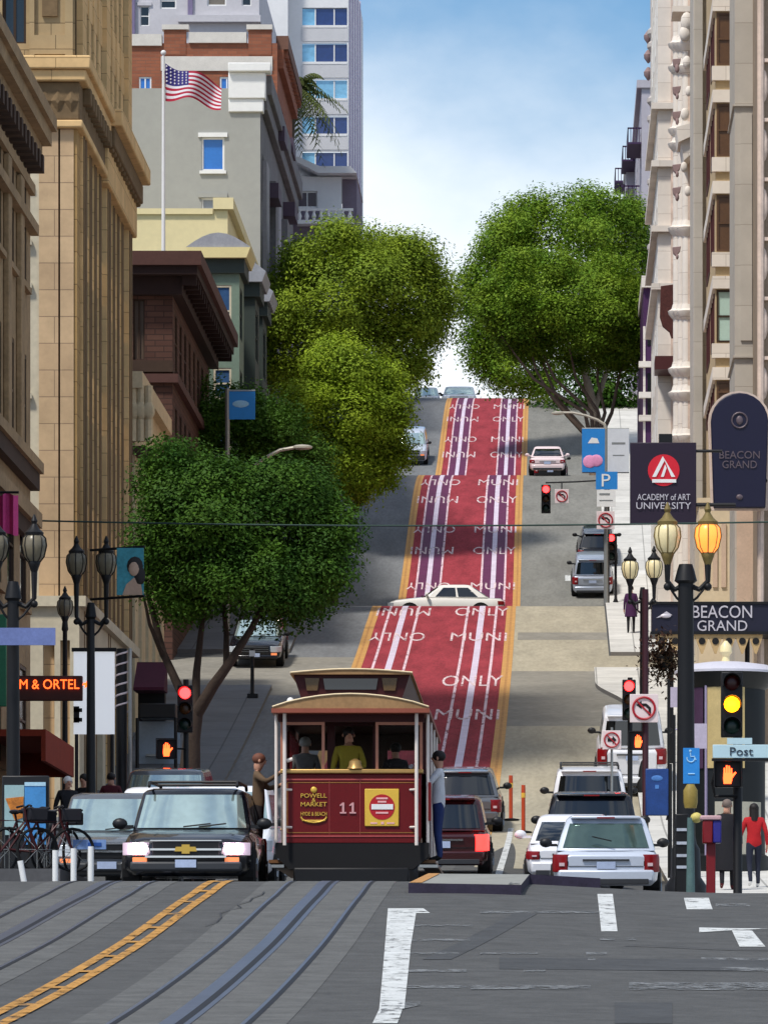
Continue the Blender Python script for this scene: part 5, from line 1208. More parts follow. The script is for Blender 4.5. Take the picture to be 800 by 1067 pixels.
# undercarriage
mb = MB(); mb.prism([(q(287),zz(878)),(q(447),zz(878)),(q(447),zz(892)),(q(430),zz(906)),(q(302),zz(906)),(q(287),zz(892))], .0, .35, 'xz'); mb.box(-.85,.85,.3,8,.15,.7); cp(mb, 'undercarriage', [M('soot_black_iron', (17,16,18), .75, .1, .15)])
mb = MB(); mb.box(-.9,.9,-.06,.1,.10,.34); cp(mb, 'fender', [black], bevel=.03)
mb = MB(); mb.box(q(437),q(456),-.02,.3,zz(904),zz(901)); mb.box(q(283),q(296),-.02,.3,zz(904),zz(901)); cp(mb, 'step', [steel])
for s in (-1, 1):
    for y in (1.6, 6.6):
        MB().disc((s*.5,y,.3), .3, s*.1, 'x', 20).build('wheel', steel, cc)
mb = MB(); mb.lathe([(.02,.16),(.09,.12),(.1,.05),(.13,0)], (q(370),0.02,zz(801)-.0), 12); cp(mb, 'gong', [brass])
mb = MB(); mb.tube([(q(299),-.05,zz(793)),(q(305),-.05,zz(791))], .03, 8); cp(mb, 'brake_handle', [ivory])
mb = MB(); mb.ball((q(303),-.1,zz(731)), .06, .06, .06, 8, 5); cp(mb, 'marker_lamp', [white])
mb = MB(); mb.box(q(446),q(449),.02,.12,zz(855),zz(815)); cp(mb, 'side_sign', [mar])
# ------------------------------------------------------------------ people
def cloth(n, c): return M(n, c, .85, 0, .12, 6, .2, 40)
def person(label, X, D, rz, z=None, h=1.68, pose=None, top=None, legs=None, shoe=None, hair=None, coat=None, group=None, longhair=False, hat=None, sleeve=True, bare=None):
    root = thing('person', label, 'person', (X, D, G(X, D) if z is None else z), rz, group)
    k = h/1.70
    J = {'pel':(0,0,.93),'sp':(0,-.01,1.12),'ch':(0,0,1.32),'nk':(0,.01,1.46),'hd0':(0,0,1.53),'hd1':(0,-.015,1.62),'hd2':(0,0,1.70)}
    for s, n in ((-1,'l'),(1,'r')):
        J.update({n+'sh':(s*.175,.01,1.395),n+'el':(s*.235,.03,1.12),n+'wr':(s*.25,-.04,.87),n+'ha':(s*.25,-.06,.80),n+'hi':(s*.09,0,.88),n+'kn':(s*.10,-.02,.49),n+'an':(s*.10,.02,.09),n+'to':(s*.11,-.15,.035)})
    if pose: J.update(pose)
    rad = {'pel':(.155,.115),'sp':(.14,.105),'ch':(.165,.115),'nk':(.055,.058),'hd0':(.07,.08),'hd1':(.082,.1),'hd2':(.055,.065)}
    for n in 'lr': rad.update({n+'sh':(.07,.07),n+'el':(.047,.047),n+'wr':(.032,.032),n+'ha':(.042,.022),n+'hi':(.095,.1),n+'kn':(.06,.06),n+'an':(.042,.045),n+'to':(.035,.028)})
    E = [('pel','sp'),('sp','ch'),('ch','nk'),('nk','hd0'),('hd0','hd1'),('hd1','hd2')]
    for n in 'lr': E += [('ch',n+'sh'),(n+'sh',n+'el'),(n+'el',n+'wr'),(n+'wr',n+'ha'),('pel',n+'hi'),(n+'hi',n+'kn'),(n+'kn',n+'an'),(n+'an',n+'to')]
    # five fingers per hand
    for n, s in (('l',-1),('r',1)):
        H = Vector(J[n+'ha']); Wd = (H-Vector(J[n+'wr'])).normalized(); sd = Wd.cross(Vector((1,0,0)))
        if sd.length < .2: sd = Vector((0,1,0))
        sd.normalize()
        for i, (o, l) in enumerate(((-.028,.06),(-.009,.07),(.01,.066),(.028,.052),(.045,.045))):
            a, b_ = n+'f%da' % i, n+'f%db' % i
            th = i == 4
            J[a] = tuple(H+sd*o+Wd*(.035 if not th else -.01)); J[b_] = tuple(H+sd*(o*1.05+(.02 if th else 0))+Wd*(.035+l*(.9 if not th else .4))-Vector((s*.012,0,0)))
            rad[a] = rad[b_] = (.0095,.0095); E += [(n+'ha',a),(a,b_)]
    J['nose'] = tuple(Vector(J['hd1'])+Vector((0,-.105,-.005))); rad['nose'] = (.014,.014); E.append(('hd1','nose'))
    keys = list(J); idx = {a: i for i, a in enumerate(keys)}
    me = bpy.data.meshes.new('person'); me.from_pydata([tuple(c*k for c in J[a]) for a in keys], [(idx[a], idx[b_]) for a, b_ in E], [])
    ob = bpy.data.objects.new('body', me); COL.objects.link(ob)
    ob.modifiers.new('s', 'SKIN'); ly = me.skin_vertices[0].data
    for a in keys: ly[idx[a]].radius = (rad[a][0]*k, rad[a][1]*k)
    for v in ly: v.use_root = False
    ly[idx['pel']].use_root = True
    sb = ob.modifiers.new('u', 'SUBSURF'); sb.levels = 1; sb.render_levels = 1
    m2 = bpy.data.meshes.new_from_object(ob.evaluated_get(bpy.context.evaluated_depsgraph_get()))
    ob.modifiers.clear(); ob.data = m2; bpy.data.meshes.remove(me)
    ms = [skin, top, legs, shoe or dark]
    m2.materials.clear()
    for m in ms: m2.materials.append(m)
    segs_ = []
    for a, b_ in E:
        w = 0 if ('hd' in a or 'nose' in b_ or 'ha' in a or 'ha' in b_) or (a == 'ch' and b_ == 'nk' and False) else 2 if (a[1:] in ('hi','kn') or (a == 'pel' and 'hi' in b_)) else 3 if b_[1:] == 'to' else 1
        if a == 'nk': w = 0
        if bare and b_[1:] == 'wr': w = 0
        segs_.append((Vector(J[a])*k, Vector(J[b_])*k, w))
    for p in m2.polygons:
        c = p.center; best = 9
        for a, b_, w in segs_:
            d = b_-a; t = max(0, min(1, (c-a).dot(d)/max(d.length_squared, 1e-9))); ds = (c-a-d*t).length
            if ds < best: best = ds; p.material_index = w; core = (a == Vector(J['pel'])*k)
        if core and p.material_index in (1,2): p.material_index = 1 if c.z > (J['pel'][2]-.05)*k else 2
        p.use_smooth = True
    ob.parent = root
    hd = Vector(J['hd1'])*k
    mb = MB(); mb.ball((hd.x, hd.y+.018*k, hd.z+.035*k), .097*k, .108*k, .095*k, 12, 7)
    if longhair: mb.loft([[(hd.x+.1*k*math.cos(t*PI/4), hd.y+.03*k+.085*k*math.sin(t*PI/4), hd.z+dz*k) for t in range(8)] for dz in (.05,-.08,-.24)])
    mb.build('hair', hat or hair or hairm, root)
    mb = MB()
    for s in (-1, 1): mb.ball((hd.x+s*.034*k, hd.y-.098*k, hd.z+.008*k), .011*k, .007*k, .008*k, 6, 4)
    mb.build('eyes', dark, root)
    mb = MB(); mb.box(hd.x-.025*k, hd.x+.025*k, hd.y-.100*k, hd.y-.088*k, hd.z-.05*k, hd.z-.042*k); mb.build('mouth', M('lip', (140,70,66)), root)
    mb = MB()
    for s in (-1, 1): mb.ball((hd.x+s*.088*k, hd.y+.005*k, hd.z), .014*k, .022*k, .03*k, 6, 4)
    mb.build('ears', skin, root)
    if coat:
        cm, zl, wd = coat; c0 = Vector(J['ch'])*k; p0 = Vector(J['pel'])*k; n = 14
        def rg(c, z, a, b_): return [(c.x+a*math.cos(2*PI*t/n), c.y+b_*math.sin(2*PI*t/n), z) for t in range(n)]
        MB().loft([rg(p0, zl*k, .23*wd*k, .17*wd*k), rg(p0, p0.z, .205*wd*k, .15*wd*k), rg((c0+p0)/2, (c0.z+p0.z)/2, .185*k, .135*k), rg(c0, c0.z, .205*k, .14*k), rg(c0, c0.z+.1*k, .15*k, .1*k)], cap=False).build('coat', cm, root)
    return root
red_j = cloth('red_jacket', (176,28,34)); jean = cloth('dark_denim', (34,38,54)); blk = cloth('black_wool', (24,23,28)); blue_j = cloth('blue_denim', (38,54,104)); tanj = cloth('tan_brown_jacket', (98,78,58)); yv = cloth('olive_yellow_vest', (150,132,40)); wsh = cloth('white_shirt', (216,216,220)); purp = cloth('purple_coat', (66,30,70)); greyc = cloth('grey_cloth', (96,92,90)); brt = cloth('dark_trousers', (44,38,40))
walk1 = {'lkn':(-.10,-.10,.50),'lan':(-.10,-.08,.10),'lto':(-.11,-.25,.04),'rkn':(.10,.02,.49),'ran':(.10,.16,.13),'rto':(.11,.03,.05),'lel':(-.25,.06,1.13),'lwr':(-.27,.02,.89),'lha':(-.27,.0,.82),'rel':(.26,-.02,1.13),'rwr':(.30,-.12,.9),'rha':(.30,-.15,.84)}
KW = .13
x = wx(785,113); person('person with long dark hair in a red jacket and dark jeans walking away', x, 113, PI+.15, G(x,113)+KW, 1.62, walk1, red_j, jean, white, longhair=True)
x = wx(757,111.5); person('person in a long black coat walking away behind the red post box', x, 111.5, PI, G(x,111.5)+KW, 1.72, walk1, blk, blk, M('dark_red_shoe', (90,26,30)), hair=M('greying_hair', (110,96,88), .7), coat=(blk, .38, 1.1))
x = wx(657,206); person('person in a purple coat standing on the bright pavement up the hill', x, 206, PI, G(x,206)+.14, 1.66, None, purp, blk, None, coat=(purp,.6,1.))
cl = {'lel':(-.3,-.14,1.28),'lwr':(-.16,-.34,1.42),'lha':(-.13,-.40,1.47),'rel':(.28,-.14,1.2),'rwr':(.24,-.34,1.25),'rha':(.23,-.40,1.29)}
person('person in a tan jacket riding on the left running board of the cable car', wx(269,92.2), 92.2, R(90), g0+.47, 1.74, {**cl,'hd1':(0,-.03,1.62)}, tanj, brt, None, hair=M('auburn_hair', (104,62,46), .7))
person('person in a white shirt and blue jeans riding on the right running board', wx(457,91.4), 91.4, R(-95), g0+.47, 1.74, cl, wsh, blue_j, None)
person('cable car crew member in an olive yellow vest standing in the rear doorway', wx(363,90.75), 90.75, 0.2, g0+.82, 1.72, {'rel':(.24,-.1,1.14),'rwr':(.1,-.24,1.1),'rha':(.05,-.28,1.12)}, yv, blk, None)
person('passenger with grey hair and grey top seen through the left cable car window', wx(318,92.3), 92.3, PI, g0+.82, 1.66, None, greyc, blk, None, hair=M('grey_hair', (150,146,140), .7))
person('passenger in dark clothes seen through the right cable car window', wx(412,92.9), 92.9, PI+.4, g0+.82, 1.6, None, brt, blk, None)
x = wx(71,119.5); person('person with white hair in dark clothes on the left pavement under the street lamps', x, 119.5, .4, G(x,119.5)+.14, 1.72, walk1, blk, blk, None, hair=M('white_hair', (214,206,200), .8))
x = wx(88,122); person('person in black clothes beside the white-haired one on the left pavement', x, 122, -.5, G(x,122)+.14, 1.74, None, blk, brt, None)
x = wx(116,127); person('person in a dark red jacket, farthest of the three on the left pavement', x, 127, PI, G(x,127)+.14, 1.7, walk1, cloth('dark_red_jacket', (84,28,36)), blk, None)

# ------------------------------------------------------------------ street furniture
lampglass = M('cream_lamp_glass', (222,206,160), .35, 0, .08, emit=.12); litglass = M('lit_orange_lamp_glass', (255,140,60), .3, 0, 0, emit=1.3); ochre = M('ochre_iron', (120,104,60), .6, .2, .2, 4)
dimglass = M('dim_lamp_glass', (112,104,86), .3, 0, .15)
def lantern(mbf, c, s):                        # returns globe and metal meshes
    g = MB().lathe([(.10*s,0),(.20*s,.12*s),(.25*s,.34*s),(.23*s,.50*s),(.15*s,.58*s)], c, 14)
    m = MB().lathe([(.06*s,-.22*s),(.10*s,-.1*s),(.13*s,-.02*s),(.12*s,.02*s)], c, 12).lathe([(.19*s,.56*s),(.2*s,.62*s),(.11*s,.70*s),(.05*s,.80*s),(.07*s,.86*s),(.015*s,1.0*s)], c, 12)
    for k in range(8):
        a = 2*PI*k/8; m.tube([(c[0]+r*s*math.cos(a), c[1]+r*s*math.sin(a), c[2]+z*s) for r, z in ((.12,.0),(.21,.12),(.26,.34),(.24,.5),(.16,.58))], .012*s, 4)
    return g, m
def street_lamp(label, x, D, heads, ytop, s=1., r=.1, lit=(), finial=black, pil=None, X=None):
    Xc = wx(x, D) if X is None else X; g = G(Xc, D)+.13
    root = thing('street_lamp', label, 'street lamp', (Xc, D, g), 0, 'ornate street lamps along the kerbs')
    zt = wz(ytop, D)-g
    MB().lathe([(r*2.2,0),(r*2.2,.25),(r*1.6,.4),(r*1.5,.9),(r*1.15,1.0),(r,1.15),(r*.8,zt-.35),(r*1.2,zt-.3),(r*.9,zt-.1),(r*.7,zt)], (0,0,0), 16).build('post', black, root)
    for i, (hx, hy) in enumerate(heads):
        c = (wx(hx, D)-Xc, 0, wz(hy, D)-g)
        mb = MB()
        if abs(c[0]) > .05:
            mb.tube([(0,0,zt-.35),(c[0]*.6,0,zt-.45),(c[0],0,zt-.3),(c[0],0,c[2]-.1*s)], [.06*s,.05*s,.05*s,.07*s], 8); mb.tube([(0,0,zt-.75),(c[0]*.5,0,zt-.6),(c[0],0,zt-.35)], .025, 6); mb.ball((c[0],0,zt-.4), .08*s, n=8, k=5)
        gl_, me_ = lantern(None, c, s)
        arm = mb.build('arm', black, root) if mb.v else None
        h = me_.build('lantern', finial, root); gl_.build('globe', litglass if i in lit else (dimglass if x < 200 else lampglass), h)
    return root
street_lamp('black twin street lamp whose right lantern glows orange, beside the advertising kiosk', 714, 103, [(695,577),(737,577)], 588, .92, .17, (1,), ochre)
street_lamp('black twin street lamp with small cream lanterns, second along the right kerb', 669, 158, [(656,604),(681,603)], 612, .9, .085)
street_lamp('black twin street lamp at the very left edge with the street name blade', 14, 103, [(-3,586),(36,586)], 606, .86, .13, (), black)
street_lamp('black twin street lamp in front of the tan tower beside the portrait banner', 95, 121, [(80,600),(111,600)], 628, .84, .1, (), black)
street_lamp('slim single street lamp between the two left twin lamps', 68, 139, [(68,643)], 643, .75, .07, (), black)

redl = M('signal_red_on', (255,30,30), .3, 0, 0, emit=14); ambl = M('signal_amber_on', (255,150,10), .3, 0, 0, emit=8); grl = M('signal_green_off', (18,44,36), .3, 0, 0); redo = M('signal_red_off', (60,14,14), .3, 0, 0); ambo = M('signal_amber_off', (70,42,12), .3, 0, 0); handm = M('orange_hand_on', (255,76,32), .4, 0, 0, emit=5)
def signal_head(root, x, yt, D, lit, s=1., off=None, depth=.22):
    o = off; x0 = wx(x, D); zt = wz(yt, D); w = .17*s; hh = .345*s
    mb = MB(); mb.box(x0-w, x0+w, D, D+depth, zt-3*hh, zt); h = mb.build('signal_head', black, root, o, bevel=.02)
    for i in range(3):
        zc = zt-hh*(i+.5); on = i == lit
        m = [(redl if on else redo), (ambl if on else ambo), grl][i]
        lb = MB(); lb.ball((x0, D-.015, zc), .125*s, .04, .125*s, 14, 8); l = lb.build(['red_lens','amber_lens','green_lens'][i], m, h, o)
        vb = MB(); n = 10
        pts = [(math.cos(PI*(-.12+1.24*k/n)), math.sin(PI*(-.12+1.24*k/n))) for k in range(n+1)]
        vb.loft([[(x0+.14*s*a, D, zc+.14*s*b_) for a, b_ in pts]+[(x0+.155*s*a, D, zc+.155*s*b_) for a, b_ in reversed(pts)], [(x0+.14*s*a, D-.2*s, zc+.14*s*b_) for a, b_ in pts]+[(x0+.155*s*a, D-.2*s, zc+.155*s*b_) for a, b_ in reversed(pts)]]); vb.build('visor', black, h, o)
    return h
def ped_head(root, x, y, D, s=1., off=None):
    x0, z0 = wx(x, D), wz(y, D); w = .23*s
    h = MB().box(x0-w, x0+w, D, D+.2, z0-w, z0+w).build('pedestrian_head', black, root, off, bevel=.02)
    MB().box(x0-w-.02,x0+w+.02,D-.12,D,z0+w,z0+w+.02).box(x0-w-.02,x0-w,D-.12,D,z0-w,z0+w).box(x0+w,x0+w+.02,D-.12,D,z0-w,z0+w).build('hood', black, h, off)
    a = .1*s; mb = MB(); P = lambda u, v: (x0+u*a, z0+v*a)
    mb.prism([P(-.75,-1.7),(P(.55,-1.7)),P(.8,-.6),P(.75,.2),P(-.8,.2),P(-.85,-.8)], D-.02, D-.004, 'xz')
    for u, hgt in ((-.62,1.05),(-.22,1.5),(.18,1.4),(.56,1.0)): mb.prism([P(u-.16,.2),P(u+.16,.2),P(u+.14,hgt),P(u-.14,hgt)], D-.02, D-.004, 'xz')
    mb.prism([P(.7,-.8),P(1.45,.2),P(1.25,.4),P(.72,-.1)], D-.02, D-.004, 'xz'); mb.build('hand_symbol', handm, h, off)
    return h
def pole(root, x, D, ytop, r=.06, m=black, off=None, X=None):
    Xc = wx(x, D) if X is None else X; g = G(Xc, D)
    return MB().lathe([(r*2,0),(r*2,.15),(r,.3),(r,wz(ytop,D)-g)], (Xc, D, g), 12).build('pole', m, root, off)
def sig(label, x, D, ytop, r=.06, name='traffic_signal', cat='traffic signal', m=black, group=None):
    X = wx(x, D); o = thing(name, label, cat, (X, D, G(X, D)), 0, group); pole(o, x, D, ytop, r, m, o.location); return o
def bracket(o, xa, xb, y, D, off, r=.025): return MB().tube([(wx(xa,D),D+.12,wz(y,D)),(wx(xb,D),D+.12,wz(y,D))], r, 6).build('bracket', black, o, off)
s = sig('traffic signal showing a large glowing amber light above the Post street sign', 768, 95.4, 700, .075)
signal_head(s, 762, 700, 95, 1, 1.04, s.location); ped_head(s, 758, 806.5, 95, .95, s.location)
MB().tube([(wx(747,95),95.2,wz(797,95)),(wx(742,95),95.3,wz(815,95)),(wx(745,95),95.3,wz(829,95)),(wx(768,95),95.3,wz(829,95))], .03, 6).build('bracket', black, s, s.location)
sb_ = M('pale_blue_sign', (186,214,222), .5, 0, .06, 3)
D = 94.8; o = thing('street_name_sign', 'pale blue Post street name blade under the amber signal', 'street sign', at(771,783,D))
MB().box(wx(742,D),wx(801,D),D-.03,D,wz(790,D),wz(776,D)).build('blade', sb_, o, o.location, bevel=.008); MB().box(wx(757,D),wx(783,D),D-.03,D,wz(775.5,D),wz(769,D)).build('block_plate', sb_, o, o.location); MB().box(wx(741,D),wx(802,D),D-.02,D+.02,wz(793,D),wz(790.2,D)).build('rail', black, o, o.location)
lettering('Post', (wx(772,D), D-.032, wz(783,D)), 24*D/F, 8.5*D/F, M('dark_slate_lettering', (40,52,66)), o, o.location)
s = sig('slim traffic signal with a red light beside the no-left-turn sign on the right kerb', 656, 139, 706, .06)
signal_head(s, 655, 708, 138.8, 0, .95, s.location); ped_head(s, 664.5, 772, 138.8, .95, s.location); bracket(s, 656, 664, 772, 138.9, s.location)
s = sig('traffic signal with red light and red hand under the left leafy tree', 194, 142, 708, .07)
signal_head(s, 193, 714, 141.7, 0, 1.12, s.location); ped_head(s, 174, 780.5, 141.7, 1.05, s.location); bracket(s, 174, 194, 780, 141.8, s.location)
s = sig('traffic signal with a red light below the parking sign pole on the hill', 641, 255, 556, .06)
signal_head(s, 636.5, 556, 254.7, 0, 1.15, s.location); bracket(s, 636, 641, 563, 254.8, s.location)
s = sig('traffic signal with a red light hanging on a thin mast arm over the right lane', 633, 252, 492, .07)
signal_head(s, 568.5, 505, 251.7, 0, 1.2, s.location); MB().tube([(wx(633,252),252,wz(500,252)),(wx(600,252),252,wz(502,252)),(wx(568,252),252,wz(503,252))], .035, 8).build('mast_arm', black, s, s.location)

# signs
signred = M('sign_red_ring', (170,36,48), .5, 0, .06); signw = M('sign_white', (222,206,206), .5, 0, .05); blueS = M('sign_blue', (28,96,176), .5, 0, .1, 3); bluL = M('sign_light_blue', (40,130,205), .5, 0, .08, 3)
def ring_sign(o, x, y, D, rpx, kind, off):
    c = (wx(x,D), D, wz(y,D)); r = rpx*D/F
    MB().box(c[0]-r*1.12,c[0]+r*1.12,D,D+.02,c[2]-r*1.12,c[2]+r*1.12).build('plate', signw, o, off, bevel=.01)
    MB().tube([(c[0]+r*.86*math.cos(2*PI*k/28), D-.015, c[2]+r*.86*math.sin(2*PI*k/28)) for k in range(29)], r*.1, 6).tube([(c[0]-r*.6,D-.014,c[2]+r*.6),(c[0]+r*.6,D-.014,c[2]-r*.6)], r*.075, 6).build('red_ring', signred, o, off)
    mb = MB(); P = lambda u, v: (c[0]+u*r, c[2]+v*r)
    mb.prism([P(.35,-.55),P(.55,-.55),P(.55,.05),P(.2,.38),P(-.2,.38),P(-.2,.58),P(-.6,.25),P(-.2,-.05),P(-.2,.16),P(.1,.16),P(.35,-.05)] if kind == 'left' else [P(-.5,-.2),P(.1,-.2),P(.1,-.5),P(.55,0),P(.1,.5),P(.1,.2),P(-.5,.2)], D-.01, D, 'xz'); mb.build('arrow', dark, o, off)
def sign_post(label, x, D, ytop, r=.045, m=M('maroon_post', (58,24,34), .6, .1, .1)): return sig(label, x, D, ytop, r, 'sign_post', 'sign', m)
o = sign_post('large square no-left-turn sign with red ring on a maroon post', 672, 130, 614, .07); ring_sign(o, 670.5, 738, 129.8, 13.2, 'left', o.location)
o = sign_post('small no-right-turn sign with red ring above the white SUV', 637, 134, 758, .03, steel); ring_sign(o, 637, 771, 133.8, 8.8, 'right', o.location)
o = thing('no_turn_sign', 'small no-left-turn sign beside the mast arm signal on the hill', 'sign', at(585,517,251)); ring_sign(o, 585, 517, 251, 6.5, 'left', o.location); MB().tube([(wx(585,251),251.05,wz(517,251)),(wx(585,251.9),251.9,wz(503,252))], .03, 6).build('bracket', black, o, o.location)
# banner street light on the hill with parking signs
D = 250.; X = wx(631,D); o = thing('street_light', 'grey street light with a long curved arm above the blue parking sign', 'street light', (X, D, G(X, D)))
mb = MB(); g = G(X,D); mb.tube([(X,D,g),(X,D,wz(443,D))], [.11,.07], 10); mb.build('pole', steel, o, o.location)
MB().tube([at(631,447,D),at(629,442,D),at(622,437.5,D),at(610,433,D),at(596,430,D),at(584,430,D)], [.08,.07,.06,.055,.05,.05], 8).build('arm', M('pale_arm', (186,180,166), .5, .3, .1), o, o.location)
MB().ball(at(581,430.5,D), .3, .14, .09, 10, 5).build('lamp_head', M('pale_arm', (186,180,166)), o, o.location)
for lab, xa, xb, m in (('blue banner with pink and white shapes on the left of the hill lamp pole', 606, 630, bluL), ('pale grey-white banner on the right of the hill lamp pole', 632.5, 655, M('pale_banner', (206,210,216), .7, 0, .06, 3))):
    b2 = thing('banner', lab, 'banner', at((xa+xb)/2, 469, D), 0, 'pair of banners on the hill lamp pole')
    MB().box(wx(xa,D),wx(xb,D),D-.05,D-.01,wz(492,D),wz(447,D)).build('cloth', m, b2, b2.location); MB().tube([at(631,446.5,D),at(xa if xa < 620 else xb,446.5,D)], .03, 6).tube([at(631,492.5,D),at(xa if xa < 620 else xb,492.5,D)], .03, 6).build('rod', steel, b2, b2.location)
    if xa < 620:
        MB().ball((wx(614,D),D-.06,wz(481,D)), .3, .03, .28, 10, 6).ball((wx(621,D),D-.06,wz(480,D)), .28, .03, .26, 10, 6).build('pink_shape', M('pink_print_shape', (226,150,190), .6), b2, b2.location); MB().prism([(wx(612,D),wz(462,D)),(wx(624,D),wz(462,D)),(wx(622,D),wz(457,D)),(wx(616,D),wz(456,D))], D-.06, D-.051, 'xz').build('white_shape', white, b2, b2.location)
    else:
        MB().box(wx(637,D),wx(651,D),D-.06,D-.051,wz(463,D),wz(461,D)).box(wx(638,D),wx(650,D),D-.06,D-.051,wz(475,D),wz(474,D)).build('grey_print', steel, b2, b2.location)
D = 249.6; o = thing('parking_sign', 'blue letter P parking sign with a white panel below the banners', 'sign', at(631.5,510,D))
MB().box(wx(620.5,D),wx(643,D),D-.04,D,wz(510,D),wz(491.5,D)).build('blue_panel', bluL, o, o.location); lettering('P', (wx(631,D), D-.045, wz(500.5,D)), 9*D/F, 13*D/F, white, o, o.location)
MB().box(wx(621.5,D),wx(641,D),D-.04,D,wz(528,D),wz(510.5,D)).build('white_panel', white, o, o.location); MB().box(wx(624,D),wx(635,D),D-.05,D-.041,wz(516,D),wz(514,D)).box(wx(624,D),wx(638,D),D-.05,D-.041,wz(522,D),wz(521,D)).build('print', steel, o, o.location)
o = thing('no_turn_sign', 'white square no-turn sign with red ring under the P parking sign', 'sign', at(630.5,542,D)); ring_sign(o, 630.5, 542, D, 8.3, 'left', o.location)
# left street light over the trees, left sign pole
D = 206.; X = wx(265,D); o = thing('street_light', 'pale cobra-head street light reaching over the left leafy trees', 'street light', (X, D, G(X, D)))
pa = M('pale_arm', (186,180,166)); MB().tube([(X,D,G(X,D)),(X,D,wz(484,D))], [.12,.07], 10).build('pole', pa, o, o.location)
MB().tube([at(265,486,D),at(276,477,D),at(292,469,D),at(306,466.5,D)], .06, 8).build('arm', pa, o, o.location); MB().ball(at(315,466,D), .38, .16, .1, 10, 5).build('lamp_head', pa, o, o.location)
D = 184.; o = sig('thin black pole with a small white plate on the left pavement corner', 263, D, 676, .06, 'sign_post', 'sign'); MB().box(wx(260,D),wx(266,D),D-.1,D-.07,wz(684,D),wz(678,D)).build('plate', white, o, o.location)
MB().box(wx(258,D),wx(269,D),D-.2,D+.2,G(-9.6,D)+.12,G(-9.6,D)+.25).build('base', black, o, o.location)
# right corner: post box, meter, racks, kiosk
D = 95.6; X = wx(741,D); o = thing('post_box', 'red and blue post box on a thick red post at the right corner', 'post box', (X, D, G(X,D)+.1))
z0 = G(X,D)+.1; MB().box(wx(735.5,D),wx(745,D),D,D+.16,z0,wz(878,D)).build('post', M('dark_red_paint', (120,20,28), .45, 0, .1), o, o.location, bevel=.015)
MB().box(wx(731.5,D),wx(742,D),D-.12,D+.25,wz(879,D),wz(855,D)).build('red_case', M('dark_red_paint', (120,20,28)), o, o.location, bevel=.02); MB().box(wx(742,D)+.003,wx(751,D),D-.11,D+.25,wz(878.5,D),wz(855,D)).build('blue_case', M('deep_blue_paint', (44,42,130), .45, 0, .1), o, o.location, bevel=.02); MB().box(wx(729,D),wx(751,D),D-.14,D+.27,wz(855,D)+.002,wz(850,D)).build('lid', M('pinkish_lid', (196,160,164), .6, 0, .1), o, o.location, bevel=.02)
D = 96.6; X = wx(719,D); o = thing('parking_meter', 'weathered green parking meter post with a yellow top before the tall lamp', 'parking meter', (X, D, G(X,D)+.1))
z0 = G(X,D)+.1; gm_ = M('weathered_green_post', (84,112,112), .7, 0, .2, 5); MB().lathe([(.09,0),(.075,.2),(.055,wz(852,D)-z0)], (X,D,z0), 10).build('post', gm_, o, o.location); MB().ball((wx(725,D),D,wz(852,D)), .1, .09, .09, 10, 6).build('yellow_top', M('faded_yellow', (206,192,110), .6, 0, .1), o, o.location); MB().lathe([(.1,0),(.12,.1),(.12,.3),(.06,.4)], (wx(719,D),D+.02,wz(842,D)), 12).build('head', M('ochre_meter_head', (150,130,64), .6, 0, .2, 5), o, o.location)
D = 100.; X = wx(709,D); o = thing('newspaper_rack', 'stacked black newspaper rack at the foot of the tall right street lamp', 'newspaper rack', (X, D, G(X,D)+.1)); z0 = G(X,D)+.1
MB().box(wx(703,D),wx(717,D),D,D+.4,z0,wz(848,D)).build('case', black, o, o.location, bevel=.02)
mb = MB()
for y in (866,880,893,905): mb.box(wx(704.5,D),wx(715,D),D-.02,D,wz(y,D),wz(y-3,D))
mb.build('pale_papers', M('pale_paper', (170,176,188), .7, 0, .2, 8), o, o.location)
D = 102.7; o = thing('accessible_parking_sign', 'blue sign plate with white figure fixed to the tall right lamp post', 'sign', at(719,798,D)); MB().box(wx(711,D),wx(728,D),D-.22,D-.2,wz(817,D),wz(780,D)).build('plate', bluL, o, o.location)
w_ = M('pale_blue_print', (150,196,226)); mb = MB(); c = (wx(719,D), wz(789,D)); mb.tube([(c[0]+.07*math.cos(PI*.9+k*PI*1.3/8), D-.225, c[1]-.03+.07*math.sin(PI*.9+k*PI*1.3/8)) for k in range(9)], .012, 5); mb.ball((c[0]-.01,D-.225,c[1]+.1), .025, .01, .025, 6, 4); mb.tube([(c[0]-.01,D-.225,c[1]+.07),(c[0],D-.225,c[1]),(c[0]+.06,D-.225,c[1]),(c[0]+.09,D-.225,c[1]-.06)], .012, 5); mb.tube([(wx(716,D),D-.225,wz(807,D)),(wx(723,D),D-.225,wz(807,D))], .012, 5); mb.build('symbol', w_, o, o.location)
D = 118.; X = wx(697.5,D); o = thing('blue_info_panel', 'dark blue information panel on a thin post beside the white SUV', 'sign', (X, D, G(X,D)+.13)); MB().tube([(X,D,G(X,D)+.1),(X,D,wz(796,D))], .045, 8).build('post', black, o, o.location)
MB().box(wx(672,D),wx(696,D),D-.06,D+.02,wz(850,D),wz(801,D)).build('panel', M('navy_panel', (30,62,120), .4, 0, .25, 4), o, o.location, bevel=.02); mb = MB(); mb.ball((wx(684,D),D-.065,wz(811,D)), .12, .01, .06, 8, 5); mb.box(wx(682,D),wx(686,D),D-.07,D-.061,wz(822,D),wz(818,D)); mb.build('print', M('mid_blue_print', (74,122,186)), o, o.location)
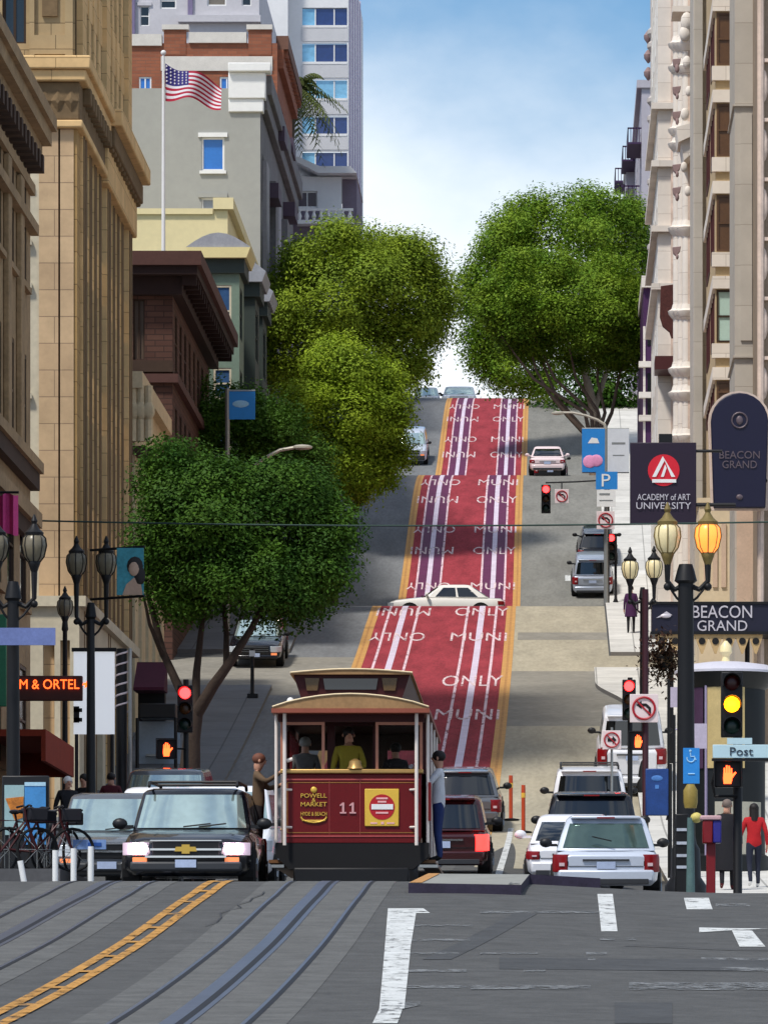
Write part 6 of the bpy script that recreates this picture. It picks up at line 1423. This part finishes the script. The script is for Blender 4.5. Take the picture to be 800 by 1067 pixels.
# advertising kiosk
D = 122.; X = wx(757,D); z0 = G(X,D)+.13; o = thing('kiosk', 'round dark street kiosk with a pale domed roof and cream poster panels', 'kiosk', (X, D+.9, z0))
C0 = (X, D+.9, z0); zr = wz(697,D)-z0; kd = M('dark_green_kiosk', (22,26,28), .5, .1, .1)
MB().lathe([(.92,0),(.92,.35),(.84,.4),(.84,zr-.4),(.9,zr-.35),(1.08,zr-.05)], C0, 28).build('drum', kd, o, o.location)
MB().lathe([(1.1,zr-.05),(1.1,zr+.0),(.9,zr+.13),(.4,zr+.2),(.05,zr+.22)], C0, 28).build('roof', M('pale_lilac_roof', (200,198,208), .5, .1, .06), o, o.location); MB().lathe([(.1,zr+.2),(.07,zr+.32),(.14,zr+.42),(.12,zr+.55),(.03,zr+.66)], C0, 12).build('finial', lampglass, o, o.location)
def cpanel(a0, a1, za, zb_, m, n='poster_panel', r=.87):
    k = 8; mb = MB(); mb.loft([[(C0[0]+rr*math.sin(a0+(a1-a0)*t/k), C0[1]-rr*math.cos(a0+(a1-a0)*t/k), z) for t in range(k+1) for rr in (r,)]+[(C0[0]+(r-.06)*math.sin(a1-(a1-a0)*t/k), C0[1]-(r-.06)*math.cos(a1-(a1-a0)*t/k), z) for t in range(k+1)] for z in (za, zb_)]); return mb.build(n, m, o, o.location)
z = lambda y: wz(y, D)
cpanel(-.55,.45, z(800), z(704), M('cream_poster', (186,164,112), .6, 0, .12, 3)); cpanel(-1.25,-.62, z(800), z(704), M('plum_poster', (70,48,72), .5, 0, .2, 3)); cpanel(.1,1.0, z(905), z(835), M('pale_panel', (170,166,150), .6, 0, .1, 2)); cpanel(-.3,.08, z(905), z(835), M('pale_panel', (170,166,150)))
cpanel(-.55,-.5, z(905), z(702), M('lilac_frame', (150,140,168), .5, .1, .1), 'frame', .9); cpanel(-.6,-.05, z(702), z(698), M('lilac_frame', (150,140,168)), 'frame', .9)
D = 119.5; o = sig('pale notice plate on a thin post left of the kiosk', 702, D, 745, .03, 'sign_post', 'sign'); MB().box(wx(722,D),wx(736,D),D-.03,D,wz(780,D),wz(754,D)).tube([(wx(702,D),D,wz(760,D)),(wx(722,D),D,wz(760,D))], .02, 6).build('plate', M('lilac_plate', (176,166,184), .6, 0, .12, 6), o, o.location)
D = 150.; o = sig('lilac no-parking plate on a thin post on the bright right pavement', 696, D, 708, .035, 'sign_post', 'sign'); MB().box(wx(698,D),wx(709,D),D-.03,D,wz(737,D),wz(716,D)).build('plate', M('lilac_plate', (176,166,184)), o, o.location)
# traffic delineators
for i, (x, yb, yt) in enumerate(((532,855,808),(545,868,818))):
    D = 134. if i else 138.; X, D = gp(x, yb, 100); zt = (yb-yt)*D/F
    o = thing('delineator_post', ['orange lane delineator nearest the cars queued beside the red lane','orange lane delineator standing closer to us, right of the other one'][i], 'bollard', (X, D, G(X,D)), 0, 'orange delineators on the lane line')
    om = M('orange_plastic', (190,74,40), .5, 0, .1); MB().lathe([(.06,0),(.05,.1),(.05,zt-.25),(.055,zt-.22),(.05,zt)], (0,0,0), 10).build('tube', om, o); MB().lathe([(.22,0),(.22,.04),(.1,.06)], (0,0,0), 12).build('base', dark, o); MB().lathe([(.056,zt-.32),(.056,zt-.2)], (0,0,0), 10).build('reflective_band', M('yellow_band', (226,180,70), .4), o)
# left side: ad panel, street blade, banner, neon, white panel, shelter, flag, blue banner
D = 96.; X = wx(28,D); o = thing('ad_panel', 'street advertising panel with a blue poster and an orange pizza-like picture above the bicycles', 'ad panel', (X, D, G(X,D)+.13))
MB().box(wx(2,D),wx(51,D),D+.05,D+.15,G(X,D)+.1,wz(808,D)).build('frame', plastic, o, o.location, bevel=.02); MB().box(wx(26,D),wx(48,D),D,D+.05,wz(880,D),wz(815,D)).build('blue_poster', M('blue_poster', (70,140,200), .4, 0, .18, 3), o, o.location)
MB().box(wx(26,D),wx(48,D),D-.01,D+.0,wz(819,D),wz(815,D)).build('pale_strip', M('pale_blue_strip', (170,206,224)), o, o.location); pq = MB().box(wx(5,D),wx(25.5,D),D,D+.05,wz(870,D),wz(818,D)).build('poster', M('pale_aqua_poster', (150,180,182), .4, 0, .12, 3), o, o.location)
MB().prism([(wx(6,D),wz(832,D)),(wx(25,D),wz(830,D)),(wx(24,D),wz(852,D)),(wx(16,D),wz(855,D))], D-.015, D-.001, 'xz').build('slice_picture', M('orange_brown_print', (190,116,44), .6, 0, .5, 12), pq, o.location)
D = 102.5; o = thing('street_name_sign', 'blue-grey street name blade fixed to the leftmost twin lamp', 'street sign', at(34,664,D)); MB().box(wx(-12,D),wx(59,D),D-.2,D-.16,wz(673,D),wz(655,D)).build('blade', M('blue_grey_blade', (104,118,168), .5, 0, .15, 3), o, o.location)
D = 120.; o = thing('banner', 'teal street banner with a dark-haired portrait beside the twin lamp', 'banner', at(136,595,D)); MB().box(wx(122,D),wx(150,D),D-.02,D+.02,wz(620,D),wz(571,D)).build('cloth', M('teal_banner', (56,128,140), .7, 0, .3, 2), o, o.location)
MB().ball((wx(141,D),D-.03,wz(590,D)), .17, .03, .2, 10, 6).ball((wx(146,D),D-.03,wz(600,D)), .12, .03, .2, 8, 5).build('hair_shape', hairm, o, o.location); MB().ball((wx(140,D),D-.05,wz(593,D)), .11, .03, .15, 10, 6).prism([(wx(128,D),wz(620,D)),(wx(149,D),wz(620,D)),(wx(147,D),wz(607,D)),(wx(140,D),wz(602,D)),(wx(132,D),wz(609,D))], D-.04, D-.021, 'xz').build('figure_shape', M('muted_skin_print', (168,140,120), .7), o, o.location); MB().tube([(wx(95,D+1),D+.9,wz(569.5,D)),(wx(151,D),D,wz(569.5,D))], .03, 6).tube([(wx(95,D+1),D+.9,wz(621,D)),(wx(151,D),D,wz(621,D))], .03, 6).build('rod', black, o, o.location)
D = 126.; o = thing('neon_sign', 'brown blade sign with glowing orange neon letters near the left lamps', 'neon sign', at(58,715,D)); MB().box(wx(16,D),wx(86,D),D,D+.2,wz(730,D),wz(704,D)).build('box', M('dark_brown_sign', (64,26,18), .6, 0, .2, 3), o, o.location, bevel=.02)
neon = M('orange_neon', (255,92,34), .4, 0, 0, emit=2.6); lettering('M & ORTEL', (wx(52,D), D-.02, wz(713,D)), 62*D/F, 10*D/F, neon, o, o.location)
MB().prism([(wx(91,D)+rr*math.sin(k*PI/5),wz(713,D)+rr*math.cos(k*PI/5)) for k, rr in ((k, .1 if k % 2 == 0 else .045) for k in range(10))], D+.02, D+.05, 'xz').tube([(wx(86,D),D+.1,wz(713,D)),(wx(91,D),D+.05,wz(713,D))], .015, 5).build('star', neon, o, o.location); MB().tube([(wx(16,D),D+.1,wz(709,D)),(-12.6,D+.1,wz(709,D))], .05, 6).build('bracket', black, o, o.location)
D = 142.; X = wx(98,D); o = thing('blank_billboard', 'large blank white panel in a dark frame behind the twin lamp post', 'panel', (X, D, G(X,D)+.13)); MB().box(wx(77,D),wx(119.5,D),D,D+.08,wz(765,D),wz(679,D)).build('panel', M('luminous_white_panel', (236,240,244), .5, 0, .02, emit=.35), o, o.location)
MB().box(wx(75,D),wx(121.5,D),D-.03,D+.1,wz(679,D)+.003,wz(675,D)).box(wx(77,D),wx(83,D),D-.03,D-.003,wz(753,D),wz(736,D)).box(wx(77,D),wx(86,D),D-.03,D-.003,wz(742,D),wz(738,D)).box(wx(77,D),wx(86,D),D-.03,D-.003,wz(752,D),wz(748,D)).build('frame', black, o, o.location); MB().tube([(wx(80,D),D+.04,G(X,D)),(wx(80,D),D+.04,wz(765,D))], .05, 6).tube([(wx(117,D),D+.04,G(X,D)),(wx(117,D),D+.04,wz(765,D))], .05, 6).build('leg', black, o, o.location)
D = 143.; X = wx(127,D); o = thing('striped_column', 'black column with a spiral white stripe right of the blank white panel', 'column', (X, D, G(X,D)+.13)); MB().tube([(X,D,G(X,D)),(X,D,wz(676,D))], .14, 12).build('shaft', black, o, o.location); MB().tube([(X+.15*math.cos(k*.55),D+.15*math.sin(k*.55),wz(742,D)+k*.022) for k in range(70)], .025, 5).build('spiral_stripe', signw, o, o.location); MB().tube([(wx(136,D),D-.1,G(X,D)),(wx(136,D),D-.1,wz(676,D))], .05, 8).build('side_tube', steel, o, o.location)
D = 164.; X = wx(163,D); z0 = G(X,D)+.13; o = thing('bus_shelter', 'bus shelter with a black roof box and pale glass behind the left tree trunk', 'bus shelter', (X, D, z0))
MB().box(wx(145,D),wx(183,D),D,D+1.3,wz(748,D),wz(733,D)).build('roof', plastic, o, o.location, bevel=.03); MB().box(wx(141,D),wx(185,D),D+1.25,D+1.3,z0,wz(749,D)).build('glass_panel', M('pale_blue_panel', (150,164,178), .3, 0, .1, 2), o, o.location)
for x in (143, 183): MB().tube([(wx(x,D),D+.1,z0-.1),(wx(x,D),D+.1,wz(748,D))], .05, 8).build('leg', black, o, o.location)
MB().box(wx(150,D),wx(176,D),D+.9,D+1.2,z0+.4,z0+.46).build('bench', steel, o, o.location)
D = 170.; o = thing('awning', 'maroon shop awning under the left tree beside the striped column', 'awning', at(154,700,D)); MB().prism([(D,wz(716,D)),(D,wz(719,D)),(D+1.6,wz(719,D)),(D+1.6,wz(686,D))], wx(139,D), wx(171,D), 'yz').build('canvas', M('maroon_canvas', (74,24,44), .85, 0, .12), o, o.location); MB().box(wx(140,D),wx(168,D),D+1.6,D+2.2,wz(760,D),wz(690,D)).build('shopfront', dark, o, o.location)
D = 126.; X = wx(9,D); o = thing('flag', 'pink hanging flag on the brown building at the left edge', 'flag', at(9,535,D)); mb = MB(); n = 10
mb.loft([[(wx(-3+22*k/n,D), D+.08*math.sin(k*1.4)+dd, wz(yy+1.5*math.sin(k*.9),D)) for dd, yy in ((0,515),(0,557),(.02,557),(.02,515))] for k in range(n+1)]); mb.build('cloth', M('pink_flag_cloth', (190,62,120), .8, 0, .15, 2), o, o.location); MB().tube([(-12.5,D,wz(513,D)),(wx(20,D),D,wz(513,D))], .03, 6).build('pole', black, o, o.location)
D = 118.; o = thing('green_sign', 'green vertical shop sign at the extreme left edge', 'sign', at(1,690,D)); MB().box(wx(-10,D),wx(7,D),D,D+.15,wz(736,D),wz(640,D)).build('panel', M('green_sign_panel', (26,96,64), .5, 0, .2, 3), o, o.location, bevel=.02)
D = 204.; o = thing('banner', 'bright blue street banner above the left trees beside the green bay house', 'banner', at(251,422,D)); MB().box(wx(238,D),wx(266,D),D-.03,D,wz(437,D),wz(408,D)).build('cloth', bluL, o, o.location); MB().ball((wx(251,D),D-.04,wz(421,D)), .3, .02, .13, 10, 5).build('white_shape', M('pale_blue_print', (150,196,226)), o, o.location); X = wx(237,D); MB().tube([(X,D,G(X,D)),(X,D,wz(405,D))], .08, 8).tube([(X,D,wz(407,D)),at(266,407,D)], .03, 6).build('pole', steel, o, o.location)
# american flag on its pole
D = 208.; X = wx(170.5,D); zb_ = wz(281,198)+.5; o = thing('flagpole', 'tall white flagpole rising from the dark flat-eaved roof', 'flagpole', (X, D, zb_)); MB().tube([(0,0,0),(0,0,wz(58,D)-zb_)], [.08,.05], 10).build('shaft', white, o); MB().ball((0,0,wz(55,D)-zb_), .1, n=10, k=6).build('finial', white, o); MB().lathe([(.2,0),(.2,.1),(.09,.3)], (0,0,0), 12).build('base', white, o)
o = thing('flag', 'waving striped flag with a blue starred canton on the white flagpole', 'flag', at(171.5,80,D))
def fp(u, v): # u along, v down
    x = 172.5+58*u; yt = 66+17*u+9*max(0,u-.35)+3*math.sin(u*7); yb = 103-2*u+13*u*u+2.5*math.sin(u*8+1)
    return Vector((wx(x,D), D+.28*math.sin(u*8.5+v*1.3)*(.2+u), wz(yt+(yb-yt)*v,D)))
fr = M('flag_red', (176,36,62), .75, 0, .06); fw = M('flag_white', (224,220,224), .75, 0, .04); fb = M('flag_blue', (52,46,116), .75, 0, .06)
mb = MB(); NU, NV = 26, 13
for i in range(NU):
    for j in range(NV):
        q4 = [fp(a/NU, c_/NV) for a, c_ in ((i,j),(i+1,j),(i+1,j+1),(i,j+1))]; m = 2 if (i < 11 and j < 7) else (0 if j % 2 == 0 else 1)
        mb.loft([q4, [p+Vector((0,.012,0)) for p in q4]], m)
mb.build('cloth', [fr, fw, fb], o, o.location, fix=True)
mb = MB()
for r in range(5):
    for c_ in range(6):
        p = fp((.6+c_*1.85)/NU, (.7+r*1.3)/NV); mb.ball((p.x, p.y-.01, p.z), .035, .012, .035, 5, 3)
mb.build('stars', fw, o, o.location)
# overhead wire across the street
o = MB(); pts = [at(-30+i*30, 541+6*math.sin(PI*i/28)*.9+i*.1, 140) for i in range(29)]
o = o.tube(pts, .022, 5).build('overhead_wire', M('oxidised_copper_wire', (40,62,56), .6, .3, .1)); tag(o, 'thin dark span wire crossing the street above the cars', 'wire')
o = thing('hanging_basket', 'dark reddish hanging plant basket on the second right twin lamp', 'plant basket', at(691,690,156))
mb = MB(); random.seed(5); c = at(691,688,156)
for k in range(1100):
    d = Vector((random.gauss(0,.27), random.gauss(0,.22), random.gauss(0,.3))); p = c+d; a = Vector((random.uniform(-1,1),random.uniform(-1,1),random.uniform(-1,1))).normalized(); e = a.cross(Vector((0,0,1)))
    if e.length < .1: continue
    e.normalize(); mb.face([p-a*.07, p+e*.04, p+a*.07, p-e*.04])
mb.build('foliage', leafmat('rusty_leaves', (66,34,28), (44,40,22), .1), o, o.location, fix=False); MB().tube([(wx(669,156.5),157.5,wz(668,156)),(wx(691,156),156,wz(668,156)),(wx(691,156),156,wz(684,156))], .03, 6).build('bracket', black, o, o.location); MB().lathe([(.05,-.3),(.25,0),(.28,.1)], tuple(c), 12).build('pot', dark, o, o.location)
# ------------------------------------------------------------------ trees
import numpy as np
rng = np.random.default_rng(4)
def crown(lobes, nclump, leaf, per=16, cs=.42, inner=.25, seed=0):
    """billows of small leaf clumps over a set of ellipsoid lobes: uneven edge, gaps and shaded hollows between billows"""
    L = np.array(lobes, float); pr = L[:,3]*L[:,4]+L[:,3]*L[:,5]+L[:,4]*L[:,5]; pr = pr/pr.sum()
    sub = []
    for l in L:
        for k in range(15):
            d = rng.normal(size=3); d /= np.linalg.norm(d); r = rng.uniform(.22,.42)*min(l[3],l[5])
            p = l[:3]+d*(l[3:]-r*.5)
            qq = (p-L[:,:3])/L[:,3:]; dd = np.sqrt((qq*qq).sum(1))
            if dd.min() < .5 and rng.random() > .15: continue
            sub.append((*p, r))
    S = np.array(sub); sp_ = S[:,3]**2; sp_ /= sp_.sum()
    cen = []; nrm = []
    while len(cen) < nclump:
        if rng.random() < inner:
            l = L[rng.choice(len(L), p=pr)]; d = rng.normal(size=3); d /= np.linalg.norm(d); p = l[:3]+d*l[3:]*rng.uniform(.45,.88)
        else:
            s_ = S[rng.choice(len(S), p=sp_)]; d = rng.normal(size=3); d[2] += .25; d /= np.linalg.norm(d); p = s_[:3]+d*s_[3]*rng.uniform(.8,1.08)
        qq = (p-L[:,:3])/L[:,3:]; dd = np.sqrt((qq*qq).sum(1))
        if dd.min() < .6 and rng.random() > .2: continue
        cen.append(p); nrm.append(d)
    cen = np.array(cen); nrm = np.array(nrm); N = nclump*per
    C = np.repeat(cen, per, 0)+np.clip(rng.normal(size=(N,3)),-1.9,1.9)*np.array([cs,cs,cs*.75]); Nn = np.repeat(nrm, per, 0)
    a = rng.normal(size=(N,3)); n = Nn*.75+np.array([0,0,.55])+a*.34; n /= np.linalg.norm(n, axis=1)[:,None]; n = np.where((n*Nn).sum(1)[:,None] < 0, -n, n)
    t = np.cross(n, rng.normal(size=(N,3))); t /= np.linalg.norm(t, axis=1)[:,None]; b_ = np.cross(n, t)
    s = leaf*rng.uniform(.6,1.35,(N,1)); w = s*rng.uniform(.42,.62,(N,1))
    sn = Nn*.9+n*.3+np.array([0,0,.12]); sn /= np.linalg.norm(sn, axis=1)[:,None]
    return np.stack([C-t*s, C-b_*w-n*s*.18, C+t*s, C+b_*w-n*s*.18], 1).reshape(-1,3), np.repeat(sn, 4, 0)
def tree(label, base, lobes, nclump, leaf, mat, limbs, bk=bark, per=16, cs=.42, group='street trees', inner=.25, name='street_tree'):
    o = thing(name, label, 'tree', base, 0, group); off = np.array(base)
    V, VN = crown(lobes, nclump, leaf, per, cs, inner); V = V-off
    me = bpy.data.meshes.new('crown'); n = len(V)//4
    me.vertices.add(len(V)); me.vertices.foreach_set('co', V.astype('f4').ravel()); me.loops.add(len(V)); me.loops.foreach_set('vertex_index', np.arange(len(V), dtype='i4')); me.polygons.add(n); me.polygons.foreach_set('loop_start', np.arange(0, len(V), 4, dtype='i4')); me.polygons.foreach_set('loop_total', np.full(n, 4, 'i4')); me.update(); me.polygons.foreach_set('use_smooth', np.ones(n, bool)); me.normals_split_custom_set_from_vertices(VN.astype('f4')); me.materials.append(mat)
    c = bpy.data.objects.new('crown', me); COL.objects.link(c); c.parent = o
    mb = MB()
    for pts, r in limbs: mb.tube(pts, r, 8)
    mb.build('trunk', bk, o, o.location, ang=70)
    return o
lf_dark = leafmat('dark_green_leaves', (40,78,24), (82,116,30), .18); lf_olive = leafmat('olive_leaves', (146,164,44), (100,128,34), .2); lf_lime = leafmat('lime_olive_leaves', (160,180,46), (112,142,36), .2); lf_right = leafmat('ficus_leaves', (90,132,34), (140,162,44), .2); lf_mid = leafmat('mid_green_leaves', (54,92,30), (84,118,34), .25)
def lob(x, y, D, rx, ry, dd=None, dD=0):
    c = at(x, y, D+dD); s = D/F; return (c.x, c.y, c.z, rx*s, (dd or rx)*s, ry*s)
def limb(pts, D, r): return ([at(x, y, D+d) for x, y, d in pts], r)
D = 150.; X = wx(197,D)
tree('dark leafy street tree with forked trunk, nearest on the left, under the pale light arm', (X, D, G(X,D)+.1),
  [lob(220,560,D,66,70), lob(290,560,D,70,68,60), lob(190,520,D,44,50,42), lob(250,540,D,76,46), lob(320,600,D,44,44), lob(196,600,D,46,40), lob(262,615,D,70,40), lob(184,486,D,26,24), lob(328,555,D,36,44)], 2900, .056, lf_dark,
  [limb([(197,815,0),(200,770,0),(204,742,0)],D,[.3,.22,.2]), limb([(204,745,0),(186,715,.3),(170,680,.5),(160,640,.6),(150,600,.4)],D,[.17,.12,.1,.08,.05]), limb([(204,745,0),(222,715,-.3),(240,690,-.5),(262,655,-.3),(290,600,0)],D,[.18,.15,.12,.09,.05]), limb([(236,696,-.4),(236,660,.2),(230,600,.2)],D,[.09,.07,.04]), limb([(170,684,.5),(156,650,-.2),(150,622,-.4)],D,[.07,.05,.03]), limb([(203,748,0),(205,700,.3),(214,620,.3)],D,[.14,.1,.05])], barkd, per=44, cs=.27)
D = 214.; X = wx(236,D)
tree('small dark green tree between the red-brown building and the olive trees', (X, D, G(X,D)+.1), [lob(236,470,D,46,50), lob(222,435,D,30,34), lob(262,440,D,34,30), lob(300,470,D,40,40), lob(270,470,D,44,36), lob(285,500,D,40,34)], 1300, .075, lf_mid, [limb([(236,640,0),(238,560,0),(240,480,0)],D,[.22,.16,.08]), limb([(238,560,0),(265,500,.3),(280,480,.3)],D,[.12,.09,.05])], barkd, per=32, cs=.32)
D = 250.; X = wx(345,D)
tree('bright yellow-green street tree in the middle of the left row', (X, D, G(X,D)+.1),
  [lob(350,430,D,62,60), lob(386,450,D,38,46), lob(320,470,D,52,46), lob(370,395,D,44,42), lob(374,498,D,34,22), lob(350,490,D,56,34), lob(408,420,D,26,26), lob(310,430,D,34,34)], 2300, .075, lf_lime,
  [limb([(345,660,0),(347,600,0),(350,520,0),(352,450,0)],D,[.3,.24,.18,.08]), limb([(348,560,0),(385,510,.4),(400,470,.4)],D,[.16,.11,.06])], barkd, per=42, cs=.34)
D = 267.; X = wx(372,D)
tree('large rounded olive-green street tree behind the bright yellow-green one', (X, D, G(X,D)+.1),
  [lob(300,322,D,34,40,30), lob(365,310,D,80,66), lob(320,330,D,52,62), lob(420,310,D,46,56), lob(362,268,D,56,32), lob(300,360,D,38,44), lob(415,355,D,42,44), lob(360,375,D,80,38), lob(405,275,D,36,24), lob(438,318,D,28,30), lob(318,282,D,34,26), lob(398,395,D,34,20)], 3000, .082, lf_olive,
  [limb([(372,500,0),(374,450,0),(370,380,0),(366,320,0)],D,[.36,.3,.24,.1]), limb([(372,440,0),(410,390,.5),(425,340,.5)],D,[.2,.14,.06]), limb([(372,430,0),(330,380,.5),(315,330,.4)],D,[.18,.12,.06])], barkd, per=42, cs=.4)
D = 312.; X = wx(622,D)
tree('broad fan-shaped street tree with many pale stems, front one on the right', (X, D, G(X,D)+.1),
  [lob(592,315,D,80,44), lob(545,325,D,42,40), lob(635,325,D,42,44), lob(560,290,D,48,24), lob(620,290,D,50,24), lob(525,310,D,22,26), lob(660,325,D,18,28), lob(556,345,D,44,28), lob(605,350,D,56,32), lob(645,360,D,28,34)], 3000, .085, lf_right,
  [limb([(622,512,0),(620,480,0),(616,455,0)],D,[.42,.36,.3])]+[limb([(616+k*1.5,462,0),(612+k*7-3,430,.3*k),(600+(k-2)*22,395,.4*(k-2)),(590+(k-2)*34,350,.5*(k-2))],D,[.14,.1,.08,.04]) for k in range(0,5)]+[limb([(612,455,0),(590,432,-.3),(572,410,-.4),(558,385,-.4),(548,345,-.3)],D,[.15,.11,.09,.07,.04]), limb([(610,450,0),(580,415,.3),(566,380,.4),(556,360,.4)],D,[.12,.09,.07,.04])], M('pale_stem_bark', (136,116,98), .9, 0, .25, 3, .4, 12), per=42, cs=.36, inner=.15)
D = 352.; X = wx(628,D)
tree('tall dark-sided street tree behind the fan-shaped one, crown against the sky', (X, D, G(X,D)+.1),
  [lob(590,258,D,84,52), lob(530,290,D,48,52), lob(640,250,D,38,48), lob(600,228,D,60,28), lob(505,320,D,26,44), lob(520,350,D,36,40), lob(545,380,D,44,34), lob(650,280,D,30,40), lob(560,240,D,40,30), lob(520,375,D,26,30), lob(570,320,D,70,50), lob(500,285,D,18,18)], 3000, .1, lf_right,
  [limb([(628,490,0),(624,450,0),(612,400,0),(596,330,0)],D,[.45,.36,.25,.1]), limb([(618,430,0),(640,360,.3),(645,300,.3)],D,[.18,.12,.06])], bark, per=42, cs=.46)
D = 375.; X = wx(655,D)
tree('dark low street tree under the right crowns beside the purple house', (X, D, G(X,D)+.1), [lob(650,400,D,34,40), lob(600,420,D,40,34), lob(640,440,D,30,30)], 600, .14, lf_dark, [limb([(655,480,0),(650,440,0),(645,400,0)],D,[.25,.18,.08])], barkd, per=20, cs=.5)
# palm
D = 372.; X = wx(299,D); o = thing('palm_tree', 'tall feathery palm in front of the white high-rise', 'tree', (X, D, G(X,D)))
MB().tube([(X,D,G(X,D)),(X+.1,D,wz(180,D)),(X+.35,D,wz(98,D))], [.4,.32,.26], 10).build('trunk', bark, o, o.location)
mb = MB(); random.seed(3); c = Vector((X+.35,D,wz(96,D)))
for k in range(64):
    a = random.uniform(0,2*PI); el = random.uniform(-.45,1.25); ln = random.uniform(4.2,6.4); d = Vector((math.cos(a)*math.cos(el), math.sin(a)*math.cos(el), math.sin(el))); pts = []
    for i in range(9):
        t = i/8; pts.append(c+d*ln*t*.62+Vector((0,0,-2.9*t*t*(1 if el < .6 else .85))))
    for i in range(8):
        p, q_ = pts[i], pts[i+1]; f = (q_-p).normalized(); s_ = f.cross(Vector((0,0,1))); s_ = s_.normalized() if s_.length > .05 else Vector((1,0,0))
        for sgn in (-1, 1):
            for h in (0, .5):
                b0_ = p.lerp(q_, h); w = .62*math.sin(PI*min(.97,(i+h+.8)/9.2)); mb.face([b0_, b0_+f*.12, b0_+f*.34+s_*sgn*w-Vector((0,0,.3*w+.1)), b0_+f*.24+s_*sgn*w*.9-Vector((0,0,.34*w+.1))])
mb.build('crown', leafmat('palm_leaves', (104,112,56), (66,80,42), .25), o, o.location, fix=False, smooth=False)
# bare shrub at the hotel entrance
D = 170.; X = wx(784,D); o = thing('bare_tree', 'bare twiggy small tree before the hotel marquee letters', 'tree', (X, D, G(X,D)+.13)); random.seed(8); mb = MB()
mb.tube([(X,D,G(X,D)),(X+.02,D,wz(650,D))], [.06,.04], 6)
for k in range(26):
    a = random.uniform(-1.3,1.3); z0 = random.uniform(wz(660,D),wz(640,D)); ln = random.uniform(.5,1.1); e = Vector((X+math.sin(a)*ln*.8, D+random.uniform(-.4,.4), z0+ln*math.cos(a)*.8+.1)); m_ = Vector((X,D,z0)).lerp(e,.5)+Vector((random.uniform(-.1,.1),0,.1)); mb.tube([(X,D,z0), m_, e], [.018,.013,.006], 4)
mb.build('twigs', M('pale_twig', (190,172,150), .8, 0, .1), o, o.location)

# ------------------------------------------------------------------ sky, sun, camera
EXPO = 0.4
w = bpy.data.worlds.new('World'); SC.world = w; w.use_nodes = True; nt = w.node_tree; N = nt.nodes; L = nt.links
bg = N['Background']; sky = N.new('ShaderNodeTexSky'); sky.sky_type = 'NISHITA'; sky.sun_disc = False
SEL, SAZ = R(57), R(217)            # afternoon sun behind the camera's left shoulder
sky.sun_elevation = SEL; sky.sun_rotation = SAZ; sky.air_density = 1.; sky.dust_density = .6; sky.ozone_density = 2.5
tc = N.new('ShaderNodeTexCoord'); sp = N.new('ShaderNodeSeparateXYZ'); L.new(tc.outputs['Generated'], sp.inputs[0])
nz = N.new('ShaderNodeTexNoise'); nz.inputs['Scale'].default_value = 9; nz.inputs['Detail'].default_value = 7; nz.inputs['Roughness'].default_value = .55
mp = N.new('ShaderNodeMapping'); mp.inputs['Scale'].default_value = (1,1,1.6); L.new(tc.outputs['Generated'], mp.inputs[0]); L.new(mp.outputs[0], nz.inputs['Vector'])
def rng_(src, a, b_, o0, o1, smooth=True):
    m = N.new('ShaderNodeMapRange'); m.interpolation_type = 'SMOOTHSTEP' if smooth else 'LINEAR'
    for i, v in enumerate((a, b_, o0, o1)): m.inputs[i+1].default_value = v
    L.new(src, m.inputs[0]); return m.outputs[0]
def mth(op, a, b_):
    m = N.new('ShaderNodeMath'); m.operation = op
    for i, v in enumerate((a, b_)):
        if isinstance(v, (int, float)): m.inputs[i].default_value = v
        else: L.new(v, m.inputs[i])
    return m.outputs[0]
# bright cloud bank low over the hill, a clear blue gap above it, unseen broken cloud added overhead to soften light and fill reflections
low = rng_(mth('ADD', sp.outputs[2], mth('MULTIPLY', nz.outputs['Fac'], .12)), .182, .256, 1, 0)
high = mth('MULTIPLY', rng_(sp.outputs[2], .24, .42, 0, 1), rng_(nz.outputs['Fac'], .38, .6, .1, .62))
cl_ = mth('MAXIMUM', low, high)
class _O: pass
mr = _O(); mr.outputs = [cl_]
hs = N.new('ShaderNodeHueSaturation'); hs.inputs['Saturation'].default_value = 1.3; hs.inputs['Value'].default_value = .95; L.new(sky.outputs[0], hs.inputs['Color'])
mx = N.new('ShaderNodeMix'); mx.data_type = 'RGBA'; L.new(mr.outputs[0], mx.inputs[0]); L.new(hs.outputs[0], mx.inputs[6]); mx.inputs[7].default_value = (8.0,8.5,9.0,1)
L.new(mx.outputs[2], bg.inputs['Color']); bg.inputs['Strength'].default_value = .1
sun = bpy.data.lights.new('sun', 'SUN'); sun.energy = 2.7; sun.angle = R(7); sun.color = (1,.95,.87)
so = bpy.data.objects.new('sun', sun); COL.objects.link(so); so.location = (-40,-60,90)
# NISHITA: rotation 0 = +Y, clockwise from above
sd = Vector((math.sin(SAZ)*math.cos(SEL), math.cos(SAZ)*math.cos(SEL), math.sin(SEL)))
so.rotation_euler = sd.to_track_quat('Z', 'Y').to_euler()
cam = bpy.data.cameras.new('camera'); co = bpy.data.objects.new('camera', cam); COL.objects.link(co); SC.camera = co
co.location = (0,0,0); co.rotation_euler = (R(90),0,0); cam.sensor_fit = 'VERTICAL'; cam.sensor_height = 36; cam.lens = 36*F/1067.
cam.shift_x = (400-X0)/1067.; cam.shift_y = (YH-533.5)/1067.; cam.clip_end = 9000; cam.clip_start = .5
SC.view_settings.view_transform = 'Standard'; SC.view_settings.look = 'None'; SC.view_settings.exposure = EXPO; SC.view_settings.gamma = 1
SC.view_settings.use_curve_mapping = False
SC.cycles.max_bounces = 6; SC.cycles.diffuse_bounces = 3; SC.cycles.glossy_bounces = 3; SC.cycles.transmission_bounces = 5; SC.cycles.transparent_max_bounces = 6
SC.cycles.use_denoising = True
